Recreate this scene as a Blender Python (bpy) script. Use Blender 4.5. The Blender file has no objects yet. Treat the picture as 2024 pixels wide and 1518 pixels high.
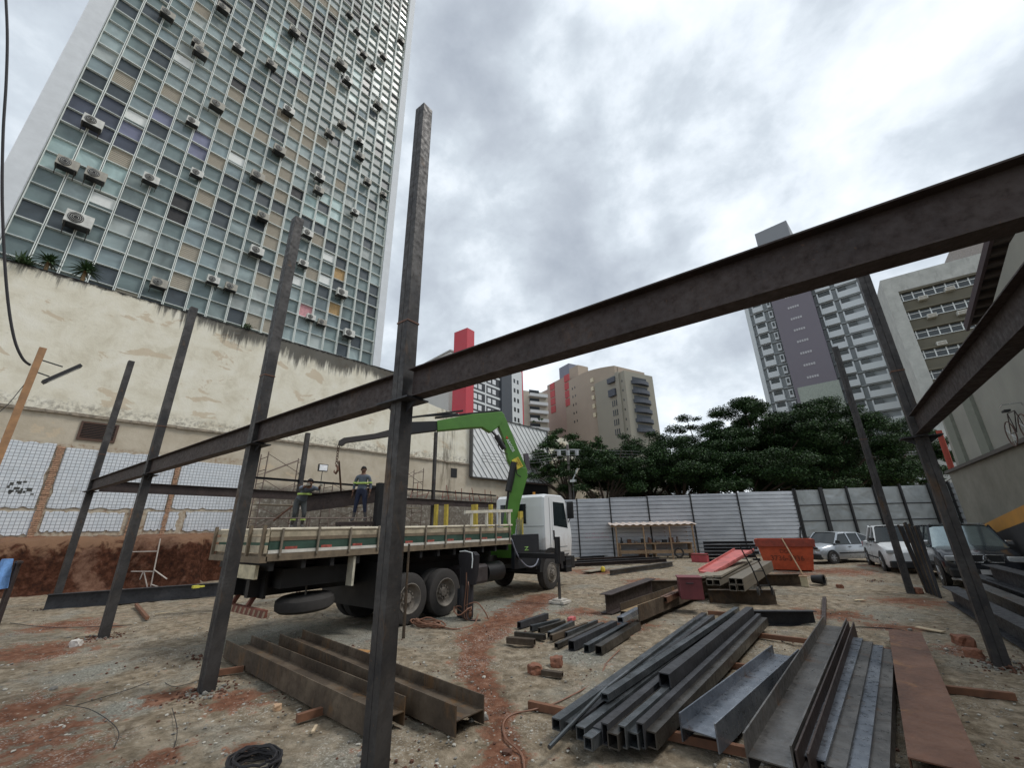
import bpy, bmesh, math, random
import numpy as np
from mathutils import Matrix, Vector, noise
rad = math.radians
scene = bpy.context.scene
COL = scene.collection

# ------------------------------------------------------------------ camera
PITCH, ROLL, YAW, FPX, EYE = 19.45, -1.1, 36.1, 804.0, 2.0
_p, _r, _w = rad(PITCH), rad(ROLL), rad(YAW)
_F0 = Vector((-math.sin(_w), math.cos(_w), 0)); _R0 = Vector((math.cos(_w), math.sin(_w), 0)); _Z = Vector((0, 0, 1))
CF = _F0 * math.cos(_p) + _Z * math.sin(_p)
_U = _Z * math.cos(_p) - _F0 * math.sin(_p)
CR = _R0 * math.cos(_r) + _U * math.sin(_r)
CU = _U * math.cos(_r) - _R0 * math.sin(_r)
CO = Vector((0, 0, EYE))
cam_data = bpy.data.cameras.new('camera'); cam = bpy.data.objects.new('camera', cam_data); COL.objects.link(cam)
cam_data.sensor_width = 36.0; cam_data.lens = FPX / 2024 * 36.0
cam_data.clip_start = 0.05; cam_data.clip_end = 3000
cam.matrix_world = Matrix(((CR.x, CU.x, -CF.x, CO.x), (CR.y, CU.y, -CF.y, CO.y), (CR.z, CU.z, -CF.z, CO.z), (0, 0, 0, 1)))
scene.camera = cam

# ------------------------------------------------------------------ world: overcast sky
SUN_EL, SUN_AZ = 56.0, 55.0           # azimuth clockwise from +Y
world = bpy.data.worlds.new("World"); scene.world = world; world.use_nodes = True
nt = world.node_tree; nt.nodes.clear()
def WN(t, **kw):
    n = nt.nodes.new(t)
    for k, v in kw.items(): setattr(n, k, v)
    return n
wl = nt.links.new
out = WN('ShaderNodeOutputWorld')
sky = WN('ShaderNodeTexSky', sky_type='NISHITA', sun_disc=False)
sky.sun_elevation = rad(SUN_EL); sky.sun_rotation = rad(SUN_AZ)
bg1 = WN('ShaderNodeBackground'); bg1.inputs[1].default_value = 0.10
wl(sky.outputs[0], bg1.inputs[0])
tc = WN('ShaderNodeTexCoord'); sep = WN('ShaderNodeSeparateXYZ'); wl(tc.outputs['Generated'], sep.inputs[0])
def WM(op, a, b=None, c=None, clamp=False):
    n = WN('ShaderNodeMath', operation=op); n.use_clamp = clamp
    for i, v in enumerate((a, b, c)):
        if v is None: continue
        if isinstance(v, (int, float)): n.inputs[i].default_value = v
        else: wl(v, n.inputs[i])
    return n.outputs[0]
zc = WM('MAXIMUM', WM('ADD', sep.outputs[2], 0.22), 0.08)
cx = WM('DIVIDE', sep.outputs[0], zc); cy = WM('DIVIDE', sep.outputs[1], zc)
comb = WN('ShaderNodeCombineXYZ'); wl(WM('ADD', WM('MULTIPLY', sep.outputs[0], 1.5), WM('MULTIPLY', cx, .28)), comb.inputs[0]); wl(WM('ADD', WM('MULTIPLY', sep.outputs[1], 1.5), WM('MULTIPLY', cy, .28)), comb.inputs[1]); wl(WM('MULTIPLY', sep.outputs[2], 2.2), comb.inputs[2])
def WNoise(scale, detail, rough, dist, off):
    m = WN('ShaderNodeMapping'); wl(comb.outputs[0], m.inputs[0]); m.inputs['Location'].default_value = off
    n = WN('ShaderNodeTexNoise'); wl(m.outputs[0], n.inputs['Vector'])
    n.inputs['Scale'].default_value = scale; n.inputs['Detail'].default_value = detail
    n.inputs['Roughness'].default_value = rough; n.inputs['Distortion'].default_value = dist
    return n.outputs[0]
big = WNoise(1.1, 3, 0.5, 0.3, (3.1, 1.7, 0)); mid = WNoise(2.3, 11, 0.57, 0.12, (0.4, 5.2, 0)); fine = WNoise(8.0, 6, 0.6, 0.2, (7.7, 2.2, 0))
mix = WM('ADD', WM('MULTIPLY', big, 0.46), WM('ADD', WM('MULTIPLY', mid, 0.46), WM('MULTIPLY', fine, 0.08)))
# the cloud is thinner round the hidden sun and thicker in a bank ahead of the lot
def WDir(px, py):
    v = CF * FPX + CR * (px - 1012) - CU * (py - 759); v.normalize(); return v
def WLobe(px, py, lo):
    d = WN('ShaderNodeVectorMath', operation='DOT_PRODUCT'); wl(tc.outputs['Generated'], d.inputs[0]); d.inputs[1].default_value = WDir(px, py)
    m = WN('ShaderNodeMapRange', interpolation_type='SMOOTHSTEP'); wl(d.outputs['Value'], m.inputs[0]); m.inputs[1].default_value = lo; m.inputs[2].default_value = 1.0
    return m.outputs[0]
mix = WM('ADD', mix, WM('MULTIPLY', WLobe(1480, 60, .84), 0.09))
mix = WM('ADD', mix, WM('MULTIPLY', WLobe(1400, 760, .90), 0.07))
mix = WM('SUBTRACT', mix, WM('MULTIPLY', WLobe(1330, 430, .88), 0.12))
mix = WM('ADD', mix, WM('MULTIPLY', WLobe(150, 150, .75), 0.06))
ramp = WN('ShaderNodeValToRGB'); wl(mix, ramp.inputs[0])
cr = ramp.color_ramp; cr.elements[0].position = 0.36; cr.elements[0].color = (.31, .345, .395, 1)
cr.elements[1].position = 0.66; cr.elements[1].color = (.80, .83, .86, 1)
for pos, c in ((.44, (.385, .425, .475, 1)), (.50, (.47, .52, .57, 1)), (.55, (.60, .65, .70, 1))):
    e = cr.elements.new(pos); e.color = c
bg2 = WN('ShaderNodeBackground'); wl(ramp.outputs[0], bg2.inputs[0]); bg2.inputs[1].default_value = 0.98
ms = WN('ShaderNodeMixShader'); ms.inputs[0].default_value = 0.95
wl(bg1.outputs[0], ms.inputs[1]); wl(bg2.outputs[0], ms.inputs[2]); wl(ms.outputs[0], out.inputs[0])

sun_d = bpy.data.lights.new('sun', 'SUN'); sun_d.energy = 1.15; sun_d.angle = rad(16); sun_d.color = (1, .96, .9)
sun = bpy.data.objects.new('sun', sun_d); COL.objects.link(sun)
_a, _e = rad(SUN_AZ), rad(SUN_EL)
sd = Vector((math.sin(_a) * math.cos(_e), math.cos(_a) * math.cos(_e), math.sin(_e)))
sun.rotation_euler = (-sd).to_track_quat('-Z', 'Y').to_euler()
sun.location = (20, 20, 60)
vs = scene.view_settings; vs.view_transform = 'Standard'; vs.look = 'None'; vs.gamma = 1; vs.exposure = 0.6; vs.use_curve_mapping = False
scene.render.film_transparent = False
ORD = 'zeroth first second third fourth fifth sixth seventh eighth ninth tenth eleventh twelfth thirteenth fourteenth fifteenth sixteenth seventeenth eighteenth nineteenth twentieth'.split()
for _t in ('twenty', 'thirty', 'forty'):
    ORD += [_t + '-' + w for w in ORD[1:10]] + [{'twenty': 'thirtieth', 'thirty': 'fortieth', 'forty': 'fiftieth'}[_t]]

# ------------------------------------------------------------------ survey helpers (photo measurements -> metres)
def ray(px, py): return CF * FPX + CR * (px - 1012) - CU * (py - 759)
def G(px, py, z=0.0):
    d = ray(px, py); return CO + d * ((z - EYE) / d.z)
def K(px, py, k): return CO + ray(px, py) * (k / FPX)
class Face:
    """vertical plane through p0, x axis along compass angle az, +y into the building"""
    def __init__(s, p0, az):
        a = rad(az); s.p = Vector((p0[0], p0[1], 0)); s.d = Vector((math.sin(a), math.cos(a), 0)); s.n = Vector((-math.cos(a), math.sin(a), 0))
        s.M = Matrix(((s.d.x, s.n.x, 0, s.p.x), (s.d.y, s.n.y, 0, s.p.y), (0, 0, 1, 0), (0, 0, 0, 1)))
    def at(s, px, py, off=0.0):
        r = ray(px, py); t = (s.n.dot(s.p - CO) + off) / s.n.dot(r); q = CO + r * t
        return (q - s.p).dot(s.d), q.z
    def w(s, x, z, y=0.0): return s.M @ Vector((x, y, z))

# ------------------------------------------------------------------ object helpers
def tag(o, label=None, cat=None, group=None, kind=None):
    if label: o['label'] = label
    if cat: o['category'] = cat
    if group: o['group'] = group
    if kind: o['kind'] = kind
    return o
def empty(name, loc=(0, 0, 0), rz=0.0, label=None, cat=None, group=None, M=None):
    o = bpy.data.objects.new(name, None); COL.objects.link(o); o.empty_display_size = .2
    if M is not None: o.matrix_world = M
    else: o.location = loc; o.rotation_euler = (0, 0, rz)
    return tag(o, label, cat, group)
class MB:
    def __init__(s, M=None): s.v = []; s.f = []; s.mi = []; s.sm = []; s.M = M or Matrix()
    def add(s, vs, fs, m=0, smooth=False):
        b = len(s.v); s.v += [tuple(s.M @ Vector(v)) for v in vs]
        for f in fs: s.f.append(tuple(b + i for i in f)); s.mi.append(m); s.sm.append(smooth)
    def box(s, x0, x1, y0, y1, z0, z1, m=0, T=None):
        vs = [(x, y, z) for x in (x0, x1) for y in (y0, y1) for z in (z0, z1)]
        if T is not None: vs = [T @ Vector(v) for v in vs]
        s.add(vs, [(0, 1, 3, 2), (4, 6, 7, 5), (0, 4, 5, 1), (2, 3, 7, 6), (0, 2, 6, 4), (1, 5, 7, 3)], m)
    def prism(s, prof, p0, p1, up=(0, 0, 1), m=0, cap=True, smooth=False, twist=0.0, taper=1.0):
        """profile (u,w): u sideways, w up, swept from p0 to p1"""
        p0, p1 = Vector(p0), Vector(p1); t = (p1 - p0).normalized(); up = Vector(up)
        side = t.cross(up)
        if side.length < 1e-4: side = t.cross(Vector((0, 1, 0)))
        side.normalize(); u2 = side.cross(t).normalized()
        if twist: q = Matrix.Rotation(twist, 3, t); side = q @ side; u2 = q @ u2
        n = len(prof); vs = [p0 + side * a + u2 * b for a, b in prof] + [p1 + side * a * taper + u2 * b * taper for a, b in prof]
        fs = [(i, (i + 1) % n, n + (i + 1) % n, n + i) for i in range(n)]
        s.add(vs, fs, m, smooth)
        if cap: s.add(vs, [tuple(range(n - 1, -1, -1)), tuple(range(n, 2 * n))], m)
    def bar(s, p0, p1, w, h, m=0, up=(0, 0, 1), twist=0.0):
        s.prism([(-w / 2, -h / 2), (w / 2, -h / 2), (w / 2, h / 2), (-w / 2, h / 2)], p0, p1, up, m, twist=twist)
    def rod(s, p0, p1, r, n=8, m=0, r2=None):
        s.prism([(r * math.cos(2 * math.pi * i / n), r * math.sin(2 * math.pi * i / n)) for i in range(n)], p0, p1, m=m, smooth=True, taper=(r2 / r if r2 is not None else 1))
    def tube(s, pts, r, n=6, m=0, closed=False):
        pts = [Vector(p) for p in pts]; N = len(pts); vs = []; prev = None
        for i, p in enumerate(pts):
            a = pts[(i - 1) % N] if (closed or i) else p; b = pts[(i + 1) % N] if (closed or i < N - 1) else p
            t = (b - a); t = t.normalized() if t.length > 1e-9 else Vector((1, 0, 0))
            if prev is None: prev = t.orthogonal().normalized()
            prev = (prev - t * prev.dot(t)); prev = prev.normalized() if prev.length > 1e-6 else t.orthogonal().normalized()
            q = t.cross(prev); rr = r[i] if isinstance(r, (list, tuple)) else r
            for k in range(n):
                an = 2 * math.pi * k / n; vs.append(p + prev * (rr * math.cos(an)) + q * (rr * math.sin(an)))
        fs = []
        for i in range(N if closed else N - 1):
            j = (i + 1) % N
            for k in range(n): fs.append((i * n + k, i * n + (k + 1) % n, j * n + (k + 1) % n, j * n + k))
        if not closed: fs += [tuple(range(n - 1, -1, -1)), tuple(range((N - 1) * n, N * n))]
        s.add(vs, fs, m, True)
    def lathe(s, prof, c, axis='z', n=24, m=0, smooth=True, cap=True):
        """prof: list of (r, h) along the axis from centre c"""
        vs = []
        for r, h in prof:
            for k in range(n):
                a = 2 * math.pi * k / n; u, w = r * math.cos(a), r * math.sin(a)
                vs.append({'z': (c[0] + u, c[1] + w, c[2] + h), 'x': (c[0] + h, c[1] + u, c[2] + w), 'y': (c[0] + w, c[1] + h, c[2] + u)}[axis])
        fs = []
        for i in range(len(prof) - 1):
            for k in range(n): fs.append((i * n + k, i * n + (k + 1) % n, (i + 1) * n + (k + 1) % n, (i + 1) * n + k))
        if cap: fs += [tuple(range(n - 1, -1, -1)), tuple(range((len(prof) - 1) * n, len(prof) * n))]
        s.add(vs, fs, m, smooth)
    def loft(s, secs, m=0, cap=True, smooth=True):
        n = len(secs[0]); vs = [p for q in secs for p in q]; fs = []
        for i in range(len(secs) - 1):
            for k in range(n): fs.append((i * n + k, i * n + (k + 1) % n, (i + 1) * n + (k + 1) % n, (i + 1) * n + k))
        s.add(vs, fs, m, smooth)
        if cap: s.add(vs, [tuple(range(n - 1, -1, -1)), tuple(range((len(secs) - 1) * n, len(secs) * n))], m)
    def build(s, name, mats, parent=None, bevel=0.0, auto=40, recalc=True, loc=None):
        me = bpy.data.meshes.new(name); vs = s.v
        if loc is not None: L = Vector(loc); vs = [tuple(Vector(v) - L) for v in vs]
        me.from_pydata(vs, [], s.f)
        if not isinstance(mats, (list, tuple)): mats = [mats]
        for mt in mats: me.materials.append(mt)
        me.polygons.foreach_set('material_index', s.mi); me.polygons.foreach_set('use_smooth', s.sm)
        if recalc:
            bm = bmesh.new(); bm.from_mesh(me); bmesh.ops.recalc_face_normals(bm, faces=bm.faces); bm.to_mesh(me); bm.free()
        me.update()
        o = bpy.data.objects.new(name, me); COL.objects.link(o)
        if loc is not None: o.location = loc
        if parent is not None: o.parent = parent
        if any(s.sm):
            try: me.set_sharp_from_angle(angle=rad(auto))
            except Exception: pass
        if bevel:
            b = o.modifiers.new('bevel', 'BEVEL'); b.width = bevel; b.segments = 2; b.limit_method = 'ANGLE'; b.angle_limit = rad(50)
        return o
def text_mesh(name, body, size, mat, parent, M, extrude=0.004, align='CENTER', shear=0.0, squash=1.0):
    cu = bpy.data.curves.new(name, 'FONT'); cu.body = body; cu.size = size; cu.extrude = extrude; cu.align_x = align; cu.align_y = 'CENTER'; cu.shear = shear; cu.offset = size * .012
    t = bpy.data.objects.new(name, cu); COL.objects.link(t)
    dg = bpy.context.evaluated_depsgraph_get(); me = bpy.data.meshes.new_from_object(t.evaluated_get(dg))
    bpy.data.objects.remove(t); bpy.data.curves.remove(cu)
    me.materials.clear(); me.materials.append(mat); me.transform(M @ Matrix.Diagonal((squash, 1, 1, 1)))
    o = bpy.data.objects.new(name, me); COL.objects.link(o); o.parent = parent; return o
def copy_tree(o, M=None, label=None):
    c = o.copy(); COL.objects.link(c)
    if M is not None: c.matrix_world = M
    if label: c['label'] = label
    for ch in o.children:
        d = ch.copy(); COL.objects.link(d); d.parent = c
        for g in ch.children:
            e = g.copy(); COL.objects.link(e); e.parent = d
    return c

# ------------------------------------------------------------------ materials
def lin(r, g=None, b=None):
    if g is None: r, g, b = r
    return tuple(((c / 255) / 12.92 if c <= 10.3 else ((c / 255 + .055) / 1.055) ** 2.4) for c in (r, g, b)) + (1,)
class Mt:
    def __init__(s, name, rough=.7, metal=0.0, spec=.5):
        s.m = bpy.data.materials.new(name); s.m.use_nodes = True; s.t = s.m.node_tree; s.b = s.t.nodes['Principled BSDF']
        s.b.inputs['Roughness'].default_value = rough; s.b.inputs['Metallic'].default_value = metal; s.b.inputs['Specular IOR Level'].default_value = spec
    def n(s, t, **kw):
        n = s.t.nodes.new(t)
        for k, v in kw.items(): setattr(n, k, v)
        return n
    def l(s, a, b): s.t.links.new(a, b)
    def co(s, kind='Object', scale=(1, 1, 1), loc=(0, 0, 0), rot=(0, 0, 0)):
        c = s.n('ShaderNodeTexCoord'); m = s.n('ShaderNodeMapping'); s.l(c.outputs[kind], m.inputs[0])
        m.inputs['Scale'].default_value = scale; m.inputs['Location'].default_value = loc; m.inputs['Rotation'].default_value = rot; return m.outputs[0]
    def noise(s, vec, scale, detail=5, rough=.6, dist=0.0):
        n = s.n('ShaderNodeTexNoise'); s.l(vec, n.inputs['Vector']); n.inputs['Scale'].default_value = scale; n.inputs['Detail'].default_value = detail
        n.inputs['Roughness'].default_value = rough; n.inputs['Distortion'].default_value = dist; return n.outputs[0]
    def ramp(s, fac, stops, interp='LINEAR'):
        r = s.n('ShaderNodeValToRGB'); s.l(fac, r.inputs[0]); c = r.color_ramp; c.interpolation = interp
        c.elements[0].position = stops[0][0]; c.elements[0].color = tuple(stops[0][1][:3]) + (1,)
        c.elements[1].position = stops[-1][0]; c.elements[1].color = tuple(stops[-1][1][:3]) + (1,)
        for p, q in stops[1:-1]: e = c.elements.new(p); e.color = tuple(q[:3]) + (1,)
        return r.outputs[0]
    def step(s, fac, lo, hi):
        m = s.n('ShaderNodeMapRange', interpolation_type='SMOOTHSTEP'); s.l(fac, m.inputs[0]); m.inputs[1].default_value = lo; m.inputs[2].default_value = hi; return m.outputs[0]
    def math(s, op, a, b=None, clamp=False):
        n = s.n('ShaderNodeMath', operation=op); n.use_clamp = clamp
        for i, v in enumerate((a, b)):
            if v is None: continue
            if isinstance(v, (int, float)): n.inputs[i].default_value = v
            else: s.l(v, n.inputs[i])
        return n.outputs[0]
    def mix(s, fac, a, b, mode='MIX'):
        n = s.n('ShaderNodeMix', data_type='RGBA', blend_type=mode)
        if isinstance(fac, (int, float)): n.inputs[0].default_value = fac
        else: s.l(fac, n.inputs[0])
        for i, v in ((6, a), (7, b)):
            if isinstance(v, tuple): n.inputs[i].default_value = tuple(v[:3]) + (1,)
            else: s.l(v, n.inputs[i])
        return n.outputs[2]
    def col(s, c):
        if isinstance(c, tuple): s.b.inputs['Base Color'].default_value = tuple(c[:3]) + (1,)
        else: s.l(c, s.b.inputs['Base Color'])
    def bump(s, h, st=.3, d=.02):
        b = s.n('ShaderNodeBump'); b.inputs['Strength'].default_value = st; b.inputs['Distance'].default_value = d; s.l(h, b.inputs['Height']); s.l(b.outputs[0], s.b.inputs['Normal'])
    def rough(s, v): s.l(v, s.b.inputs['Roughness'])
def simple(name, c, rough=.7, metal=0.0, var=.25, scale=6.0, spec=.5, bump=.0):
    """a plain surface with worn, uneven colour"""
    M = Mt(name, rough, metal, spec); v = M.co(); n = M.noise(v, scale, 6, .65)
    a = tuple(x * (1 - var) for x in c[:3]); b = tuple(min(1, x * (1 + var)) for x in c[:3])
    M.col(M.ramp(n, [(.3, a), (.7, b)]))
    M.rough(M.ramp(n, [(.3, (rough * .8,) * 3), (.7, (min(1, rough * 1.15),) * 3)]))
    if bump: M.bump(n, bump, .02)
    return M.m
def steel(name, dark, mid, light, rust, rustlo=.55, rough=.55, scale=1.0, metal=.25, seed=0, dust=.35):
    M = Mt(name, rough, metal); v = M.co(loc=(seed * 3.1, seed, 0))
    n1 = M.noise(v, 1.7 * scale, 6, .65, .4); n2 = M.noise(v, 14 * scale, 5, .7); n3 = M.noise(M.co(scale=(1, 1, .35), loc=(seed, 2, 5)), 3.3 * scale, 7, .7, .8)
    c = M.ramp(n1, [(.3, dark), (.5, mid), (.72, light)])
    c = M.mix(M.step(n3, rustlo, rustlo + .16), c, rust)
    c = M.mix(M.math('MULTIPLY', M.step(n2, .52, .75), .45), c, tuple(x * .45 for x in mid[:3]))
    n5 = M.noise(M.co(loc=(seed + 9, 1, 2)), 2.4, 8, .75, .3); c = M.mix(M.math('MULTIPLY', M.step(n5, .52, .74), dust), c, tuple(min(.5, x * 1.7 + .03) for x in (mid[0] * 1.15, mid[1], mid[2] * .85)))
    n6 = M.noise(M.co(loc=(4, seed, 1)), 32, 3, .6); c = M.mix(M.math('MULTIPLY', M.step(n6, .66, .72), .7), c, rust)
    M.col(c); M.rough(M.ramp(n2, [(.3, (rough - .15,) * 3), (.7, (min(1, rough + .25),) * 3)])); M.bump(n2, .25, .006); return M.m

MAT = {}
MAT['steel_col'] = steel('column_steel', (.018, .018, .021), (.044, .041, .040), (.10, .095, .093), (.11, .066, .036), .57, dust=.22)
MAT['steel_brown'] = steel('primer_brown_steel', (.026, .019, .018), (.047, .033, .030), (.066, .050, .045), (.095, .050, .028), .60, rough=.6, dust=.12)
MAT['tube'] = steel('tube_steel', (.028, .026, .024), (.060, .055, .048), (.13, .12, .11), (.09, .055, .032), .58, rough=.36, metal=.6, dust=.25)
MAT['tube_blue'] = steel('tube_blue_steel', (.045, .052, .058), (.085, .095, .102), (.20, .215, .23), (.11, .075, .05), .60, rough=.34, metal=.65, dust=.25)
MAT['steel_dark'] = steel('mill_dark_steel', (.018, .019, .022), (.036, .037, .042), (.060, .062, .070), (.07, .045, .03), .66)
MAT['steel_blue'] = steel('mill_blue_steel', (.10, .12, .15), (.19, .21, .245), (.34, .365, .40), (.17, .11, .08), .60, rough=.30, metal=.7, dust=.25)
MAT['steel_grey'] = steel('mill_grey_steel', (.055, .052, .050), (.12, .115, .11), (.23, .22, .21), (.13, .075, .045), .56, rough=.36, metal=.6, dust=.3)
MAT['steel_rust'] = steel('rusted_plate', (.075, .034, .020), (.13, .060, .035), (.19, .10, .065), (.25, .12, .05), .56, rough=.50, metal=.25)
MAT['steel_yellow'] = steel('rust_dusted_steel', (.20, .14, .075), (.30, .215, .12), (.40, .31, .20), (.22, .11, .04), .6, rough=.8, metal=.0)
MAT['steel_tan'] = steel('dusty_brown_steel', (.036, .025, .017), (.070, .050, .033), (.15, .115, .08), (.14, .075, .03), .54, rough=.7, metal=.1, dust=.3)
MAT['black'] = simple('black_plastic', (.012, .012, .013), .55, var=.3)
MAT['rubber'] = simple('dusty_rubber', (.040, .037, .035), .9, var=.3, scale=9, bump=.2)
_M = Mt('white_vehicle_paint', .3); _v = _M.co(); _s = _M.n('ShaderNodeSeparateXYZ'); _M.l(_v, _s.inputs[0]); _n = _M.noise(_v, 3.5, 8, .75)
_M.col(_M.mix(_M.math('MULTIPLY', _M.step(_M.math('ADD', _s.outputs[2], _M.math('MULTIPLY', _n, -1.3)), 1.2, .35), .5), _M.mix(_M.math('MULTIPLY', _M.step(_n, .55, .75), .18), (.76, .78, .79), (.45, .42, .38)), (.36, .29, .22))); MAT['white_paint'] = _M.m
MAT['red'] = simple('worn_red_paint', (.33, .05, .06), .6, var=.25, scale=5)
MAT['glass_dark'] = simple('dark_glass', (.012, .018, .02), .08, var=.2)
MAT['chrome'] = simple('bright_metal', (.6, .61, .62), .25, .9, var=.1)
MAT['wood'] = simple('weathered_timber', (.30, .20, .12), .85, var=.35, scale=8, bump=.3)
MAT['wood_grey'] = simple('grey_timber', (.24, .21, .16), .85, var=.3, scale=10, bump=.3)
MAT['orange'] = simple('orange_skip_paint', (.46, .075, .025), .55, var=.3, scale=3)
MAT['white_metal'] = simple('white_frames', (.72, .76, .76), .5, var=.1)
MAT['cable'] = simple('cable_rubber', (.02, .018, .02), .7)
MAT['hose'] = simple('tan_hose', (.22, .11, .07), .7)
MAT['leaf_spike'] = simple('spiky_leaves', (.035, .075, .022), .6, var=.5, scale=12)
MAT['pipe'] = simple('scaffold_tube', (.16, .12, .10), .6, .3, var=.4)
# ------------------------------------------------------------------ ground
def seg_d(px, py, a, b):
    ax, ay = a; bx, by = b; dx, dy = bx - ax, by - ay; L = dx * dx + dy * dy or 1e-9
    t = np.clip(((px - ax) * dx + (py - ay) * dy) / L, 0, 1); return np.hypot(px - ax - t * dx, py - ay - t * dy)
def build_ground():
    def axis(lo, hi, step, far):
        a = list(np.arange(lo, hi, step)); g = step; x = lo; L = []
        while x > -far: g *= 1.25; x -= g; L.append(x)
        g = step; x = a[-1]; Rr = []
        while x < far: g *= 1.25; x += g; Rr.append(x)
        return np.array(L[::-1] + a + Rr)
    xs = axis(-26, 6, .14, 900); ys = axis(1.0, 34, .14, 900)
    X, Y = np.meshgrid(xs, ys, indexing='ij'); nx, ny = X.shape
    path = [G(*p) for p in ((1075, 1180), (1000, 1225), (945, 1262), (935, 1310), (965, 1370), (985, 1430), (1010, 1530))]
    wid = [.55, .5, .32, .25, .22, .2, .3]
    red = np.full(X.shape, 9.0)
    for i in range(len(path) - 1):
        d = seg_d(X, Y, path[i][:2], path[i + 1][:2]) / wid[i]; red = np.minimum(red, d)
    for (px, py, r) in ((130, 1235, 1.1), (60, 1290, 1.3), (200, 1240, .6), (40, 1400, .9), (60, 1460, .8), (120, 1500, .55), (330, 1375, .42), (460, 1385, .55), (470, 1490, .25), (300, 1510, .35), (1230, 1235, .9), (1000, 1500, .35), (1150, 1210, .9), (1290, 1150, 1.5), (1180, 1130, 2.0), (1660, 1130, 2.2), (1760, 1120, 1.6), (1570, 1135, 1.2), (1650, 1215, 1.0), (1800, 1190, 1.3), (1890, 1290, .5), (1760, 1240, .7), (760, 1290, .25)):
        p = G(px, py); d = np.hypot(X - p.x, Y - p.y) / r; red = np.minimum(red, d + .25)
    mask = np.clip(1.35 - red, 0, 1) * .92
    bank = np.zeros(X.shape)
    grey = np.full(X.shape, 9.0)       # pale crushed stone by the bank and under the lorry
    for (px, py, r) in ((420, 1130, 1.8), (560, 1260, 1.6), (700, 1250, 1.2), (860, 1225, 1.0), (1020, 1200, 1.6), (280, 1150, 1.2), (180, 1330, .6), (250, 1400, .4), (1150, 1300, .6)):
        p = G(px, py); grey = np.minimum(grey, np.hypot(X - p.x, Y - p.y) / r)
    gmask = np.clip(1.4 - grey, 0, 1)
    # bank along the old party wall: earth left standing under the wall foot
    f = Face((-25, 3), 6); s = (X + 25) * f.d.x + (Y - 3) * f.d.y; off = -((X + 25) * f.n.x + (Y - 3) * f.n.y)   # metres out from the wall
    Z = np.zeros(X.shape)
    for i in range(nx):
        for j in range(ny):
            x, y = X[i, j], Y[i, j]
            if -27 < x < 8 and 0 < y < 45:
                near = max(0, 1 - math.hypot(x, y) / 16)
                z = .05 * noise.noise((x * .5, y * .5, 0)) + .028 * noise.noise((x * 1.9, y * 1.9, 3)) + .022 * noise.noise((x * 5.5, y * 5.5, 7))
                if near: z += .022 * near * noise.noise((x * 13, y * 13, 1))
                o = off[i, j]; sv = s[i, j]
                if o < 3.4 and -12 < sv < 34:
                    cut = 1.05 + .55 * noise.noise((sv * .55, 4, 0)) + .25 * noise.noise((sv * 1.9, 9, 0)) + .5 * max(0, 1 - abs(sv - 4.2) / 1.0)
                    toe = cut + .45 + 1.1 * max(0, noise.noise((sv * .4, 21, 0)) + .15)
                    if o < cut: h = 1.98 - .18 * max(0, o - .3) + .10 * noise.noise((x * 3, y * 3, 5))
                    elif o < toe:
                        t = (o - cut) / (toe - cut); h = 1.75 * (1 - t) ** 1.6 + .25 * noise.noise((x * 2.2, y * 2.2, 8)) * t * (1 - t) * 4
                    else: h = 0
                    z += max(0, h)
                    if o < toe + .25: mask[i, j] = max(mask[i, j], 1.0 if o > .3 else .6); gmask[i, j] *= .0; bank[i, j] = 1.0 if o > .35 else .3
                Z[i, j] = z
            elif y <= 0: Z[i, j] = 0
    verts = np.stack([X, Y, Z], -1).reshape(-1, 3)
    idx = np.arange(nx * ny).reshape(nx, ny)
    faces = np.stack([idx[:-1, :-1], idx[1:, :-1], idx[1:, 1:], idx[:-1, 1:]], -1).reshape(-1, 4)
    me = bpy.data.meshes.new('ground'); me.vertices.add(len(verts)); me.vertices.foreach_set('co', verts.ravel())
    me.loops.add(faces.size); me.loops.foreach_set('vertex_index', faces.ravel().astype(np.int32)); me.polygons.add(len(faces))
    me.polygons.foreach_set('loop_start', np.arange(0, faces.size, 4, dtype=np.int32)); me.update(calc_edges=True)
    me.polygons.foreach_set('use_smooth', [True] * len(faces))
    for nm, a in (('red', mask), ('crushed', gmask), ('bank', bank)):
        at = me.attributes.new(nm, 'FLOAT', 'POINT'); at.data.foreach_set('value', a.ravel().astype(np.float32))
    M = Mt('lot_earth', .95, 0, .2); v = M.co()
    ar = M.n('ShaderNodeAttribute', attribute_name='red').outputs['Fac']; ag = M.n('ShaderNodeAttribute', attribute_name='crushed').outputs['Fac']
    n1 = M.noise(v, .6, 8, .65, .5); n2 = M.noise(v, 5, 8, .7); n3 = M.noise(v, 38, 4, .7); n4 = M.noise(v, 2.2, 6, .6, .6)
    vo = M.n('ShaderNodeTexVoronoi'); M.l(v, vo.inputs['Vector']); vo.inputs['Scale'].default_value = 26
    base = M.ramp(n2, [(.30, (.095, .073, .048)), (.48, (.225, .180, .125)), (.68, (.42, .355, .265))])
    gr = M.ramp(n3, [(.3, (.10, .10, .085)), (.52, (.24, .24, .205)), (.72, (.46, .45, .40))])
    c = M.mix(M.math('MULTIPLY', M.step(n1, .48, .66), .6), base, gr); c = M.mix(M.math('MULTIPLY', M.step(M.math('ADD', ag, M.math('SUBTRACT', n4, .5)), .2, .9), .8), c, gr)
    redc = M.ramp(n2, [(.3, (.070, .025, .014)), (.5, (.17, .068, .038)), (.68, (.29, .15, .095))])
    rm = M.math('MULTIPLY', M.step(M.math('ADD', ar, M.math('ADD', M.math('MULTIPLY', M.math('SUBTRACT', n4, .5), 1.5), M.math('MULTIPLY', M.math('SUBTRACT', n2, .5), 2.6))), .28, .62), .93)
    c = M.mix(rm, c, redc)
    st = M.n('ShaderNodeValToRGB'); M.l(vo.outputs['Color'], st.inputs[0]); st.color_ramp.elements[0].position = .80; st.color_ramp.elements[1].position = .82
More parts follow.
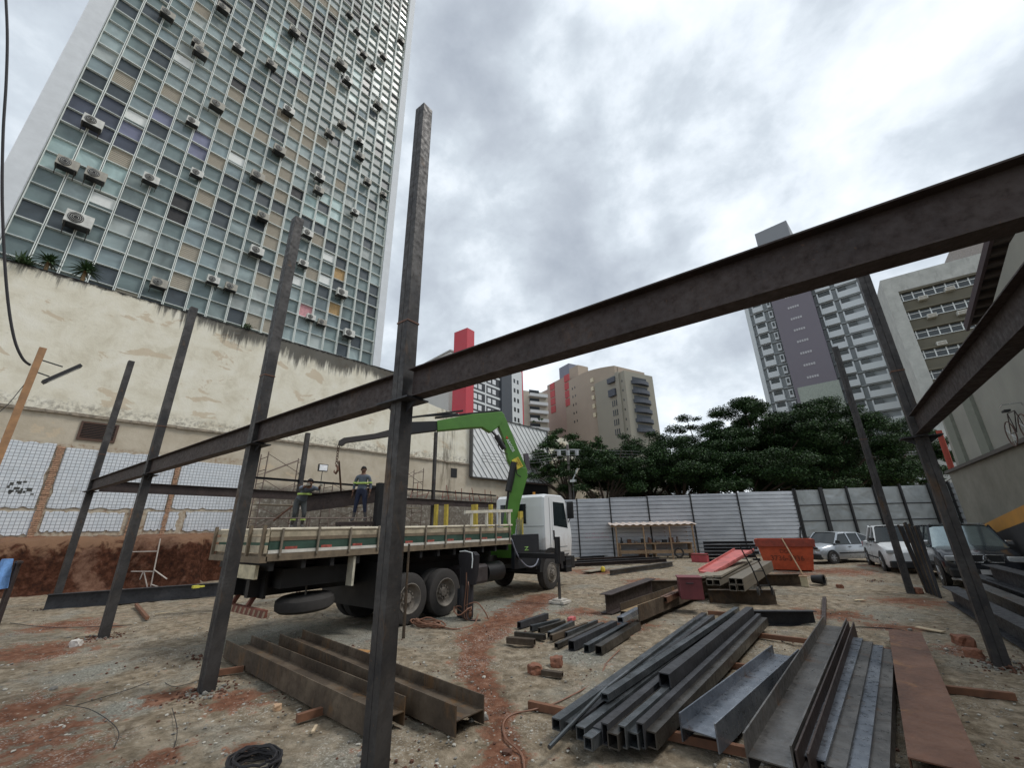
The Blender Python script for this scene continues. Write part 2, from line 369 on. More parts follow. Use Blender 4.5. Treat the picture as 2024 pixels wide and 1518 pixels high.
    c = M.mix(M.math('MULTIPLY', M.math('MULTIPLY', st.outputs[0], M.step(vo.outputs['Distance'], .42, .30)), .55), c, (.42, .40, .34))
    vo2 = M.n('ShaderNodeTexVoronoi'); M.l(v, vo2.inputs['Vector']); vo2.inputs['Scale'].default_value = 75; s2 = M.n('ShaderNodeValToRGB'); M.l(vo2.outputs['Color'], s2.inputs[0]); s2.color_ramp.elements[0].position = .74; s2.color_ramp.elements[1].position = .76
    pz = M.step(M.noise(v, 1.1, 5, .6, .5), .46, .60); c = M.mix(M.math('MULTIPLY', M.math('MULTIPLY', s2.outputs[0], pz), .6), c, (.50, .48, .43))
    dk = M.step(M.noise(v, 9, 6, .75), .54, .68); c = M.mix(M.math('MULTIPLY', dk, .6), c, (.060, .045, .030)); dk2 = M.step(M.noise(v, 1.6, 7, .7, 1.0), .54, .68); c = M.mix(M.math('MULTIPLY', dk2, .55), c, (.085, .062, .042))
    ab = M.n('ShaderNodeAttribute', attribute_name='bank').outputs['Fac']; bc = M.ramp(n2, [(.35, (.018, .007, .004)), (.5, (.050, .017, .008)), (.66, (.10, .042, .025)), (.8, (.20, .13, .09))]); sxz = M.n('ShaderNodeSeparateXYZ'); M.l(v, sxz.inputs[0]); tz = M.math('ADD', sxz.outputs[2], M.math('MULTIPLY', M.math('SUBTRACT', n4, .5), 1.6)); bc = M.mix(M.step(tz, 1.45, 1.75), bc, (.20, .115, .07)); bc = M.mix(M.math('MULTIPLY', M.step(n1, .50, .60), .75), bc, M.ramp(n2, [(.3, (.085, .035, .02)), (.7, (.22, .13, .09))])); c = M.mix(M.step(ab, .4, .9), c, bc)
    M.col(c); M.bump(M.math('ADD', M.math('MULTIPLY', n3, .6), n2), .9, .035)
    me.materials.append(M.m)
    o = bpy.data.objects.new('ground', me); COL.objects.link(o); tag(o, kind='structure'); return M.m
EARTH = build_ground()

def ground_z(x, y):
    near = max(0, 1 - math.hypot(x, y) / 16)
    return .022 * near * noise.noise((x * 13, y * 13, 1)) + .05 * noise.noise((x * .5, y * .5, 0)) + .028 * noise.noise((x * 1.9, y * 1.9, 3)) + .022 * noise.noise((x * 5.5, y * 5.5, 7))
# loose stones
def build_gravel():
    rng = random.Random(5); mb = MB(); mats = [simple('pale_stone', (.42, .40, .35), .9, scale=9), simple('grey_stone', (.20, .19, .17), .9, scale=9), simple('red_clod', (.10, .045, .028), .95, scale=9)]
    ico = [(0, 0, 1), (.89, 0, .45), (.28, .85, .45), (-.72, .53, .45), (-.72, -.53, .45), (.28, -.85, .45), (.72, .53, -.45), (-.28, .85, -.45), (-.89, 0, -.45), (-.28, -.85, -.45), (.72, -.53, -.45), (0, 0, -1)]
    fc = [(0, 1, 2), (0, 2, 3), (0, 3, 4), (0, 4, 5), (0, 5, 1), (1, 6, 2), (2, 7, 3), (3, 8, 4), (4, 9, 5), (5, 10, 1), (2, 6, 7), (3, 7, 8), (4, 8, 9), (5, 9, 10), (1, 10, 6), (6, 11, 7), (7, 11, 8), (8, 11, 9), (9, 11, 10), (10, 11, 6)]
    for i in range(13000):
        t = rng.random() ** .6; a = rad(rng.uniform(-100, 28)); d = 2.6 + 14 * t * rng.random()
        x, y = d * math.sin(a), d * math.cos(a)
        if noise.noise((x * .9, y * .9, 2)) < rng.uniform(-.5, .25) or y < 1: continue
        r = (.004 + .013 * rng.random() ** 2.2) * (1 + .04 * d) * (2.6 if rng.random() < .02 else 1)
        sx, sy, sz = rng.uniform(.7, 1.4), rng.uniform(.7, 1.3), rng.uniform(.4, .8); q = rng.uniform(0, 6.28); z = ground_z(x, y) + r * .25
        vs = []
        for (u, v, w) in ico:
            k = rng.uniform(.75, 1.2); u, v, w = u * r * sx * k, v * r * sy * k, w * r * sz * k
            vs.append((x + u * math.cos(q) - v * math.sin(q), y + u * math.sin(q) + v * math.cos(q), z + w))
        mb.add(vs, fc, rng.choice([0, 0, 1, 1, 2]))
    for cx_, cy_, nn_ in ((-12.75, 2.77, 110), (-7.18, 2.77, 170), (-3.51, 2.75, 120), (1.541, 9.58, 120), (.9, 20.2, 60), (-18.75, 2.77, 60), (-9, 3.4, 60), (2.2, 10, 90)):
        for i in range(nn_):
            a = rng.uniform(0, 6.283); d = .10 + abs(rng.gauss(0, .28)); x, y = cx_ + d * math.cos(a), cy_ + d * math.sin(a); r = rng.uniform(.010, .042) * max(.3, 1 - d); z = ground_z(x, y) + r * .35
            mb.add([(x + u * r * rng.uniform(.7, 1.2), y + v * r * rng.uniform(.7, 1.2), z + w * r * rng.uniform(.6, 1)) for (u, v, w) in ico], fc, rng.choice([2, 2, 2, 1]))
    o = mb.build('gravel', mats, recalc=False); tag(o, 'loose pale stones and clods scattered over the bare site earth', 'gravel', kind='stuff')
build_gravel()
# ------------------------------------------------------------------ old party wall on the left
WF = Face((-25, 3), 6)
def wall_material():
    M = Mt('old_limewash_plaster', .92, 0, .2); v = M.co(); sx = M.n('ShaderNodeSeparateXYZ'); M.l(v, sx.inputs[0]); z = sx.outputs[2]
    n1 = M.noise(v, .9, 8, .65, .4); n2 = M.noise(v, 5, 8, .7, .3); n3 = M.noise(M.co(scale=(2.6, 2.6, .22)), 1.6, 7, .7, .3); n4 = M.noise(M.co(loc=(7, 3, 2.2), scale=(.8, 1, 1.6)), .62, 7, .62, .5)
    c = M.ramp(n1, [(.3, (.60, .55, .43)), (.5, (.74, .70, .58)), (.7, (.80, .77, .67))])
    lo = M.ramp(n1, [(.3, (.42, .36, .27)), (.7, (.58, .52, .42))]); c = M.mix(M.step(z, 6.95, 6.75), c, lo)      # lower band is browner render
    c = M.mix(M.math('MULTIPLY', M.step(n4, .60, .625), .75), c, (.57, .47, .34))                                                         # flaked patches
    c = M.mix(M.math('MULTIPLY', M.step(n2, .55, .8), .35), c, (.30, .28, .24))
    # black mould running down from the coping
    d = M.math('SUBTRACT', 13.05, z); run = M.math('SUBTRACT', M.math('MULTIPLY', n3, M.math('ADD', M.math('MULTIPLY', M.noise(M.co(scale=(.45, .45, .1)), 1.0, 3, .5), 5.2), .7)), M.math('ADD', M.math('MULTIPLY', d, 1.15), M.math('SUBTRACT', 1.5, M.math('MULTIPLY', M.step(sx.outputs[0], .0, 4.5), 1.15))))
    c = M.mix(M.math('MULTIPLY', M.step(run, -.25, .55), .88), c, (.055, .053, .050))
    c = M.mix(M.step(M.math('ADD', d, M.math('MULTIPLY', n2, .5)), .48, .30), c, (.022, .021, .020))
    # grime by the ledge and old paint splashes near the foot
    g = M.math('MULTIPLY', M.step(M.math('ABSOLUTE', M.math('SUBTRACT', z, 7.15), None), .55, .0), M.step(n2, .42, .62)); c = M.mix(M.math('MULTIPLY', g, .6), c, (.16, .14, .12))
    X = sx.outputs[0]; zone = M.math('MULTIPLY', M.step(X, 6.3, 7.2), M.step(z, 4.6, 4.2)); dirt = M.ramp(n2, [(.35, (.12, .105, .085)), (.55, (.20, .18, .15)), (.66, (.42, .41, .38))]); c = M.mix(zone, c, dirt)
    zb = M.math('MULTIPLY', M.step(X, 7.2, 6.6), M.step(z, 5.75, 5.6)); br = M.ramp(n2, [(.35, (.26, .17, .11)), (.46, (.40, .33, .25)), (.6, (.50, .45, .36))]); c = M.mix(zb, c, br)
    st = M.math('MULTIPLY', M.step(M.math('ABSOLUTE', M.math('SUBTRACT', X, 19.8), None), 1.1, .3), M.step(n3, .40, .62)); c = M.mix(M.math('MULTIPLY', st, .75), c, (.12, .10, .075))
    M.col(c); M.bump(M.math('ADD', n2, M.math('MULTIPLY', n1, .5)), .5, .03); return M.m
MAT['wall'] = wall_material()
def build_party_wall():
    r = empty('party_wall', M=WF.M, label='tall cream plastered party wall with black mould along its top, left side of the site', cat='wall')
    mb = MB(); random.seed(2)
    # face with a ragged coping
    xs = [-10 + i * .5 for i in range(0, 105)]; top = []
    for x in xs:
        t = 13.02 if x < 15.4 else (11.5 - .12 * (x - 15.4) if x < 20 else 11.0)
        top.append(t + random.uniform(-.03, .03))
    n = len(xs); vs = []
    for x, t in zip(xs, top): vs += [(x, 0, -.2), (x, 0, t), (x, .45, t), (x, .45, -.2)]
    fs = []
    for i in range(n - 1):
        a, b = 4 * i, 4 * i + 4; fs += [(a, b, b + 1, a + 1), (a + 1, b + 1, b + 2, a + 2), (a + 2, b + 2, b + 3, a + 3)]
    fs += [(0, 1, 2, 3), (4 * n - 4, 4 * n - 3, 4 * n - 2, 4 * n - 1)]
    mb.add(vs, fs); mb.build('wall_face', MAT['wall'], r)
    lb = MB()
    for i in range(60):
        x0 = -10 + i * .72; lb.box(x0, x0 + .715, -.10 - random.uniform(0, .02), -.002, 6.86 + random.uniform(-.02, .02), 6.97 + random.uniform(-.015, .02))
    lb.build('ledge', simple('grimy_ledge', (.26, .22, .17), .9, var=.5), r)
    v = MB(); x0, z1 = WF.at(165, 838); x1, z0 = WF.at(222, 872)
    v.box(x0, x1, -.015, -.002, 5.95, 6.6, 1)
    for k in range(9): v.box(x0, x1, -.05, -.016, 5.97 + k * .07, 5.99 + k * .07, 0)
    for a, b in ((x0 - .08, x0), (x1, x1 + .08)): v.box(a, b, -.06, -.002, 5.87, 6.68, 0)
    v.box(x0, x1, -.06, -.002, 6.6, 6.68, 0); v.box(x0, x1, -.06, -.002, 5.87, 5.95, 0)
    v.build('vent_grille', [simple('rusty_vent', (.09, .05, .035), .8), MAT['black']], r)
    # glazed tile linings left by the demolished rooms
    T = Mt('white_glazed_tiles', .35, 0, .5); vv = T.co(); br = T.n('ShaderNodeTexBrick'); T.l(T.co(rot=(rad(90), 0, 0)), br.inputs['Vector']); br.offset = 0
    br.inputs['Scale'].default_value = 1; br.inputs['Brick Width'].default_value = .135; br.inputs['Row Height'].default_value = .135; br.inputs['Mortar Size'].default_value = .010
    br.inputs['Color1'].default_value = (.60, .64, .68, 1); br.inputs['Color2'].default_value = (.68, .71, .74, 1); br.inputs['Mortar'].default_value = (.26, .27, .29, 1)
    nn = T.noise(vv, 2.3, 6, .6); T.col(T.mix(T.math('MULTIPLY', T.step(nn, .56, .68), .25), br.outputs['Color'], (.25, .23, .20)))
    rng = random.Random(3)
    def ragged(x0, x1, z0, z1, sk=.10):
        mb = MB(); pts = []
        N = 14
        for i in range(N): pts.append((x0 + (x1 - x0) * i / N, z0 + rng.uniform(0, sk) * (i % 3 == 0)))
        for i in range(8): pts.append((x1 - rng.choice([0, 0, .06]) * (rng.random() < .3), z0 + (z1 - z0) * i / 8))
        for i in range(N): pts.append((x1 - (x1 - x0) * i / N, z1 - rng.choice([0, 0, .06]) * (rng.random() < .4)))
        for i in range(8): pts.append((x0 + rng.choice([0, 0, .06]) * (rng.random() < .3), z1 - (z1 - z0) * i / 8))
        m = len(pts); vs = [(a, -.035, b) for a, b in pts] + [(a, -.003, b) for a, b in pts]
        mb.add(vs, [tuple(range(m)), tuple(range(2 * m - 1, m - 1, -1))] + [(i, (i + 1) % m, m + (i + 1) % m, m + i) for i in range(m)])
        mb.build('tile_panel', T.m, r)
    for a in ((-7, -2.9, 3.05, 5.55), (-2.8, -.72, 3.05, 5.62), (-.42, 3.3, 3.05, 5.5), (3.55, 6.35, 3.1, 5.35), (-7, -2.0, 2.05, 2.95), (-1.9, -.58, 2.05, 2.95), (-.38, .62, 2.15, 2.95), (.74, 1.98, 2.15, 2.92), (2.75, 3.9, 2.15, 2.98), (4.15, 6.35, 2.1, 3.0)): ragged(*a)
    g = MB()  # brick strips where cross walls were cut off
    for x, w in ((-.56, .2), (3.42, .16), (2.35, .4)):
        for k in range(44):
            z = 2.0 + k * .08
            if x == 2.35 and z > 3.1: break
            g.box(x - w / 2 + rng.uniform(-.02, .02), x + w / 2 + rng.uniform(-.02, .02), -.07 - rng.uniform(0, .03), -.004, z, z + .066)
    g.build('brick_strip', simple('broken_brick', (.38, .23, .15), .95, var=.5, scale=14), r)
    # graffiti-like scrape on the first tiles
    s = MB()
    for k in range(16):
        x = -1.65 + rng.uniform(0, .75); z = 3.55 + rng.uniform(0, .55) * (1 - abs(x + 1.3)); s.box(x, x + rng.uniform(.05, .16), -.04, -.0355, z, z + rng.uniform(.04, .14))
    s.build('scrape_mark', simple('dark_scrape', (.06, .06, .055), .9), r)
    f = MB()
    for k in range(26):
        x = -9 + k * 1.02; f.box(x, x + rng.uniform(.8, 1.05), -.22 - rng.uniform(0, .12), -.004, 1.75, 1.98 + rng.uniform(-.05, .05))
    f.build('footing', simple('rough_footing', (.23, .17, .12), .95, var=.4), r)
    v2 = MB(); (xa, za) = WF.at(897, 935); v2.box(xa - .3, xa + .3, -.03, -.002, za - .35, za + .35); v2.build('vent', MAT['black'], r)
    return r
build_party_wall()

def build_ribbed_screen():
    x0, z0 = WF.at(928, 941); x1, _ = WF.at(1080, 958)
    r = empty('ribbed_screen', M=WF.M, label='white metal screen of slanted ribs fixed on the far end of the cream wall', cat='screen')
    mb = MB(); zb, zt = 5.95, 11.2; mb.box(x0, x1, -.30, -.12, zb, zt); mb.build('backing_panel', simple('white_cladding', (.80, .81, .80), .5, var=.08, scale=2), r)
    rb = MB(); k = 0; x = x0 - (zt - zb)
    while x < x1:   # ribs slope down to the right
        a = max(x, x0); b = min(x + (zt - zb) * .86, x1); za = zt - (a - x) / .86; zb2 = zt - (b - x) / .86
        if b > a + .05: rb.prism([(-.03, 0), (.03, 0), (.03, .03), (-.03, .03)], (a, -.301, za), (b, -.301, zb2), up=(0, -1, 0))
        x += .62
    rb.build('slanted_rib', simple('rib_grey', (.28, .28, .28), .6), r)
    fr = MB()
    for a, b in ((x0 - .1, x0), (x1, x1 + .1)): fr.box(a, b, -.4, -.05, zb, zt)
    fr.box(x0, x1, -.4, -.05, zt, zt + .08); fr.box(x0, x1, -.4, -.05, zb - .08, zb); fr.build('frame', simple('dark_edge', (.10, .10, .10), .6), r)
    e = empty('rear_shop', M=WF.M, label='low dark-fronted shop block beneath the ribbed white screen', cat='building')
    q = MB(); q.box(x1 - 4.2, x1 - .5, -.55, -.42, 3.9, 5.75, 0); q.box(x1 - 4.4, x1 - .3, -.7, -.42, 5.75, 5.86, 1)
    q.build('dark_front', [MAT['black'], MAT['pipe']], e)
build_ribbed_screen()

# ------------------------------------------------------------------ glass office tower
TF = Face((-31, 3), 4)
BAY, ROW, TX0, TZ0, NB, NR = 1.1235, 1.152, -4.62, 11.20, 19, 50
def ac_unit_mats(): return [simple('ac_white', (.60, .60, .56), .5, var=.2), simple('ac_fan_and_shade', (.02, .02, .02), .6), simple('ac_bracket', (.06, .055, .05), .7), simple('ac_beige', (.36, .34, .29), .6, var=.2)]
ACM = ac_unit_mats()
def make_ac(beige=False):
    r = empty('air_conditioner'); c = MB(); c.box(-.40, .40, -.50, -.16, 0, .56); c.build('casing', ACM[3 if beige else 0], r, bevel=.02)
    f = MB(); f.lathe([(.23, 0), (.23, -.02)], (-.1, -.501, .28), 'y', 20); f.build('fan', ACM[1], r)
    g = MB()
    for q in (.08, .14, .20): g.tube([(-.1 + q * math.cos(a * .524), -.53, .28 + q * math.sin(a * .524)) for a in range(12)], .008, 4, closed=True)
    g.build('fan_guard', ACM[0], r)
    u = MB(); u.box(-.38, .38, -.48, -.02, -.012, -.001); u.box(-.38, .38, -.155, -.02, 0, .30); u.build('underside_shade', ACM[1], r)  # dark sheet and block stand in for shade under and behind the casing
    b = MB()
    for x in (-.33, .33):
        b.bar((x, 0, -.03), (x, -.55, -.03), .035, .035); b.bar((x, -.002, -.33), (x, -.52, -.05), .03, .03)
    b.bar((-.36, -.53, -.03), (.36, -.53, -.03), .03, .03); b.build('bracket', ACM[2], r); return r
def build_tower():
    r = empty('office_tower', M=TF.M, label='tall glass-fronted office tower with a white grid of frames behind the cream wall', cat='building')
    x1 = TX0 + BAY * NB; zt = TZ0 + ROW * NR; mb = MB()
    mb.box(TX0 - .92, x1 + .75, .25, 15, 0, zt + 1.5); mb.build('tower_body', simple('tower_render', (.62, .65, .67), .8, var=.08), r)
    pr = MB(); pr.box(TX0 - .92, TX0 - .02, -.55, .249, 0, zt + 1.5); pr.box(x1 + .02, x1 + .75, -.25, .249, 0, zt + 1.5); pr.build('side_pier', simple('pale_concrete_pier', (.66, .69, .72), .8, var=.1, scale=1), r)
    # frames
    fr = MB(); q = MB()
    for i in range(NB + 1):
        x = TX0 + i * BAY; q.box(x - .055, x - .018, -.16, .12, 8, zt); q.box(x + .018, x + .055, -.16, .12, 8, zt)
    for j in range(NR + 1):
        z = TZ0 + j * ROW; h = .032 if (j % 3) else .05
        for i in range(NB): x = TX0 + i * BAY; fr.box(x + .056, x + BAY - .056, -.10 if j % 3 else -.14, .10, z - h / 2, z + h / 2)
    q.build('mullion', simple('white_mullions', (.76, .80, .76), .5, var=.10, scale=1.2), r)
    fr.build('transom', simple('white_transoms', (.72, .76, .74), .5, var=.10, scale=1.2), r)
    # panes
    def glass(nm, c, rough=.32, spec=.5, coat=.0):
        M = Mt(nm, rough, 0, spec); v = M.co(); n = M.noise(v, .35, 4, .6, 1.2)
        M.col(M.ramp(n, [(.3, tuple(x * .6 for x in c)), (.7, tuple(min(1, x * 1.35) for x in c))])); M.b.inputs['Coat Weight'].default_value = coat; return M.m
    PM = [glass('glass_teal', (.15, .20, .20)), glass('glass_green_grey', (.19, .235, .23)), glass('glass_dark', (.05, .065, .075)), glass('glass_navy', (.055, .065, .095)),
          glass('glass_violet', (.17, .18, .27)), glass('film_pale_aqua', (.40, .53, .52), .35), glass('curtain_light', (.34, .38, .37), .5),
          simple('louvre_beige', (.42, .38, .31), .8, var=.1), simple('open_dark', (.008, .008, .010), .6), simple('board_white', (.72, .74, .72), .6, var=.06), simple('curtain_pink', (.55, .28, .30), .8), simple('curtain_tan', (.42, .28, .13), .8), glass('glass_pale', (.27, .33, .33), .25), glass('glass_sky', (.21, .27, .28), .12, .5, .6)]
    rng = random.Random(11)
    def cell_of(px, py):
        s, z = TF.at(px, py); return int((s - TX0) // BAY), int((z - TZ0) // ROW)
    kind = {}
    for i in range(NB):
        for j in range(NR):
            nz = noise.noise((i * .33, j * .22, 1.3)); u = rng.random()
            if u < .12: kind[i, j] = 2
            elif nz > .22: kind[i, j] = (1 if u < .45 else 12) if u < .9 else 6
            elif nz < -.25: kind[i, j] = 2 if u < .35 else 0
            else: kind[i, j] = 0 if u < .45 else (1 if u < .70 else (12 if u < .82 else 13))
            # rows of spandrel louvres in the middle bays
            if j % 3 == 0 and 4 <= i <= 14 and rng.random() < .10 + .30 * (j > 12 and 8 < i < 13): kind[i, j] = 7
    def paint(pts, k):
        for p in pts:
            c = cell_of(*p)
            if c in kind: kind[c] = k
    paint([(120, 235), (150, 195), (185, 205), (215, 215), (235, 270), (270, 290), (180, 255), (265, 300), (205, 275), (225, 235)], 3)
    paint([(330, 240), (405, 275), (275, 265), (400, 300), (430, 250)], 4)
    paint([(95, 280), (85, 310), (130, 300), (170, 330), (115, 330), (60, 315), (215, 340), (210, 370), (240, 370), (225, 400), (80, 290), (150, 320), (190, 320)], 5)
    paint([(545, 90), (580, 105), (560, 110), (590, 125), (570, 135), (548, 75), (600, 140), (625, 400), (645, 395), (655, 415), (640, 430), (620, 420), (665, 400), (700, 150), (710, 170), (690, 180)], 5)
    paint([(215, 395), (240, 320), (265, 175), (320, 175), (395, 30), (475, 200), (455, 260), (430, 330), (410, 400), (385, 490), (365, 575), (590, 270), (605, 290), (570, 350), (560, 400), (545, 460), (530, 480), (545, 540), (515, 560), (500, 625), (530, 635), (545, 510)], 7)
    paint([(470, 160), (355, 430), (350, 410), (605, 85), (570, 40), (640, 65), (635, 45), (575, 370), (455, 15), (700, 20), (625, 60), (660, 45)], 8)
    paint([(280, 245), (350, 115), (205, 415), (650, 500), (640, 565), (590, 560), (465, 320)], 9)
    paint([(612, 612)], 10); paint([(668, 605), (672, 540)], 11)
    cells = []
    for (i, j), k in kind.items():
        c = TF.w(TX0 + (i + .5) * BAY, TZ0 + (j + .5) * ROW); d = (c - CO).length; cells.append((d, i, j, k))
    cells.sort(); near = set((c[1], c[2]) for c in cells[:100] if True)
    def put(mb, i, j, k, m):
        x = TX0 + i * BAY; z = TZ0 + j * ROW; a, b = x + .056, x + BAY - .056; c0, c1 = z + .03, z + ROW - .03
        if k == 7:
            mb.box(a, b, .03, .09, c0, c1, m)
            for q in range(8): zz = c0 + (c1 - c0) * (q + .5) / 8; mb.box(a, b, .008, .029, zz - .035, zz + .035, m)
        elif k == 9: mb.box(a, b, .03, .09, c0 + .25, c1 - .1, m); mb.box(a, b, .091, .10, c0, c1, 0 if m else m)
        else:
            t = rng.uniform(-.012, .012); mb.add([(a, .06 + t, c0), (b, .06 - t, c0), (b, .06 - t, c1), (a, .06 + t, c1)], [(0, 1, 2, 3)], m)
    far = MB()
    for d, i, j, k in cells:
        if (i, j) in near:
            w = MB(); put(w, i, j, k, 0); w.build('window_pane', [PM[k]], r, recalc=False)
        else: put(far, i, j, k, k)
    o = far.build('window_pane', PM, r, recalc=False); o['kind'] = 'stuff'
    # air conditioners standing off the facade
    acs = [(153, 445, 1.25), (132, 330, 1), (188, 352, 1), (182, 248, 1), (297, 358, .9), (427, 213, 1), (380, 243, .8), (395, 108, 1), (390, 88, .8), (470, 98, .9), (330, 32, .9), (535, 130, .9), (388, 345, .8), (550, 300, 1), (507, 352, 1), (568, 222, 1), (580, 66, 1), (672, 132, 1.2), (685, 162, 1), (675, 248, .9), (650, 266, .9), (630, 352, .9), (628, 378, .9), (518, 430, .9), (606, 464, .9), (725, 360, .8), (745, 210, 1), (710, 280, .8), (710, 310, .9), (718, 108, .8), (737, 130, .7), (757, 112, .8), (791, 82, .9), (700, 420, .8), (757, 384, .7), (505, 500, 1), (598, 522, .8), (673, 582, 1), (687, 662, 1), (613, 628, .75), (635, 638, .75), (313, 563, .9), (420, 555, .8), (455, 569, .8), (745, 55, .8), (705, 62, .8), (440, 20, .9), (690, 30, .8)]
    p1 = make_ac(); p2 = make_ac(True)
    spec = {0: 'largest white air conditioner with a round dark fan, low left on the glass tower', 1: 'beige air conditioner left of the pair on the pale aqua panes of the glass tower', 2: 'beige air conditioner right of the pair on the pale aqua panes of the glass tower',
            37: 'white air conditioner above the tan board low on the right of the glass tower', 38: 'white air conditioner lowest near the right edge of the glass tower', 35: 'white air conditioner left of the second tall column top on the glass tower', 32: 'air conditioner nearest the right edge at the top of the glass tower', 41: 'small air conditioner just above the mouldy wall coping on the glass tower'}
    gl = 'air conditioner on a bracket out in the glass tower front, its neighbours all alike'
    for k, (px, py, sc) in enumerate(acs):
        s, z = TF.at(px, py, -.25); src = p1 if (k % 3 == 0 or k in (35, 37, 38, 4)) else p2
        first = (src is p1 and k == 0) or (src is p2 and k == 1); o = src if first else copy_tree(src)
        o.matrix_world = TF.M @ Matrix.Translation((s, -.10, z - .25)) @ Matrix.Scale(sc * 1.12, 4)
        ci, ri = int((s - TX0) // BAY) + 1, int((z - .3 - TZ0) // ROW) - 3; o['label'] = spec.get(k, 'air conditioner in the %s tower bay from the left, %s row above the wall' % (ORD[max(1, ci)], ORD[max(1, ri)])); o['category'] = 'air conditioner'; o['group'] = 'air conditioners hanging on the glass tower'
build_tower()

# spiky plants rooted on the coping of the party wall
def spiky(px, py, h, n, L, label, seed, bush=False):
    rng = random.Random(seed); s, z = WF.at(px, py, .2); base = WF.w(s, 13.0, .22); r = empty('spiky_plant', loc=base, label=label, cat='plant', group='plants on the old wall')
    lf = MB()
    for i in range(n):
        a = rng.uniform(0, 6.28); e = rng.uniform(-.35, 1.35) if not bush else rng.uniform(.0, 1.4); l = L * rng.uniform(.6, 1.1); dr = Vector((math.cos(a) * math.cos(e), math.sin(a) * math.cos(e), math.sin(e)))
        o = Vector((rng.uniform(-1, 1) * (.5 if bush else .03), rng.uniform(-1, 1) * (.2 if bush else .03), h)); w = dr.cross(Vector((0, 0, 1))); w = (w.normalized() if w.length > .01 else Vector((1, 0, 0))) * .028
        m = o + dr * l * .5; t = o + dr * l - Vector((0, 0, l * .22))
        lf.add([o - w, o + w, m + w * 1.1, t, m - w * 1.1], [(0, 1, 2, 4), (4, 2, 3)])
    lf.build('leaves', MAT['leaf_spike'], r, recalc=False)
    if h > .1:
        tk = MB(); tk.rod((0, 0, -.3), (0, 0, h + .05), .09, 8, r2=.05)
        for i in range(30):
            a = rng.uniform(0, 6.28); tk.add([(0, 0, h), (.03, 0, h), (.2 * math.cos(a), .2 * math.sin(a), h - rng.uniform(.25, .5))], [(0, 1, 2)])
        tk.build('stem', simple('dry_leaf_skirt', (.27, .18, .09), .9), r)
spiky(105, 497, .55, 110, .62, 'middle of the three plants on the wall top, a round spiky yucca', 1)
spiky(180, 508, .65, 140, .75, 'rightmost and fullest spiky yucca with a dry brown skirt, left end of the wall top', 2)
spiky(50, 505, .05, 130, .6, 'low dark bush beside the yuccas at the left end of the wall top', 3, True)
spiky(487, 640, .05, 50, .35, 'small tuft of leaves growing alone on the wall top left of the second column', 4, True)
# ------------------------------------------------------------------ far buildings
def blk(face, r, name, x0, x1, y0, y1, z0, z1, mat, bevel=0):
    m = MB(); m.box(x0, x1, y0, y1, z0, z1); return m.build(name, mat, r, bevel=bevel)
GL = simple('window_dark_glass', (.03, .035, .04), .15); WHT = simple('white_render', (.62, .65, .66), .8, var=.06, scale=.3)
def red_tower():
    f = Face(K(921, 780, 105), 0)
    X = lambda x: f.at(x, 780)[0]; Z = lambda x, y: f.at(x, y)[1]
    r = empty('apartment_block', M=f.M, label='dark grey apartment block with a tall red slab and white bands', cat='building')
    RED = simple('red_render', (.50, .055, .075), .7, var=.06, scale=.3); DK = simple('charcoal_render', (.045, .05, .06), .8, var=.1, scale=.3)
    g = Face(f.w(0, 0), 90); D = -g.at(894, 780)[0]
    x0 = X(936); xr = X(989); blk(f, r, 'red_slab', 0, x0, 0, D, 0, Z(921, 646), RED)
    zr = Z(989, 738); m = MB(); m.box(x0 + .01, xr, .1, D, 0, zr); m.build('charcoal_front', DK, r)
    fl = 3.0; b = MB(); z = Z(936, 772) - 12 * fl; zz = []
    while z < zr - 1: b.box(x0 + .02, xr - .02, .03, .099, z, z + .6); zz.append(z); z += fl
    xm = X(960); b.box(xm - .25, xm + .25, -.0, .029, 0, zr - .5); b.build('white_band', WHT, r)
    for z in zz:
        for c in (940, 949, 967.5, 977): w = MB(); w.box(X(c - 3.2), X(c + 3.2), .06, .099, z + 1.1, z + 2.5); w.build('window', MAT['wb'], r)
    x2 = X(1009); x3 = X(1029); blk(f, r, 'stair_bay', xr + .01, x2, -.5, D, 0, Z(1000, 731), simple('slate_render', (.07, .08, .095), .8, var=.08, scale=.3))
    blk(f, r, 'pale_wing', x2 + .01, x3, -.6, D, 0, Z(1020, 733), WHT)
    for z in zz:
        if z > Z(1020, 745) - 2: break
        for k in (1014, 1020.5): w = MB(); w.box(X(k - 1.7), X(k + 1.7), -.64, -.601, z + .9, z + 2.2); w.build('window', GL, r)
    blk(f, r, 'red_edge', x3 + .01, x3 + .6, -.6, D, 0, Z(1030, 735), RED)
MAT['wb'] = simple('white_blinds', (.66, .68, .70), .5, var=.1)
red_tower()
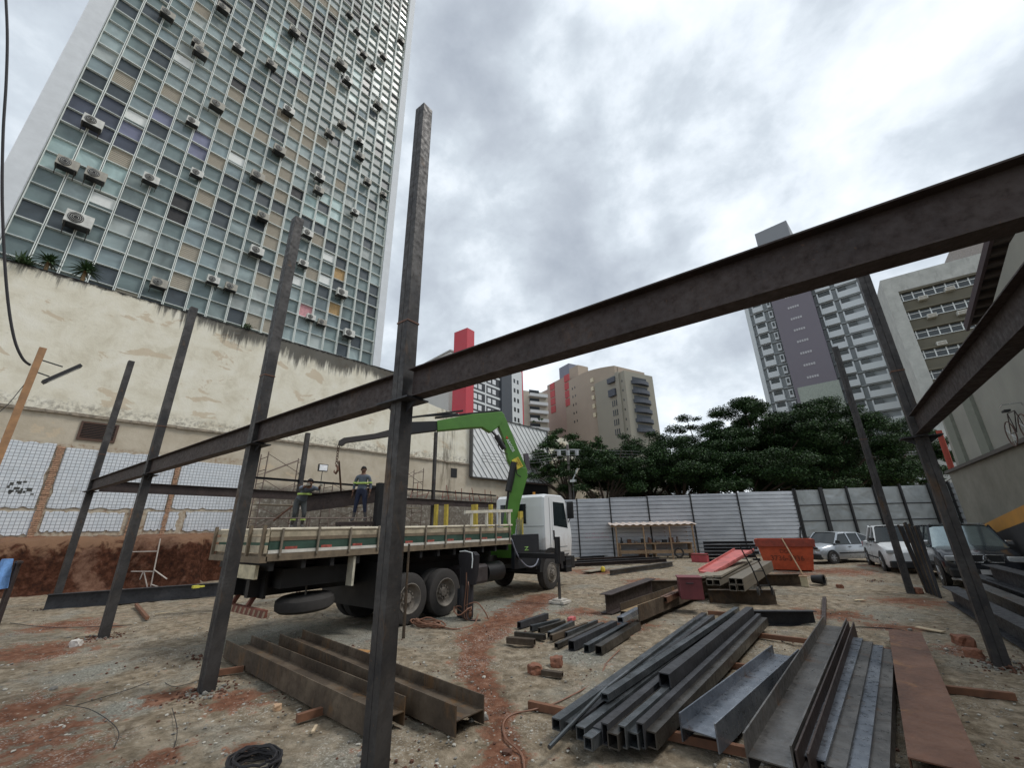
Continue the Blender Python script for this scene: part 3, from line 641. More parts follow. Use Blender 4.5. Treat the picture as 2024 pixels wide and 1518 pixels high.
# pale block behind the red slab, left
def pale_block():
    p = K(890, 760, 118); f = Face(p, 100); x0, _ = f.at(835, 760)
    r = empty('pale_building', M=f.M, label='plain pale grey building just left of the red slab', cat='building')
    m = MB(); zt = f.at(885, 697)[1]; m.box(x0 - 6, -.5, 0, 16, 0, zt); m.build('wall', simple('pale_wall', (.50, .50, .48), .85, var=.08, scale=.2), r)
    m = MB(); m.box(x0 - 6.2, -.3, -.25, 16.2, zt + .01, zt + .5); m.build('parapet', simple('grey_parapet', (.35, .35, .34), .85), r)
pale_block()
def balcony_block():
    p = K(1035, 800, 140); f = Face(p, 30); x1, _ = f.at(1068, 800); zt = f.at(1045, 773)[1]
    r = empty('balcony_building', M=f.M, label='small cream building with stacked balconies between the dark block and the beige block', cat='building')
    m = MB(); m.box(0, x1 + 3, 0, 14, 0, zt); m.build('wall', simple('cream_wall', (.46, .43, .36), .85, var=.08, scale=.2), r)
    z = 6
    while z < zt - 2:
        m = MB(); m.box(x1 * .30, x1 + 2.5, -1.2, -.001, z, z + .25); m.box(x1 * .30, x1 + 2.5, -1.2, -1.1, z + .26, z + 1.1); m.build('balcony', WHT, r)
        m = MB(); m.box(x1 * .35, x1 * .95, -.02, -.001, z + 1.1, z + 2.6); m.build('window', GL, r); z += 3
balcony_block()
def beige_block():
    p = K(1205, 850, 128); PK = simple('pinkish_render', (.37, .275, .235), .85, var=.08, scale=.15); BE = simple('beige_render', (.36, .30, .24), .85, var=.08, scale=.15); BR = simple('beige_red_panels', (.42, .075, .08), .8, var=.15, scale=.5)
    f = Face(p, 113); X = lambda x: f.at(x, 800)[0]; Z = lambda x, y: f.at(x, y)[1]
    r = empty('beige_apartment_block', M=f.M, label='beige apartment block with red window strips and a rounded right end, behind the trees', cat='building')
    for a, b, zt, y0 in ((1066, 1082, Z(1074, 772), .6), (1082.2, 1118, Z(1100, 752), .3)): blk(f, r, 'wing', X(a), X(b), y0, 16, 0, zt, PK)
    # rounded main wing
    xa, xb = X(1118.2), X(1206); zt = Z(1160, 737); m = MB(); pts = []
    for t in range(13):
        u = t / 12; pts.append((xa + (xb - xa) * u, 0 - 2.2 * math.sin(u * math.pi) * .5 + 4.5 * max(0, u - .55) ** 2 * 4))
    pts += [(xb, 18), (xa, 18)]; n = len(pts)
    m.add([(a, b, 0) for a, b in pts] + [(a, b, zt) for a, b in pts], [tuple(range(n)), tuple(range(n, 2 * n))] + [(i, (i + 1) % n, n + (i + 1) % n, n + i) for i in range(n)]); m.build('main_wing', BE, r)
    blk(f, r, 'roof_box', X(1097), X(1117), 3, 8, zt - 6, Z(1110, 716), simple('blue_grey_render', (.20, .21, .26), .85, var=.1, scale=.2))
    blk(f, r, 'roof_box', X(1117.2), X(1135), 3, 8, zt - 6, Z(1122, 722), BE)
    blk(f, r, 'roof_box', X(1180), X(1207), 5, 11, zt - 6, Z(1195, 722), BE); blk(f, r, 'roof_box', X(1207.5), X(1224), 5, 11, zt - 6, Z(1215, 728), BE)
    for a, b, t, y0 in ((1088, 1097, 757, .25), (1120, 1130, 740, -.35)):
        zz = Z(a, t)
        for k in range(4): m = MB(); m.box(X(a), X(b), y0 - .12, y0 + .2, zz - 3 - k * 3.1, zz - .35 - k * 3.1); m.build('red_strip', BR, r)
    cw = simple('cream_window', (.62, .56, .40), .5)
    def sy(x): u = (x - xa) / (xb - xa); return -1.1 * math.sin(u * math.pi) + 18 * max(0, u - .55) ** 2
    for k in range(5):
        z = Z(1175, 755) - k * 3.05
        for a in (1174,): m = MB(); xx = X(a); yy = min(sy(xx), sy(xx + 1.2)); m.box(xx, xx + 1.2, yy - .03, yy + .4, z, z + 1.4); m.build('window', cw, r)
        for a, w in ((1136, .5), (1142, .4)): m = MB(); yy = min(sy(X(a)), sy(X(a) + w)); m.box(X(a), X(a) + w, yy - .04, yy + .3, z + .3, z + 1.1); m.build('window', GL, r)
        m = MB(); m.box(X(1070), X(1070) + .9, .56, .7, z - 1.5, z - .3); m.build('window', cw, r)
    # neighbour with striped balconies
    p2 = K(1247, 850, 118); g = Face(p2, 25); XX = lambda x: g.at(x, 800)[0]; ZZ = lambda x, y: g.at(x, y)[1]
    q = empty('grey_apartment_block', M=g.M, label='grey-green apartment block with dark curved balconies, right of the beige block', cat='building')
    GR = simple('grey_green_render', (.30, .285, .235), .85, var=.07, scale=.15); DG = simple('slate_balcony', (.075, .085, .105), .7, var=.2, scale=.5)
    zt = ZZ(1247, 735); x1 = XX(1297); m = MB(); m.box(0, x1, 0, 14, 0, zt); m.build('right_wing', GR, q)
    D = -Face(g.w(0, 0), 115).at(1208, 800)[0]; m = MB(); m.box(.02, x1 - .3, 14.01 if D > 14 else D - .3, D, 0, zt - .6); m.build('left_wing', GR, q)
    m = MB(); m.box(-.5, 2, D * .30, D * .52, 0, zt + .3); m.build('corner_pier', GR, q)
    for k in range(6):
        z = zt - 4.0 - k * 3.0
        if k < 2: m = MB(); m.box(-.9, -.02, D * (.56 if k else .5), D * .99, z + (.2 if k else 1.6), z + (2.4 if k else 3.2)); m.build('slate_balcony', DG, q)
        else:
            for j in range(3): m = MB(); c = D * (.62 + j * .12); m.box(-.06, -.001, c, c + D * .06, z, z + 1.9); m.build('window', GL, q)
        m = MB(); m.box(-.06, -.001, D * .16, D * .21, z + .6, z + 1.3); m.build('window', GL, q)
        m = MB(); xm = x1 * .5; prof = [(xm + math.cos(rad(180 + i * 18)) * x1 * .30, math.sin(rad(180 + i * 18)) * 1.5) for i in range(11)]; nn = len(prof)
        m.add([(u, w, z) for u, w in prof] + [(u, w, z + 1.15) for u, w in prof], [tuple(range(nn)), tuple(range(nn, 2 * nn))] + [(i, (i + 1) % nn, nn + (i + 1) % nn, nn + i) for i in range(nn)]); m.build('balcony', DG, q)
        m = MB(); m.box(x1 * .25, x1 * .75, -.03, -.001, z + 1.2, z + 2.5); m.build('window', GL, q)
beige_block()

def white_tower():
    p = K(1560, 700, 96); f = Face(p, 98.6)
    X = lambda x, y: f.at(x, y)[0]; Z = lambda x, y: f.at(x, y)[1]
    r = empty('apartment_tower', M=f.M, label='tall white apartment tower with a mauve centre strip, behind the big dark tree', cat='building')
    xm0, xm1 = X(1533, 620), X(1614, 610); xl = X(1482, 620); xr = X(1700, 560); zt = Z(1600, 500) + 1; zc = Z(1530, 452)
    MV = simple('mauve_render', (.185, .17, .20), .85, var=.05, scale=.2); GY = simple('grey_render', (.30, .325, .335), .85, var=.06, scale=.2); WH = simple('tower_white', (.56, .60, .62), .8, var=.05, scale=.2)
    blk(f, r, 'mauve_core', xm0, xm1, -1.6, 10, 0, zt + .5, MV); blk(f, r, 'roof_core', xm0 + .2, xm1 - .6, -1.4, 6, zt + .51, zc, simple('roof_core_grey', (.24, .255, .275), .85, var=.04, scale=.2)); blk(f, r, 'sage_base', xm0 + .6, xm1 + .2, -1.72, -1.601, 0, Z(1605, 765), simple('sage_render', (.33, .37, .33), .85))
    blk(f, r, 'left_wing', xl, xm0 - .01, .4, 12, 0, zt, GY); blk(f, r, 'right_wing', xm1 + .01, xr, .4, 12, 0, zt + .5, GY)
    blk(f, r, 'end_pier', xr + .01, xr + 1.1, -.8, 12, 0, zt + .5, WH); blk(f, r, 'end_pier', xl - .9, xl - .01, -.4, 12, 0, zt, WH)
    FL = 2.93; z = zt - FL
    fr = simple('dark_pane', (.05, .06, .06), .2)
    def mod(x0, x1, z, y0, w0, w1, win=True):
        m = MB(); m.box(x0, x1, y0, .399, z, z + 1.35); m.box(x0, x0 + .25, y0, .399, z + 1.351, z + 2.35); m.box(x1 - .25, x1, y0, .399, z + 1.351, z + 2.35); m.build('balcony', WH, r)
        if win: m = MB(); m.box(x0 + (x1 - x0) * w0, x0 + (x1 - x0) * w1, y0 + .3, y0 + .36, z + 1.2, z + 2.3); m.build('window', fr, r)
    rng = random.Random(4)
    while z > 4:
        w = xr - xm1
        mod(xm1 + .7, xm1 + w * .40, z, -.7, .15, .85)
        mod(xm1 + w * .50, xr - .35, z, -.35, .05, .45)
        mod(xl + .8, xl + (xm0 - xl) * .58, z, -.5, .2, .8)
        m = MB(); m.box(xm0 - 1.35, xm0 - .5, -.3, .399, z + .3, z + 2.2); m.build('bay', WH, r); m = MB(); m.box(xm0 - 1.15, xm0 - .7, -.34, -.301, z + .9, z + 1.9); m.build('window', fr, r)
        m = MB(); xc = (xm0 + xm1) / 2
        for k in range(5): m.box(xc - 1.1 + k * .46, xc - .75 + k * .46, -1.66, -1.601, z + .5, z + 1.0)
        m.build('vent_window', simple('pale_vents', (.42, .42, .44), .6) if 'pv' not in MAT else MAT['pv'], r)
        m = MB(); m.box(xm1 + .01, xr - .01, -.10, .398, z - .28, z - .02); m.build('floor_band', GY, r); m = MB(); m.box(xl, xm0 - .02, -.10, .398, z - .28, z - .02); m.build('floor_band', GY, r)
        m = MB(); m.box(xr + .3, xr + .7, -.84, -.801, z + .6, z + 1.3); m.build('window', fr, r)
        z -= FL
MAT['pv'] = simple('pale_vents', (.45, .45, .47), .6)
white_tower()

def concrete_office():
    p = K(1740, 560, 62); f = Face(p, 90.5); X = lambda x, y: f.at(x, y)[0]; Z = lambda x, y: f.at(x, y)[1]
    r = empty('concrete_office_block', M=f.M, label='stained white concrete office block with ribbon windows, upper right beyond the beams', cat='building')
    CN = Mt('stained_concrete', .9); v = CN.co(); n = CN.noise(v, .7, 8, .7); n2 = CN.noise(CN.co(scale=(1, 1, .25)), 1.6, 7, .7)
    CN.col(CN.mix(CN.math('MULTIPLY', CN.step(n2, .5, .75), .5), CN.ramp(n, [(.3, (.38, .39, .37)), (.7, (.55, .56, .53))]), (.20, .20, .19)))
    OL = simple('olive_render', (.14, .13, .098), .9, var=.15, scale=.4); zt = Z(1740, 556); x0 = 0; xw = X(1776, 581)
    ztw = Z(1776, 578)
    m = MB(); m.box(-.0, xw, -.3, 16, 0, zt); m.box(xw + .001, 40, -.3, 16, ztw, zt); m.build('concrete_frame', CN.m, r)
    m = MB(); m.box(xw + .002, 40, .25, 15.9, 0, ztw - .002); m.build('olive_wall', OL, r)
    fl = (Z(1776, 581) - Z(1793, 623)); z = ztw - .35; fl = 3.05
    for k in range(5):
        zz = z - k * fl; m = MB(); m.box(xw + .05, 40, .18, .249, zz - 1.15, zz); m.build('window_band', simple('office_glass', (.05, .06, .065), .15) if k == 0 else MAT['og'], r) if k else None
        if k == 0: MAT['og'] = simple('office_glass', (.05, .06, .065), .15); m.build('window_band', MAT['og'], r)
        q = MB(); xx = xw + .2; q.box(xw + .05, 40, .11, .179, zz - .42, zz - .34); q.box(xw + .05, 40, .10, .179, zz - 1.22, zz - 1.14)
        while xx < 39: q.box(xx, xx + .12, .08, .179, zz - 1.14, zz - .0); xx += 1.15
        q.build('window_frame', MAT['white_metal'], r)
        s = MB(); s.box(xw + .003, 40, -.25, .24, zz + .35 - .3, zz + .35 - .02); s.build('sunshade', OL, r)
    acs = [(1825, 593), (1878, 575), (1843, 628), (1903, 622), (1862, 683)]
    src = None
    for k, (a, b) in enumerate(acs):
        s, zz = f.at(a, b)
        if src is None:
            src = empty('window_air_conditioner'); c = MB(); c.box(-.5, .5, -.55, .2, 0, .55); c.build('casing', ACM[0], src, bevel=.03); g = MB(); g.box(-.42, .42, -.57, -.551, .08, .46); g.build('grille', ACM[3], src); o = src
        else: o = copy_tree(src)
        o.matrix_world = f.M @ Matrix.Translation((s, .1, zz)); o['category'] = 'air conditioner'; o['group'] = 'air conditioners on the concrete office block'
        o['label'] = 'boxy air conditioner under the %s ribbon window of the concrete block, %s' % (('upper', 'upper', 'middle', 'middle', 'lowest')[k], ('left one', 'right one', 'left one', 'right one', 'alone')[k])
    m = MB(); x2 = X(1900, 505); m.box(x2, 40, 3, 12, zt + .01, zt + 3.2); m.build('roof_house', simple('dull_roof_house', (.30, .27, .25), .9), r)
concrete_office()

# ------------------------------------------------------------------ right-hand side building along the lot
RF = Face((4.5, 10), 0)
def right_building():
    f = Face((4.6, 6), 0)       # +x of the frame runs away from the camera, +y points to -X (into the lot)
    r = empty('side_wall_building', M=f.M, label='weathered concrete side wall with a ledge and orange stripe along the right of the lot', cat='wall')
    CO2 = Mt('grey_olive_render', .9); v = CO2.co(); n = CO2.noise(v, .8, 8, .7); n2 = CO2.noise(v, 6, 6, .7)
    CO2.col(CO2.mix(CO2.math('MULTIPLY', CO2.step(n2, .5, .8), .4), CO2.ramp(n, [(.3, (.16, .15, .12)), (.7, (.26, .25, .21))]), (.08, .075, .06))); CO2.bump(n2, .3, .02)
    P = lambda x, y: f.at(x, y)
    m = MB(); m.box(-9, 19.6, -.6, 0, 0, 3.86); m.build('lower_wall', CO2.m, r)
    m = MB(); m.box(-9, 19.8, -.7, .10, 3.862, 3.97); m.build('ledge', simple('dark_ledge', (.10, .09, .08), .9), r)
    def wedge(prof, y0, y1, nm, mt):
        m = MB(); n = len(prof); m.add([(x, y0, z) for x, z in prof] + [(x, y1, z) for x, z in prof], [tuple(range(n)), tuple(range(2 * n - 1, n - 1, -1))] + [(i, (i + 1) % n, n + (i + 1) % n, n + i) for i in range(n)]); m.build(nm, mt, r)
    wedge([(-9, 3.972), (18.6, 3.972), (18.2, 6.2), (10.6, 7.0), (7.2, 8.0), (-9, 8.3)], -6, -.12, 'upper_wall', simple('pale_grey_render', (.30, .30, .265), .9, var=.14, scale=.8))
    for k, (x0, x1) in enumerate(((16.6, 17.6), (13.6, 14.5))):
        wedge([(x0, 3.975), (x1, 3.975), (x1 - .1, 5.9 + .1 * k), (x0 - .1, 5.9 + .1 * k)], -.119, -.02, 'pilaster', simple('sage_pilaster', (.20, .215, .18), .9, var=.15) if k % 2 == 0 else bpy.data.materials['sage_pilaster'])
    # orange stripe rising toward the camera
    (xa, za), (xb, zb) = P(1952, 1052), P(2024, 1022); sl = (zb - za) / (xb - xa)
    m = MB(); x0 = xa; x1 = -8
    m.add([(x0, .006, za - .12), (x1, .006, za - .12 + sl * (x1 - x0)), (x1, .006, za + .28 + sl * (x1 - x0)), (x0, .006, za + .28)], [(0, 1, 2, 3)]); m.build('orange_stripe', simple('orange_stripe_paint', (.50, .24, .045), .7, var=.2, scale=1.5), r)
    m = MB(); m.add([(x0, .0055, 0), (x1, .0055, 0), (x1, .0055, za - .13 + sl * (x1 - x0)), (x0, .0055, za - .13)], [(0, 1, 2, 3)]); m.build('dark_dado', simple('dark_dado_paint', (.035, .033, .035), .8), r)
    # eaves with purlins, seen from below
    e = empty('roof_eaves', M=f.M, label='dark roof eaves with timber purlins high above the right side wall', cat='roof')
    A, B2 = (7.2, 8.47), (11.2, 7.42); ex = Vector((B2[0] - A[0], 0, B2[1] - A[1])); L = ex.length; ex.normalize()
    def rk(x, y, z): p = Vector((A[0], 0, A[1])) + ex * x; return (p.x, y, p.z + z)
    def slab(x0, x1, y0, y1, z0, z1, m): m.add([rk(x, y, z) for x in (x0, x1) for y in (y0, y1) for z in (z0, z1)], [(0, 1, 3, 2), (4, 6, 7, 5), (0, 4, 5, 1), (2, 3, 7, 6), (0, 2, 6, 4), (1, 5, 7, 3)])
    m = MB(); slab(0, L, -1.6, -.04, .12, .17, m); m.build('roof_sheet', simple('old_roof_sheet', (.03, .024, .022), .9, var=.4), e)
    x = .05; 
    while x < L - .1: m = MB(); slab(x, x + .09, -1.6, -.05, -.03, .118, m); m.build('purlin', bpy.data.materials.get('purlin_timber') or simple('purlin_timber', (.055, .04, .032), .9, var=.4), e); x += .42
    m = MB(); slab(0, L, -.039, .03, -.05, .18, m); m.build('fascia', simple('fascia_timber', (.06, .04, .045), .9), e)
    # red downpipe at the far corner
    q = MB(); q.rod((18.9, .0, 3.98), (18.7, .0, 5.6), .10); o = q.build('downpipe', simple('red_pipe', (.35, .06, .04), .7), r)
    # bicycle hung above the ledge
    b = empty('bicycle', label='rusty old bicycle hung above the ledge of the right side wall', cat='bicycle')
    wx, wz = P(2010, 858); wl_ = [wx - .0, wx - 1.05]; src = None
    for x in wl_:
        m = MB(); c = (x, .0, wz + .02); m.tube([(x + .33 * math.cos(a * math.pi / 14), 0, c[2] + .33 * math.sin(a * math.pi / 14)) for a in range(28)], .014, 6, closed=True); w = m.build('wheel', simple('old_tyre', (.10, .055, .045), .9), b)
        m = MB()
        for a in range(12): m.rod((x, 0, c[2]), (x + .32 * math.cos(a * .5236), 0, c[2] + .32 * math.sin(a * .5236)), .004, 4)
        m.build('spokes', MAT['chrome'], w)
    m = MB(); z = wz + .02; A = (wx, 0, z); B = (wx - .42, 0, z - .02); S = (wx - .32, 0, z + .5); H = (wx - .85, 0, z + .48); Fk = (wx - 1.05, 0, z)
    for a, c in ((A, B), (A, S), (B, S), (B, H), (S, H), (H, Fk)): m.rod(a, c, .011, 6)
    m.build('frame', MAT['steel_brown'], b); m = MB(); m.box(S[0] - .12, S[0] + .12, -.06, .06, z + .55, z + .6); m.build('saddle', MAT['black'], b)
    m = MB(); m.tube([(H[0] + .1, -.2, z + .62), (H[0], -.18, z + .66), (H[0], .18, z + .66), (H[0] + .1, .2, z + .62)], .012); m.build('handlebar', MAT['chrome'], b)
    b.matrix_world = f.M @ Matrix.Translation((0, .0, 0)) ; b.location += f.n * -(-.1)
right_building()
# ------------------------------------------------------------------ hoarding, trees, utility pole
FF = Face((-13.7, 25.6), 57)
def sheet(mb, x0, x1, z0, z1, pitch, depth, y=0, m=0):
    """horizontal ribs: each rib a shallow trapezoid fold"""
    z = z0; vs = []; zs = []
    while z < z1 - 1e-3:
        for dz, dy in ((0, 0), (.01, -depth), (.78, -depth), (.80, 0)): zs.append((min(z + dz * pitch, z1), y + dy))
        z += pitch
    zs.append((z1, y))
    for a, b in zs: vs += [(x0, b, a), (x1, b, a)]
    mb.add(vs, [(2 * i, 2 * i + 1, 2 * i + 3, 2 * i + 2) for i in range(len(zs) - 1)], m)
def fence():
    r = empty('metal_hoarding', M=FF.M, label='silver corrugated metal hoarding with horizontal ribs and black posts, back of the lot', cat='fence')
    S = Mt('galvanised_sheet', .42, .55, .5); v = S.co(scale=(.5, 1, 1)); n = S.noise(v, 1.4, 6, .7); S.col(S.ramp(n, [(.3, (.42, .44, .47)), (.7, (.62, .64, .67))]))
    x1, _ = FF.at(1572, 1000); posts = [FF.at(a, 1040)[0] for a in (1143, 1209, 1285, 1372, 1467)] + [x1]
    posts = [-4, -1.5] + posts
    for a, b in zip(posts[:-1], posts[1:]):
        mb = MB(); h = 3.72 + .018 * ((a + b) / 2); sheet(mb, a + .02, b - .02, .10, h, .243, .085); mb.build('ribbed_sheet', S.m, r, recalc=False)
    for p in posts:
        m = MB(); h = 3.78 + .02 * p; m.box(p - .04, p + .04, -.14, -.06, 0, h); m.build('post', MAT['black'], r)
    m = MB(); m.bar((x1 - .5, -.2, 0), (x1 - .08, -.1, 1.7), .05, .05); m.build('brace', MAT['black'], r)
    t = text_mesh('graffiti', 'sidado', .62, simple('faded_pink_paint', (.46, .28, .33), .6), r, Matrix.Translation((FF.at(1180, 1058)[0], -.062, FF.at(1180, 1058)[1])) @ Matrix.Rotation(rad(90), 4, 'X'), extrude=.003)
    t = text_mesh('graffiti', 'rep', .30, simple('faded_grey_paint', (.22, .24, .30), .6), r, Matrix.Translation((FF.at(1428, 1059)[0], -.062, FF.at(1428, 1059)[1])) @ Matrix.Rotation(rad(90), 4, 'X'), extrude=.003)
    # flat panel gate section continuing right
    F2 = Face(FF.w(x1 + .12, 0), 59); g = empty('panel_gate', M=F2.M, label='dull grey flat-sheet gate panels in black frames behind the silver hatchback', cat='fence')
    PM = Mt('dull_zinc_sheet', .5, .35, .5); v = PM.co(); n = PM.noise(v, .7, 5, .6, .6); PM.col(PM.ramp(n, [(.3, (.24, .26, .26)), (.7, (.38, .40, .40))])); PM.bump(PM.noise(v, .9, 2, .5, .5), .6, .25)
    xs = [F2.at(a, 1000)[0] for a in (1628, 1680, 1735, 1788, 1845, 1888)]; xs = [0] + xs; top = 4.0
    for i, (a, b) in enumerate(zip(xs[:-1], xs[1:])):
        for k in range(4):
            m = MB(); z0 = .1 + k * .98; m.box(a + .03, b - .03, -.01, .02, z0, z0 + .95 + (.03 * i if k == 3 else 0)); m.build('panel', PM.m, g)
    m = MB()
    for i, x in enumerate(xs): w = .11 if i in (1,) else .05; m.box(x - w, x + w, -.16, -.021, 0, top + .1 + .03 * i)
    m.build('posts', MAT['black'], g)
    m = MB()
    for k in range(1, 4): m.box(0, xs[-1], -.06, -.012, .06 + k * .98, .11 + k * .98)
    m.build('rails', MAT['black'], g)
    # striped return beside the building
    q = empty('side_gate', label='ribbed metal gate end beside the concrete side wall, behind the dark car', cat='gate'); A = F2.w(xs[-1] + .1, 0); F3 = Face(A, 180 - 22); q.matrix_world = F3.M
    m = MB(); sheet(m, 0, 4.2, .1, 4.2, .38, .07); m.build('ribbed_sheet', S.m, q, recalc=False)
    m = MB(); m.box(4.21, 4.32, -.12, .02, 0, 4.4); m.box(-.1, -.01, -.12, .02, 0, 4.3); m.build('post', MAT['black'], q)
fence()

LEAF = []
for nm, c in (('leaf_dark', (.014, .034, .010)), ('leaf_mid', (.030, .066, .017)), ('leaf_light', (.052, .105, .027))):
    M = Mt(nm, .65, 0, .3); n = M.noise(M.co(), 3, 3, .6); M.col(M.ramp(n, [(.3, tuple(x * .7 for x in c)), (.7, tuple(x * 1.4 for x in c))])); M.b.inputs['Subsurface Weight'].default_value = 0; LEAF.append(M.m)
BARK = simple('bark', (.075, .055, .040), .95, var=.4, bump=.4)
def leaf_mesh(name, clumps, per, size, rng_seed, parent, mats, light=.25, flat=.55):
    rng = np.random.default_rng(rng_seed); V = []; F = []; MI = []; b = 0
    for (c, r) in clumps:
        n = int(per * r * r); u = rng.normal(size=(n, 3)); u /= np.linalg.norm(u, axis=1)[:, None]
        rr = r * (rng.random(n) ** .45)[:, None]; P = np.array(c) + u * rr * np.array([1, 1, flat]) + rng.normal(size=(n, 3)) * r * .07; up = u[:, 2]
        nrm = rng.normal(size=(n, 3)) * .55 + np.array([0, 0, 1.0]); nrm /= np.linalg.norm(nrm, axis=1)[:, None]
        t = np.cross(nrm, rng.normal(size=(n, 3))); t /= np.linalg.norm(t, axis=1)[:, None]; q = np.cross(nrm, t)
        s = (size * (.6 + .8 * rng.random(n)))[:, None]
        vv = np.stack([P - t * s, P - q * s * .45, P + t * s, P + q * s * .45], 1).reshape(-1, 3); V.append(vv)
        F.append((np.arange(4 * n).reshape(n, 4)) + b); b += 4 * n
        MI.append(rng.choice([0, 1, 2], size=n, p=[.45, .45, .10] if light < .3 else [.2, .45, .35]))
    V = np.concatenate(V); F = np.concatenate(F); MI = np.concatenate(MI)
    me = bpy.data.meshes.new(name); me.vertices.add(len(V)); me.vertices.foreach_set('co', V.ravel()); me.loops.add(F.size); me.loops.foreach_set('vertex_index', F.ravel().astype(np.int32))
    me.polygons.add(len(F)); me.polygons.foreach_set('loop_start', np.arange(0, F.size, 4, dtype=np.int32)); me.update(calc_edges=True)
    for m in mats: me.materials.append(m)
    me.polygons.foreach_set('material_index', MI.astype(np.int32)); o = bpy.data.objects.new(name, me); COL.objects.link(o); o.parent = parent; return o
def tree(px, py, k, R, Hc, label, seed, n=34, per=1050, size=.085, light=.2, name='broad_tree', hole=1.0, low=.35, flat=.42):
    n = int(n * 2.0)
    """crown centred above the ground point seen at (px) at camera depth k; py is the crown top"""
    rng = random.Random(seed); top = K(px, py, k); r = empty(name, loc=(top.x, top.y, 0), label=label, cat='tree', group='trees behind the hoarding'); H = top.z
    cl = []; sk = MB(); th = H * low
    sk.tube([(0, 0, -.2), (.1, .05, th * .5), (.0, .1, th)], [.34, .27, .22], 8)
    for i in range(n):
        a = rng.uniform(0, 6.283); q = math.sqrt(rng.random()); x, y = R * q * math.cos(a), R * q * math.sin(a)
        z = th + (H - th) * (1 - q * q * .55) * rng.uniform(.42, 1.0); cr = R * rng.uniform(.09, .22) * hole
        z = min(z, H - cr * .5); cl.append(((x, y, z), cr))
        if i < 14: sk.tube([(0, .1, th * .9), (x * .35, y * .35, th + (z - th) * .45), (x * .8, y * .8, z - cr * .2)], [.15, .09, .03], 6)
    sk.build('trunk', BARK, r); leaf_mesh('crown', cl, per, size, seed, r, LEAF, light, flat); return r
tree(1478, 770, 41, 6.4, 0, 'tallest broad dark tree in front of the white tower, left of the mauve strip', 3, 46)
tree(1590, 792, 40, 6.2, 0, 'broad dark tree below the mauve strip of the white tower', 4, 44)
tree(1695, 812, 43, 6.0, 0, 'dark tree right of the thin back column, below the white balconies', 5, 40)
tree(1380, 808, 43, 5.6, 0, 'dark spreading tree left of the tallest crown', 6, 40)
tree(1262, 848, 37, 5.4, 0, 'low dense tree in front of the grey-green apartment block', 7, 40)
tree(1185, 868, 34, 4.4, 0, 'dark tree behind the utility pole, right of the ribbed screen', 8, 34)
tree(1118, 832, 40, 4.6, 0, 'lighter open-leaved tree in front of the beige block, nearest the ribbed screen', 9, 42, 520, .11, .5, hole=.95)
tree(1765, 872, 46, 4.5, 0, 'smaller brighter green tree at the right end of the tree row', 10, 30, 450, .13, .5)
tree(1040, 800, 120, 7.0, 0, 'thin street tree in front of the small balcony building', 11, 22, 60, .32, .3, hole=.6)
tree(1450, 862, 36, 6.0, 0, 'low dark tree in the front row over the middle of the hoarding', 12, 42)
tree(1330, 880, 35, 5.4, 0, 'low dark tree in the front row above the tin-roofed bench shelter', 13, 38)
tree(1620, 872, 37, 6.0, 0, 'low dark tree in the front row behind the silver hatchback', 14, 40)
tree(1555, 866, 46, 6.0, 0, 'dark tree in shade behind the front row, above the orange skip', 15, 40)
tree(1815, 830, 70, 4.5, 0, 'sparse roadside tree by the foot of the white tower', 16, 24, 110, .25, .4, hole=.7)
def pole():
    b = K(1128, 985, 33); t = K(1130, 872, 33); r = empty('utility_pole', loc=(b.x, b.y, 0), label='utility pole with grey crossarm boxes and wires in front of the trees', cat='pole')
    h = t.z; m = MB(); m.rod((0, 0, 0), (0, 0, h), .16, 10, r2=.11); m.build('mast', simple('grey_pole', (.16, .14, .13), .9), r)
    m = MB(); d = CR.copy(); d.z = 0; d.normalize()
    m.bar(d * -1.1 + Vector((0, 0, h - .45)), d * 1.3 + Vector((0, 0, h - .45)), .1, .1); m.build('crossarm', simple('pale_crossarm', (.35, .36, .36), .8), r)
    for k in range(3): q = MB(); c = d * (-.7 + k * .75); q.rod(c + Vector((0, -.1, h - .95)), c + Vector((0, -.1, h - .5)), .16, 10); q.build('transformer', simple('transformer_grey', (.40, .41, .42), .6), r)
    w = empty('power_line', loc=(b.x, b.y, 0), label='thin overhead wires running off both sides of the utility pole', cat='wire'); m = MB()
    for k in range(4):
        for sgn, L in ((-1, 9), (1, 30)):
            c0 = Vector((0, 0, h - .35 - .25 * k)); e = d * sgn * L + Vector((0, 3 if sgn > 0 else 0, h - .2 - .25 * k)); m.tube([c0.lerp(e, t / 8) - Vector((0, 0, .5 * math.sin(t / 8 * math.pi))) for t in range(9)], .018, 4)
    m.build('wires', simple('pale_wire', (.20, .20, .20), .6), w)
    l = empty('street_lamp', label='street lamp with a pale slanted arm among the dark trees right of the pole', cat='street lamp'); p = K(1132, 945, 32); l.location = (p.x, p.y, 0)
    m = MB(); m.rod((0, 0, 0), (0, 0, p.z - .1), .05, 6); m.build('mast', simple('lamp_mast', (.10, .10, .10), .7), l)
    m = MB(); m.bar((0, 0, p.z - .12), d * .42 + Vector((0, 0, p.z + .75)), .07, .07); m.build('arm', MAT['white_metal'], l); m = MB(); m.box(-.2, .25, -.12, .12, p.z - .32, p.z - .13); m.build('lamp_head', MAT['white_metal'], l)
pole()
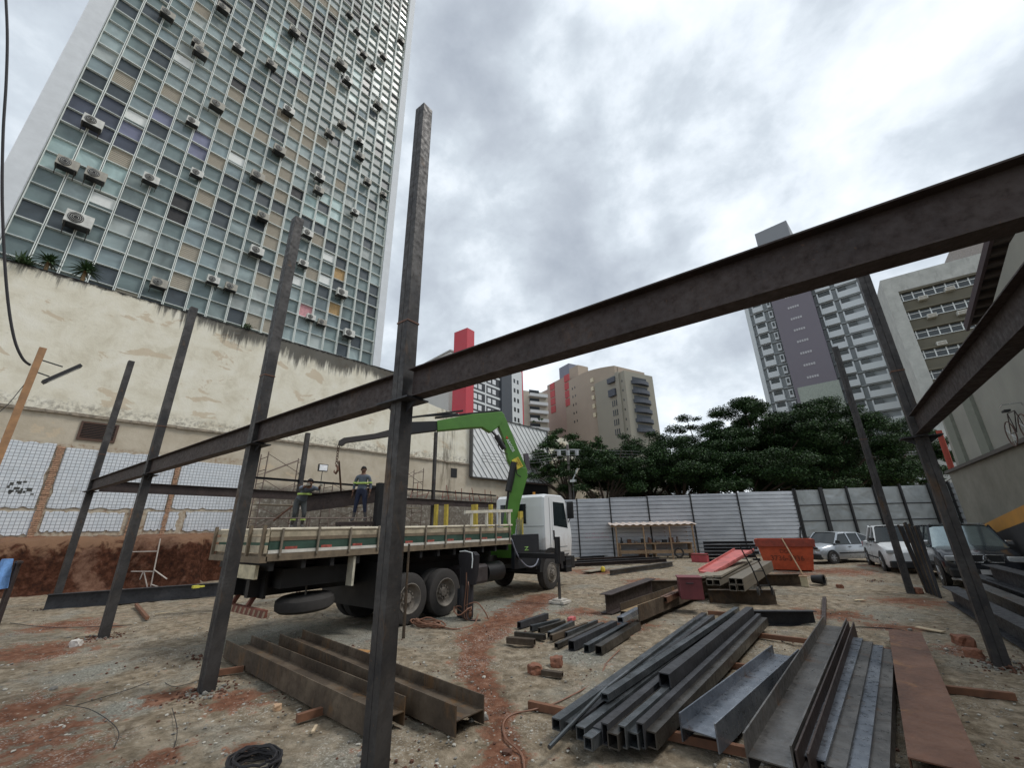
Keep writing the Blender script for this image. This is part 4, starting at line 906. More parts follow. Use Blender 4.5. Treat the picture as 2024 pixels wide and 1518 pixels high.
# ------------------------------------------------------------------ the steel frame being put up
ROWY, HB, HT = 2.772, 3.341, 7.82
def H_prof(b, h, t=.012, w=.010):
    """I section, flanges horizontal; width b, height h"""
    return [(-b / 2, -h / 2), (b / 2, -h / 2), (b / 2, -h / 2 + t), (w / 2, -h / 2 + t), (w / 2, h / 2 - t), (b / 2, h / 2 - t), (b / 2, h / 2), (-b / 2, h / 2), (-b / 2, h / 2 - t), (-w / 2, h / 2 - t), (-w / 2, -h / 2 + t), (-b / 2, -h / 2 + t)]
def C_prof(b, h, t=.010):
    return [(-b / 2, -h / 2), (b / 2, -h / 2), (b / 2, -h / 2 + t), (-b / 2 + t, -h / 2 + t), (-b / 2 + t, h / 2 - t), (b / 2, h / 2 - t), (b / 2, h / 2), (-b / 2, h / 2)]
def Tx(x, m): return m
def column(x, y, z0, z1, b, label, mat='steel_col', plates=True, cleat=HB, lean=(0, 0)):
    r = empty('steel_column', loc=(x, y, 0), label=label, cat='column', group='columns of the steel frame'); m = MB()
    h = b * .5; g = .010
    # two channels welded lip to lip: a box with a seam down each face
    for s in (-1, 1): m.box(min(s * h, s * .004), max(s * h, s * .004), -h * .92, h * .92, z0, z1)
    m.box(-.0035, .0035, -h * .9, h * .9, z0 + .01, z1 - .01)
    m.build('shaft', MAT[mat], r, bevel=.006)
    if plates:
        p = MB(); p.box(-h - .17, h + .17, -h - .06, h + .06, cleat - .035, cleat - .016); 
        for s in (-1, 1): p.add([(s * h, -.008, cleat - .036), (s * (h + .15), -.008, cleat - .036), (s * h, -.008, cleat - .15), (s * h, .008, cleat - .036), (s * (h + .15), .008, cleat - .036), (s * h, .008, cleat - .15)], [(0, 1, 2), (3, 4, 5), (0, 1, 4, 3), (1, 2, 5, 4), (2, 0, 3, 5)])
        p.build('seat_plate', MAT['steel_dark'], r)
    w = MB(); zz = z0 + (z1 - z0) * .58; w.box(-h - .006, h + .006, -h * .92 - .006, h * .92 + .006, zz, zz + .02); w.build('weld_seam', MAT['steel_rust'], r)
    return r
column(-18.75, ROWY, -.1, HT, .178, 'leftmost and farthest column of the front row, where the two long beams meet')
column(-12.75, ROWY, -.1, HT, .178, 'second column from the left in the front row, in front of the white tiles')
column(-7.18, ROWY, -.1, HT, .178, 'third column of the front row, with a blue-grey top against the glass tower')
column(-3.51, ROWY - .02, -.6, HT, .178, 'nearest and tallest-looking column, standing in front of the lorry')
column(1.541, 9.578, -.1, HT, .178, 'dark column at right in front of the dark car, rising behind the long beam')
p = G(1800, 1172); fe = Face((p.x, p.y), 0); zt = fe.at(1650, 680)[1]
column(p.x, p.y, -.1, zt, .18, 'thin farther column at right, standing left of the dark car', plates=False)
column(-19.2, 9.65, .6, 6.45, .19, 'short back-row column behind the crouching worker', plates=False)
column(-19.2, 17.9, .3, 7.9, .18, 'back-row column seen under the crane arm, in front of the cream wall', plates=False)

def hbeam(name, p0, p1, b, h, mat, label, cat='beam', group=None, twist=0.0, prof=None, rot90=False, parts=None):
    p0, p1 = Vector(p0), Vector(p1); c = (p0 + p1) / 2; m = MB()
    m.prism(prof or H_prof(b, h), p0, p1, up=(0, 0, 1), twist=twist + (math.pi / 2 if rot90 else 0))
    o = m.build(name, mat if not isinstance(mat, str) else MAT[mat], loc=c); tag(o, label, cat, group); return o
GB = 'beams of the steel frame'
hb = .33
hbeam('steel_beam', (-18.7, ROWY - .0, HB + hb / 2), (-3.51, ROWY, HB + hb / 2), .16, hb, 'steel_brown', 'long brown beam of the front row, left of the nearest column', group=GB).location.y -= .0
hbeam('steel_beam', (-3.37, ROWY, HB + hb / 2), (3.6, ROWY, HB + hb / 2), .16, hb, 'steel_brown', 'big front-row beam crossing the sky from the nearest column to the upper right', group=GB)
hbeam('steel_beam', (1.541, 9.44, HB + hb / 2), (1.541, ROWY + .1, HB + hb / 2), .16, hb, 'steel_brown', 'reddish beam running from the dark right column toward the camera at upper right', group=GB)
hbeam('steel_beam', (-18.75, ROWY + .2, HB + hb / 2), (-18.9, 26.5, HB + hb / 2), .18, .34, 'steel_brown', 'long back-row beam running away behind the lorry to the far end', group=GB)
m = MB(); m.prism(C_prof(.12, .09), (-19.25, 7.5, 4.2), (-19.25, 24.2, 4.22)); o = m.build('guard_rail', MAT['steel_dark']); tag(o, 'thin dark rail above the long back-row beam behind the workers', 'rail')
# red props and ties on the far beam
g = empty('formwork_props', loc=(-19.3, 20, 3.76), label='cluster of rust-red props and thin bars between the rail and the back-row beam', cat='props'); rng = random.Random(8); m = MB()
for k in range(16):
    y = -5 + k * .62 + rng.uniform(-.1, .1); m.rod((rng.uniform(-.1, .1), y, 0), (rng.uniform(-.1, .1), y + rng.uniform(-.25, .25), .42 + rng.uniform(0, .5)), .022, 5)
    if k % 3 == 0: m.rod((0, y, .1), (0, y + 1.3, .42), .012, 5)
m.build('props', simple('red_prop_paint', (.22, .05, .035), .8, var=.5), g)
# wooden mast with flood lamp at far left
wf = Face((-17.2, 2.0), 0); y0, z0 = wf.at(5, 925); y1, z1 = wf.at(83, 688)
r = empty('timber_mast', loc=(-17.2, y1 + 2.0, 0), label='leaning orange-brown timber post with a flood lamp, far left', cat='post'); m = MB(); m.bar((0, 0, 0), (0, .02, z1), .16, .15); m.build('post', simple('fresh_timber', (.34, .19, .095), .8, var=.25, scale=5), r)
m = MB(); m.bar((0, .08, z1 - .35), (0, .52, z1 - .42), .03, .03); m.bar((0, .08, z1 - .72), (0, .34, z1 - .78), .03, .03); m.build('bracket', MAT['black'], r)
m = MB(); m.bar((0, .26, z1 - .98), (0, .86, z1 - .28), .28, .09); m.build('flood_lamp', MAT['black'], r)
q = MB(); q.bar((0, .345, z1 - .95), (0, .84, z1 - .37), .22, .01); q.build('lamp_glass', MAT['white_metal'], r)
cb = MB(); pts = [wf.w(*wf.at(*p)) for p in ((8, -60), (14, 60), (12, 160), (6, 260), (4, 380), (8, 500), (16, 600), (28, 670), (44, 708), (60, 722))]
def smooth(pts, n=5):
    out = []
    for i in range(len(pts) - 1):
        a, b, c, d = pts[max(i - 1, 0)], pts[i], pts[i + 1], pts[min(i + 2, len(pts) - 1)]
        for k in range(n):
            t = k / n; out.append(.5 * ((2 * b) + (c - a) * t + (2 * a - 5 * b + 4 * c - d) * t * t + (3 * b - a - 3 * c + d) * t ** 3))
    return out + [pts[-1]]
cb.tube(smooth([Vector(p) for p in pts]), .035, 5); o = cb.build('power_cable', MAT['cable']); tag(o, 'thick black cable hanging down at the left edge to the timber post', 'cable')
cb = MB(); cb.tube(smooth([wf.w(*wf.at(*p)) for p in ((64, 740), (40, 770), (15, 800), (-20, 830))]), .012, 4); o = cb.build('stay_wire', MAT['cable']); tag(o, 'thin stay wire sloping down left from the timber post', 'wire')
# ------------------------------------------------------------------ crane lorry (frame: x = -7.95 is the near side, nose toward +Y)
GREEN = simple('crane_green', (.085, .22, .035), .45, var=.12, scale=3); YEL = simple('worn_yellow', (.50, .38, .06), .6, var=.3)
CREAM = simple('weathered_cream_boards', (.40, .345, .25), .8, var=.45, scale=4, bump=.2); CREAMD = simple('weathered_brown_and_gap_shade', (.18, .14, .095), .85, var=.35, scale=5)
WINV = Matrix.Translation((9.15, -8.5, 0))
def wheel(parent, x, y, R=.52, W=.28, out=1, rimc=None, name='wheel', dish=.05):
    w = MB(WINV); w.lathe([(R * .86, -W / 2), (R * .97, -W * .42), (R, -W * .25), (R, W * .25), (R * .97, W * .42), (R * .86, W / 2), (R * .60, W / 2), (R * .56, W / 2 - .02), (R * .56, -W / 2 + .02), (R * .60, -W / 2), (R * .86, -W / 2)], (x, y, R), 'x', 36, cap=False)
    wo = w.build(name, MAT['rubber'], parent)
    m = MB(WINV); s = out
    def L(pr): return [(a, b * s) for a, b in pr]
    m.lathe(L([(R * .555, -W * .5), (R * .555, W * .5 - .015), (R * .60, W * .5 + .006), (R * .575, W * .5 + .012), (R * .53, W * .5 - .03), (R * .50, W * .5 - dish * .8), (R * .34, W * .5 - dish), (R * .20, W * .5 - dish + .03), (R * .17, W * .5 - dish + .07), (.01, W * .5 - dish + .07)]), (x, y, R), 'x', 28, cap=False)
    for k in range(10): a = k * .6283; cy, cz = y + R * .27 * math.cos(a), R + R * .27 * math.sin(a); m.rod((x + s * (W * .5 - dish - .0), cy, cz), (x + s * (W * .5 - dish + .06), cy, cz), .022, 6)
    m.build('rim', rimc or simple('dusty_rim', (.30, .27, .23), .7, .2, var=.4) if rimc is None and 'rim' not in MAT else (rimc or MAT['rim']), wo)
    return wo
MAT['rim'] = simple('dusty_rim', (.20, .18, .155), .7, .2, var=.5, scale=5)
def build_truck():
    r = empty('crane_lorry', loc=(-9.15, 8.5, 0), label='flatbed lorry with white cab and bright green loader crane, cream drop sides', cat='truck')
    inv = Matrix.Translation((9.15, -8.5, 0))
    def B(): return MB(inv)
    XR, XL = -7.95, -10.15
    # chassis
    m = B(); m.box(-9.55, -9.42, 3.75, 14.0, .88, 1.18); m.box(-8.88, -8.75, 3.75, 14.0, .88, 1.18)
    for y in (4, 5, 6, 7.6, 9, 10.4, 11.6, 13): m.box(-9.41, -8.89, y, y + .12, .92, 1.14)
    for y in (6.86, 7.98): m.rod((-10.0, y, .53), (-8.1, y, .53), .11, 10)
    m.rod((-10.0, 12.98, .53), (-8.1, 12.98, .53), .09, 10)
    for s in (-9.5, -8.8): m.box(s - .05, s + .05, 6.3, 8.6, .62, .87)
    m.build('chassis', MAT['black'], r)
    for x in (-8.09, -10.0):
        o = 1 if x > -9 else -1
        for y in (6.86, 7.98): wheel(r, x, y, .53, .26, o, dish=.12); wheel(r, x - o * .31, y, .53, .26, o, dish=.12)
        wheel(r, x, 12.98, .53, .29, o, dish=-.02)
    # bed
    m = B(); m.box(XL, XR, 3.6, 10.75, 1.52, 1.64); m.build('bed_floor', CREAMD, r)
    m = B()
    for k in range(13): y = 3.7 + k * .57; m.box(XL + .05, XR - .05, y, y + .08, 1.36, 1.519)
    m.box(-9.55, -9.40, 3.7, 10.7, 1.19, 1.359); m.box(-8.9, -8.75, 3.7, 10.7, 1.19, 1.359); m.build('cross_members', MAT['black'], r)
    def drop_side(x, o):
        m = B(); m.box(x - .03, x + .03, 3.62, 10.72, 1.645, 1.70); m.build('side_rail_and_gap_shade', simple('pale_edge_rail', (.66, .64, .58), .7, var=.2) if o > 0 else CREAM, r)
        m = B(); m.box(x - .022, x + .022, 3.62, 10.72, 1.702, 1.85); gp = m.build('side_board', simple('green_side_board', (.035, .075, .055), .65, var=.35, scale=3), r)
        m = B(); m.box(x - .03, x + .03, 3.62, 10.72, 1.852, 1.915); m.build('side_rail_and_gap_shade', CREAMD, r)  # brown strip fills the slat gap with the tone of its shadow
        m = B(); m.box(x - .022, x + .022, 3.62, 10.72, 1.917, 2.01); m.build('side_board', CREAM, r)
        m = B(); m.tube([(x + .01 * o, 3.6, 2.045), (x + .015 * o, 7, 2.045), (x, 10.8, 2.07)], .030, 8); m.build('side_rail_and_gap_shade', simple('pale_top_pole', (.60, .54, .42), .7, var=.25, scale=3), r)
        for k in range(11): y = 3.8 + k * .68; q = B(); q.box(x + o * .031, x + o * .062, y, y + .035, 1.60, 2.06 + .03 * (k % 2)); q.build('stake', simple('dark_stake', (.12, .10, .08), .8) if k == 0 and o > 0 and 'stk' not in MAT else MAT['stk'], r)
        if o > 0:
            for k in range(10): y = 3.72 + k * .68; q = B(); q.box(x + .0225, x + .027, y + .18, y + .40, 1.705, 1.75); q.build('reflector', MAT['rfl'], r)
    drop_side(XR - .03, 1); drop_side(XL + .03, -1)
    m = B(); m.box(XL, XR, 3.55, 3.60, 1.66, 1.78); m.box(XL, XR, 3.55, 3.60, 1.83, 1.92); m.box(XL, XR, 3.55, 3.60, 1.97, 2.05); m.build('tail_board', CREAM, r)
    m = B(); m.box(XL, XR, 3.50, 3.62, 1.50, 1.60)
    for x in (XL + .03, XL + .8, XL + 1.6, XR - .06): m.box(x - .03, x + .03, 3.50, 3.549, 1.60, 2.12)
    m.build('tail_frame', CREAMD, r)
    m = B(); m.box(XR - 1.15, XR - .15, 3.52, 3.58, 1.24, 1.46); m.build('tail_plate', simple('cream_tail_plate', (.50, .44, .30), .7, var=.3), r)
    # taller rack sections near the cab
    m = B(); m.bar((XR, 8.6, 2.42), (XR, 10.75, 2.50), .07, .08)
    for y in (8.85, 9.5, 10.1, 10.6): m.box(XR - .03, XR + .03, y, y + .06, 2.05, 2.40 + (y - 8.6) * .035)
    m.build('rack_bar', simple('pale_rack_bar', (.60, .57, .48), .7, var=.25), r)
    # rear underrun bar, lamps, flaps
    m = B(); m.box(XL + .1, XR - .05, 3.72, 3.80, .63, .75)
    for x in (-9.5, -8.85): m.bar((x, 3.78, .64), (x, 3.95, .95), .07, .07)
    m.build('rear_bumper', simple('dull_bumper', (.17, .06, .04), .7, var=.3), r)
    q = B()
    for k in range(13):
        x = XL + .15 + k * .18; q.add([(x, 3.715, .64), (x + .07, 3.715, .64), (x + .12, 3.715, .74), (x + .05, 3.715, .74)], [(0, 1, 2, 3)])
    q.build('bumper_stripes', simple('cream_stripe', (.30, .22, .15), .7, var=.3), r, recalc=False)
    m = B(); m.box(-10.05, -8.02, 5.95, 5.98, .45, 1.35); m.box(-10.1, -8.6, 3.95, 4.0, .85, 1.34); m.box(-9.9, -8.3, 4.1, 5.6, 1.02, 1.35); m.build('mud_flaps_and_dark_underside', MAT['black'], r)  # flaps, plus a black box standing in for the dark underside of the bed
    m = B(); m.box(XR - .25, XR - .05, 5.35, 5.40, .95, 1.5); m.build('flap_edge', simple('cream_flap', (.48, .45, .36), .8), r)
    sp = MB(Matrix.Translation((.58, -3.75, .70)) @ Matrix.Rotation(rad(3), 4, 'X')); sp.lathe([(.26, -.13), (.45, -.13), (.52, -.08), (.53, 0), (.52, .08), (.45, .13), (.26, .13)], (0, 0, 0), 'z', 36); spo = sp.build('spare_wheel', MAT['rubber'], r)
    q = MB(Matrix.Translation((.58, -3.75, .70)) @ Matrix.Rotation(rad(3), 4, 'X')); q.lathe([(.26, .10), (.16, .02), (.02, .02)], (0, 0, 0), 'z', 24); q.rod((0, 0, .02), (0, 0, .42), .02); q.build('rim', MAT['rim'], spo)
    # tanks and steps
    m = B(); m.box(-8.75, -8.05, 8.75, 9.75, .55, 1.05); m.build('fuel_tank', simple('dull_tank', (.07, .06, .06), .5, .3), r, bevel=.08)
    m = B(); m.lathe([(.01, 0), (.27, 0), (.27, .75), (.01, .75)], (-8.4, 9.9, .78), 'y', 20); m.build('air_tank', MAT['black'], r)
    m = B(); m.box(-10.1, -8.0, 12.1, 12.18, .7, 1.35); m.build('mud_guard', MAT['black'], r)
    # cab
    y0, y1 = 12.35, 14.55; prof = [(12.70, 1.05), (14.5, .98), (14.62, 1.5), (14.60, 1.9), (14.40, 2.55), (14.22, 3.0), (14.02, 3.12), (12.84, 3.12), (12.72, 3.02), (12.70, 2.7)]
    m = B(); secs = []
    for x, s in ((XL + .02, .965), (XL + .10, 1.0), (XR - .12, 1.0), (XR - .03, .965)):
        cyy, czz = 13.5, 2.0; secs.append([(x, cyy + (a - cyy) * s, czz + (b - czz) * (s if b > 2 else 1)) for a, b in prof])
    m.loft(secs, smooth=False); m.build('cab', MAT['white_paint'], r, bevel=.03)
    a = XR - .024
    m = B(); m.box(a, a + .006, 13.22, 14.36, 1.16, 2.02); m.add([(a, 13.22, 2.02), (a, 14.36, 2.02), (a, 14.14, 2.90), (a, 13.22, 2.95), (a + .006, 13.22, 2.02), (a + .006, 14.36, 2.02), (a + .006, 14.14, 2.90), (a + .006, 13.22, 2.95)], [(0, 1, 2, 3), (4, 5, 6, 7), (0, 1, 5, 4), (1, 2, 6, 5), (2, 3, 7, 6), (3, 0, 4, 7)]); d = m.build('door', MAT['white_paint'], r, bevel=.004)
    m = B(); a2 = a + .007; g = [(13.30, 2.04), (14.30, 1.94), (14.10, 2.84), (13.30, 2.86)]; m.add([(a2 + .003, p, q) for p, q in g], [(0, 1, 2, 3)]); m.build('window', MAT['glass_dark'], d, recalc=False)
    m = B(); m.box(a2, a2 + .02, 13.24, 13.31, 1.58, 1.88); m.build('handle', MAT['black'], d)
    m = B(); m.box(-9.9, -8.75, 12.675, 12.695, 2.12, 2.80); m.build('rear_window', MAT['glass_dark'], r)
    m = B(); m.add([(-10.0, 14.605, 1.92), (-8.1, 14.605, 1.92), (-8.2, 14.26, 2.92), (-9.9, 14.26, 2.92)], [(0, 1, 2, 3)]); m.build('windscreen', MAT['glass_dark'], r, recalc=False)
    m = B(); m.box(XL + .02, XR - .02, 14.45, 14.72, .55, .97); m.build('bumper', MAT['black'], r, bevel=.03)
    m = B(); pr = [(13.0 + .78 * math.cos(rad(t)), .60 + .72 * math.sin(rad(t))) for t in range(0, 181, 15)]; n = len(pr)
    for x0, x1 in ((-8.45, -7.93), (-10.17, -9.7)): m.add([(x0, p, q) for p, q in pr] + [(x1, p, q) for p, q in pr], [(i, i + 1, n + i + 1, n + i) for i in range(n - 1)]); m.add([(x1 - .001, p, q) for p, q in pr] + [(x1 - .001, 13.0 + .62 * math.cos(rad(t)), .60 + .56 * math.sin(rad(t))) for t in range(0, 181, 15)], [(i, i + 1, n + i + 1, n + i) for i in range(n - 1)])
    m.box(-10.1, -8.0, 12.2, 12.32, .7, 1.5); m.box(-8.45, -7.95, 14.0, 14.4, .45, .98); m.build('wheel_arch', MAT['black'], r, recalc=False)
    m = B(); m.box(a - .004, a + .0065, 13.05, 13.06, 1.1, 3.0); m.box(-10.1, -8.0, 12.688, 12.699, 2.02, 2.035); m.box(-9.2, -9.185, 12.688, 12.699, 1.1, 2.02); m.box(a, a + .012, 13.35, 14.2, 1.30, 1.33); m.build('panel_seam', simple('seam_grey', (.25, .26, .27), .7), r)
    m = B(); m.tube([(-7.99, 13.35, 1.06), (-7.93, 13.5, 1.05), (-7.93, 14.1, 1.05), (-7.99, 14.3, 1.06)], .02); m.box(-8.05, -7.92, 13.95, 14.35, .60, .66); m.box(-8.05, -7.92, 13.95, 14.35, .86, .91); m.build('step', MAT['steel_dark'], r)
    m = B(); m.rod((-8.7, 13.2, 3.13), (-8.7, 13.2, 3.24), .05, 10); m.rod((-9.6, 13.2, 3.13), (-9.6, 13.2, 3.24), .05, 10); m.build('roof_marker', simple('amber_lens', (.5, .22, .03), .4), r)
    m = B(); m.box(-8.0, -7.72, 14.35, 14.42, 2.28, 2.90); m.build('mirror', MAT['black'], r, bevel=.03)
    m = B(); m.rod((-8.05, 14.3, 2.9), (-7.85, 14.38, 2.85), .015); m.rod((-8.02, 14.4, 2.1), (-7.85, 14.38, 2.32), .015); m.build('mirror_arm', MAT['black'], r)
    # crane base between cab and bed
    m = B(); m.box(-10.1, -8.1, 11.0, 11.75, 1.10, 1.62); m.box(-9.6, -8.6, 11.1, 11.7, 1.621, 1.85); m.build('crane_base', GREEN, r, bevel=.02)
    m = B(); m.box(-8.1, -7.98, 10.9, 12.3, .80, 1.78); m.box(-10.1, -8.11, 11.9, 12.33, 1.2, 1.72); m.build('tool_box', simple('navy_black_tank', (.014, .017, .022), .5, var=.3), r)
    text_mesh('emblem', 'Z', .16, simple('lime_emblem', (.25, .45, .12), .6), r, inv @ Matrix.Translation((-7.975, 11.55, 1.35)) @ Matrix.Rotation(rad(90), 4, 'Z') @ Matrix.Rotation(rad(90), 4, 'X'), squash=2.2)
    m = B(); m.box(-8.55, -8.40, 11.85, 12.02, 1.75, 2.52); m.build('control_post', YEL, r)
    m = B()
    for k in range(6): m.rod((-8.32, 11.55 + .05 * k, 1.75), (-8.32, 11.50 + .07 * k, 2.25 + .06 * (k % 2)), .014, 5)
    m.rod((-8.75, 11.6, 1.8), (-8.7, 11.5, 2.5), .03); m.build('valve_levers', MAT['chrome'], r)
    m = B(); m.tube(smooth([Vector(p) for p in ((-7.93, 10.7, 1.66), (-7.9, 10.95, 1.2), (-7.88, 11.4, .86), (-7.9, 11.9, .84), (-7.92, 12.2, 1.1))]), .022, 6); m.build('hose', simple('grey_blue_hose', (.22, .23, .28), .6), r)
    # crane arms in their own vertical plane
    CP = Face((-8.95, 11.42), 35)
    def c(x, y, off=0): s, z = CP.at(x, y); return CP.w(s, z, off)
    def arm(name, pts, w, mat, b=.02):
        """closed outline (pixels) given thickness w across the plane"""
        q = [CP.at(*p) for p in pts]; n = len(q); m = MB(inv); m.add([CP.w(s, z, -w / 2) for s, z in q] + [CP.w(s, z, w / 2) for s, z in q], [tuple(range(n)), tuple(range(2 * n - 1, n - 1, -1))] + [(i, (i + 1) % n, n + (i + 1) % n, n + i) for i in range(n)]); return m.build(name, mat, r, bevel=b)
    arm('lower_boom', [(995, 1056), (1016, 1056), (1018, 1036), (1026, 995), (1034, 966), (1041, 942), (1038, 925), (1018, 925), (1014, 950), (1002, 991), (997, 1030)], .26, GREEN)
    arm('main_boom', [(980, 820), (990, 820), (997, 826), (1004, 842), (1009, 855), (1023, 890), (1036, 919), (1041, 932), (1036, 946), (1024, 946), (1014, 930), (1003, 910), (999, 893), (992, 862), (985, 845), (980, 832)], .24, GREEN)
    arm('outer_boom', [(996, 822), (990, 815), (932, 820), (863, 833), (864, 853), (928, 847), (952, 846), (968, 856), (980, 848), (990, 838)], .26, GREEN)
    arm('extension', [(863, 833.5), (815, 835), (800, 837), (800, 862), (815, 858), (863, 852)], .20, MAT['black'], .01)
    arm('extension_tip', [(801, 842), (740, 858), (680, 866), (670, 872), (668, 880), (676, 882), (684, 876), (740, 868), (801, 858)], .13, simple('dark_boom', (.045, .038, .036), .6), .008)
    m = MB(inv); m.bar(c(985, 812), c(860, 826), .16, .05); m.bar(c(915, 812), c(815, 825), .10, .05); m.bar(c(905, 818), c(820, 824), .05, .05); m.build('boom_cylinder', MAT['black'], r)
    m = MB(inv); m.rod(c(1014, 915, -.1), c(1003, 972, -.1), .115, 12); m.build('boom_cylinder', MAT['black'], r)
    m = MB(inv); m.rod(c(980, 862, -.05), c(996, 888, -.05), .10, 12); m.rod(c(968, 850, -.05), c(981, 864, -.05), .04, 8); m.build('boom_cylinder', MAT['black'], r)
    m = MB(inv); m.rod(c(1003, 972, -.1), c(999, 1010, -.1), .04, 8); m.tube(smooth([c(984, 868, -.2), c(982, 884, -.2), c(989, 895, -.2), c(1000, 900, -.2)]), .018, 5); m.tube(smooth([c(1017, 925, -.2), c(1018, 938, -.2), c(1026, 944, -.2)]), .018, 5); m.build('hydraulic_pipes', MAT['black'], r)
    m = MB(inv); m.bar(c(1039, 897), c(1043, 930), .14, .16); m.build('rest_bracket', simple('purple_grey_bracket', (.09, .075, .09), .6), r)
    # writing on the main boom
    s0, z0 = CP.at(1001, 872); s1, z1 = CP.at(1011.5, 892); dx, dz = s1 - s0, z1 - z0; an = math.atan2(dz, dx)
    Mp = inv @ CP.M @ Matrix.Translation(((s0 + s1) / 2, -.147, (z0 + z1) / 2)) @ Matrix.Rotation(-an, 4, 'Y') @ Matrix.Rotation(rad(90), 4, 'X')
    text_mesh('lettering', 'ARGOS', .15, MAT['white_metal'], r, Mp)
    s2, z2 = CP.at(999.5, 866); m = MB(inv @ CP.M @ Matrix.Translation((s2, -.147, z2))); m.prism([(-.05, -.05), (.05, -.05), (.0, .06)], (0, 0, 0), (0, -.006, 0)); m.build('red_mark', simple('red_mark_paint', (.55, .04, .03), .5), r)
    s3, z3 = CP.at(1020, 917); Ms = inv @ CP.M @ Matrix.Translation((s3, -.146, z3)) @ Matrix.Rotation(-an, 4, 'Y'); m = MB(Ms); m.box(-.19, .19, -.006, 0, -.14, .14); sg = m.build('warning_sign', simple('yellow_sign', (.62, .50, .06), .5), r)
    for k in range(3): text_mesh('warning_text', ('NAO PASSE', 'SOB A', 'CARGA')[k], .06, simple('sign_ink', (.25, .06, .03), .5) if k == 0 else bpy.data.materials['sign_ink'], r, Ms @ Matrix.Translation((0, -.009, .085 - k * .085)) @ Matrix.Rotation(rad(90), 4, 'X'), extrude=.001)
    # stabiliser leg
    p = G(1107, 1192); m = B(); m.box(-8.0, p.x, 11.0, 11.14, 1.12, 1.26); m.build('stabiliser_beam', MAT['black'], r)
    q = Face((p.x, 0), 0); yt, zt = q.at(1101, 1065); m = B(); m.rod((p.x, p.y, 1.0), (p.x, p.y + .02, 1.72), .085, 12); m.rod((p.x, p.y, .1), (p.x, p.y, 1.0), .042, 10, m=1); m.box(p.x - .06, p.x + .06, p.y - .08, p.y + .3, 1.05, 1.3, 0); m.build('stabiliser_leg', [MAT['black'], MAT['steel_grey']], r)
    m = B(); m.box(p.x - .16, p.x + .16, p.y - .16, p.y + .16, .06, .10); m.box(p.x - .24, p.x - .14, p.y - .22, p.y + .22, .0, .059); m.box(p.x + .14, p.x + .24, p.y - .22, p.y + .22, .0, .059); m.box(p.x - .13, p.x + .13, p.y - .24, p.y - .17, .0, .05); m.build('stabiliser_foot', simple('pale_wood_blocks', (.50, .47, .42), .8, var=.3), r)
    # hook block and chain
    t = c(670, 876); r2 = empty('crane_hook', loc=t, label='rusty chain and hook hanging from the tip of the crane arm', cat='hook'); m = MB()
    for k in range(7):
        z = -.12 - k * .085; m.tube([(.028 * math.cos(a * .785) * (1 if k % 2 else .3), .028 * math.cos(a * .785) * (.3 if k % 2 else 1), z + .055 * math.sin(a * .785)) for a in range(8)], .012, 5, closed=True)
    m.build('chain', simple('rusty_chain', (.10, .055, .035), .8), r2)
    m = MB(); m.tube([(0, 0, -.70), (.06, .02, -.76), (.085, .02, -.86), (.02, .01, -.95), (-.07, 0, -.90), (-.075, 0, -.84)], [.03, .035, .035, .035, .025, .012], 8); m.build('hook', MAT['steel_rust'], r2)
    return c
MAT['stk'] = simple('dark_stake', (.20, .17, .13), .8)
MAT['rfl'] = simple('faded_reflector', (.36, .09, .07), .5, var=.5, scale=14)
CR_PT = build_truck()
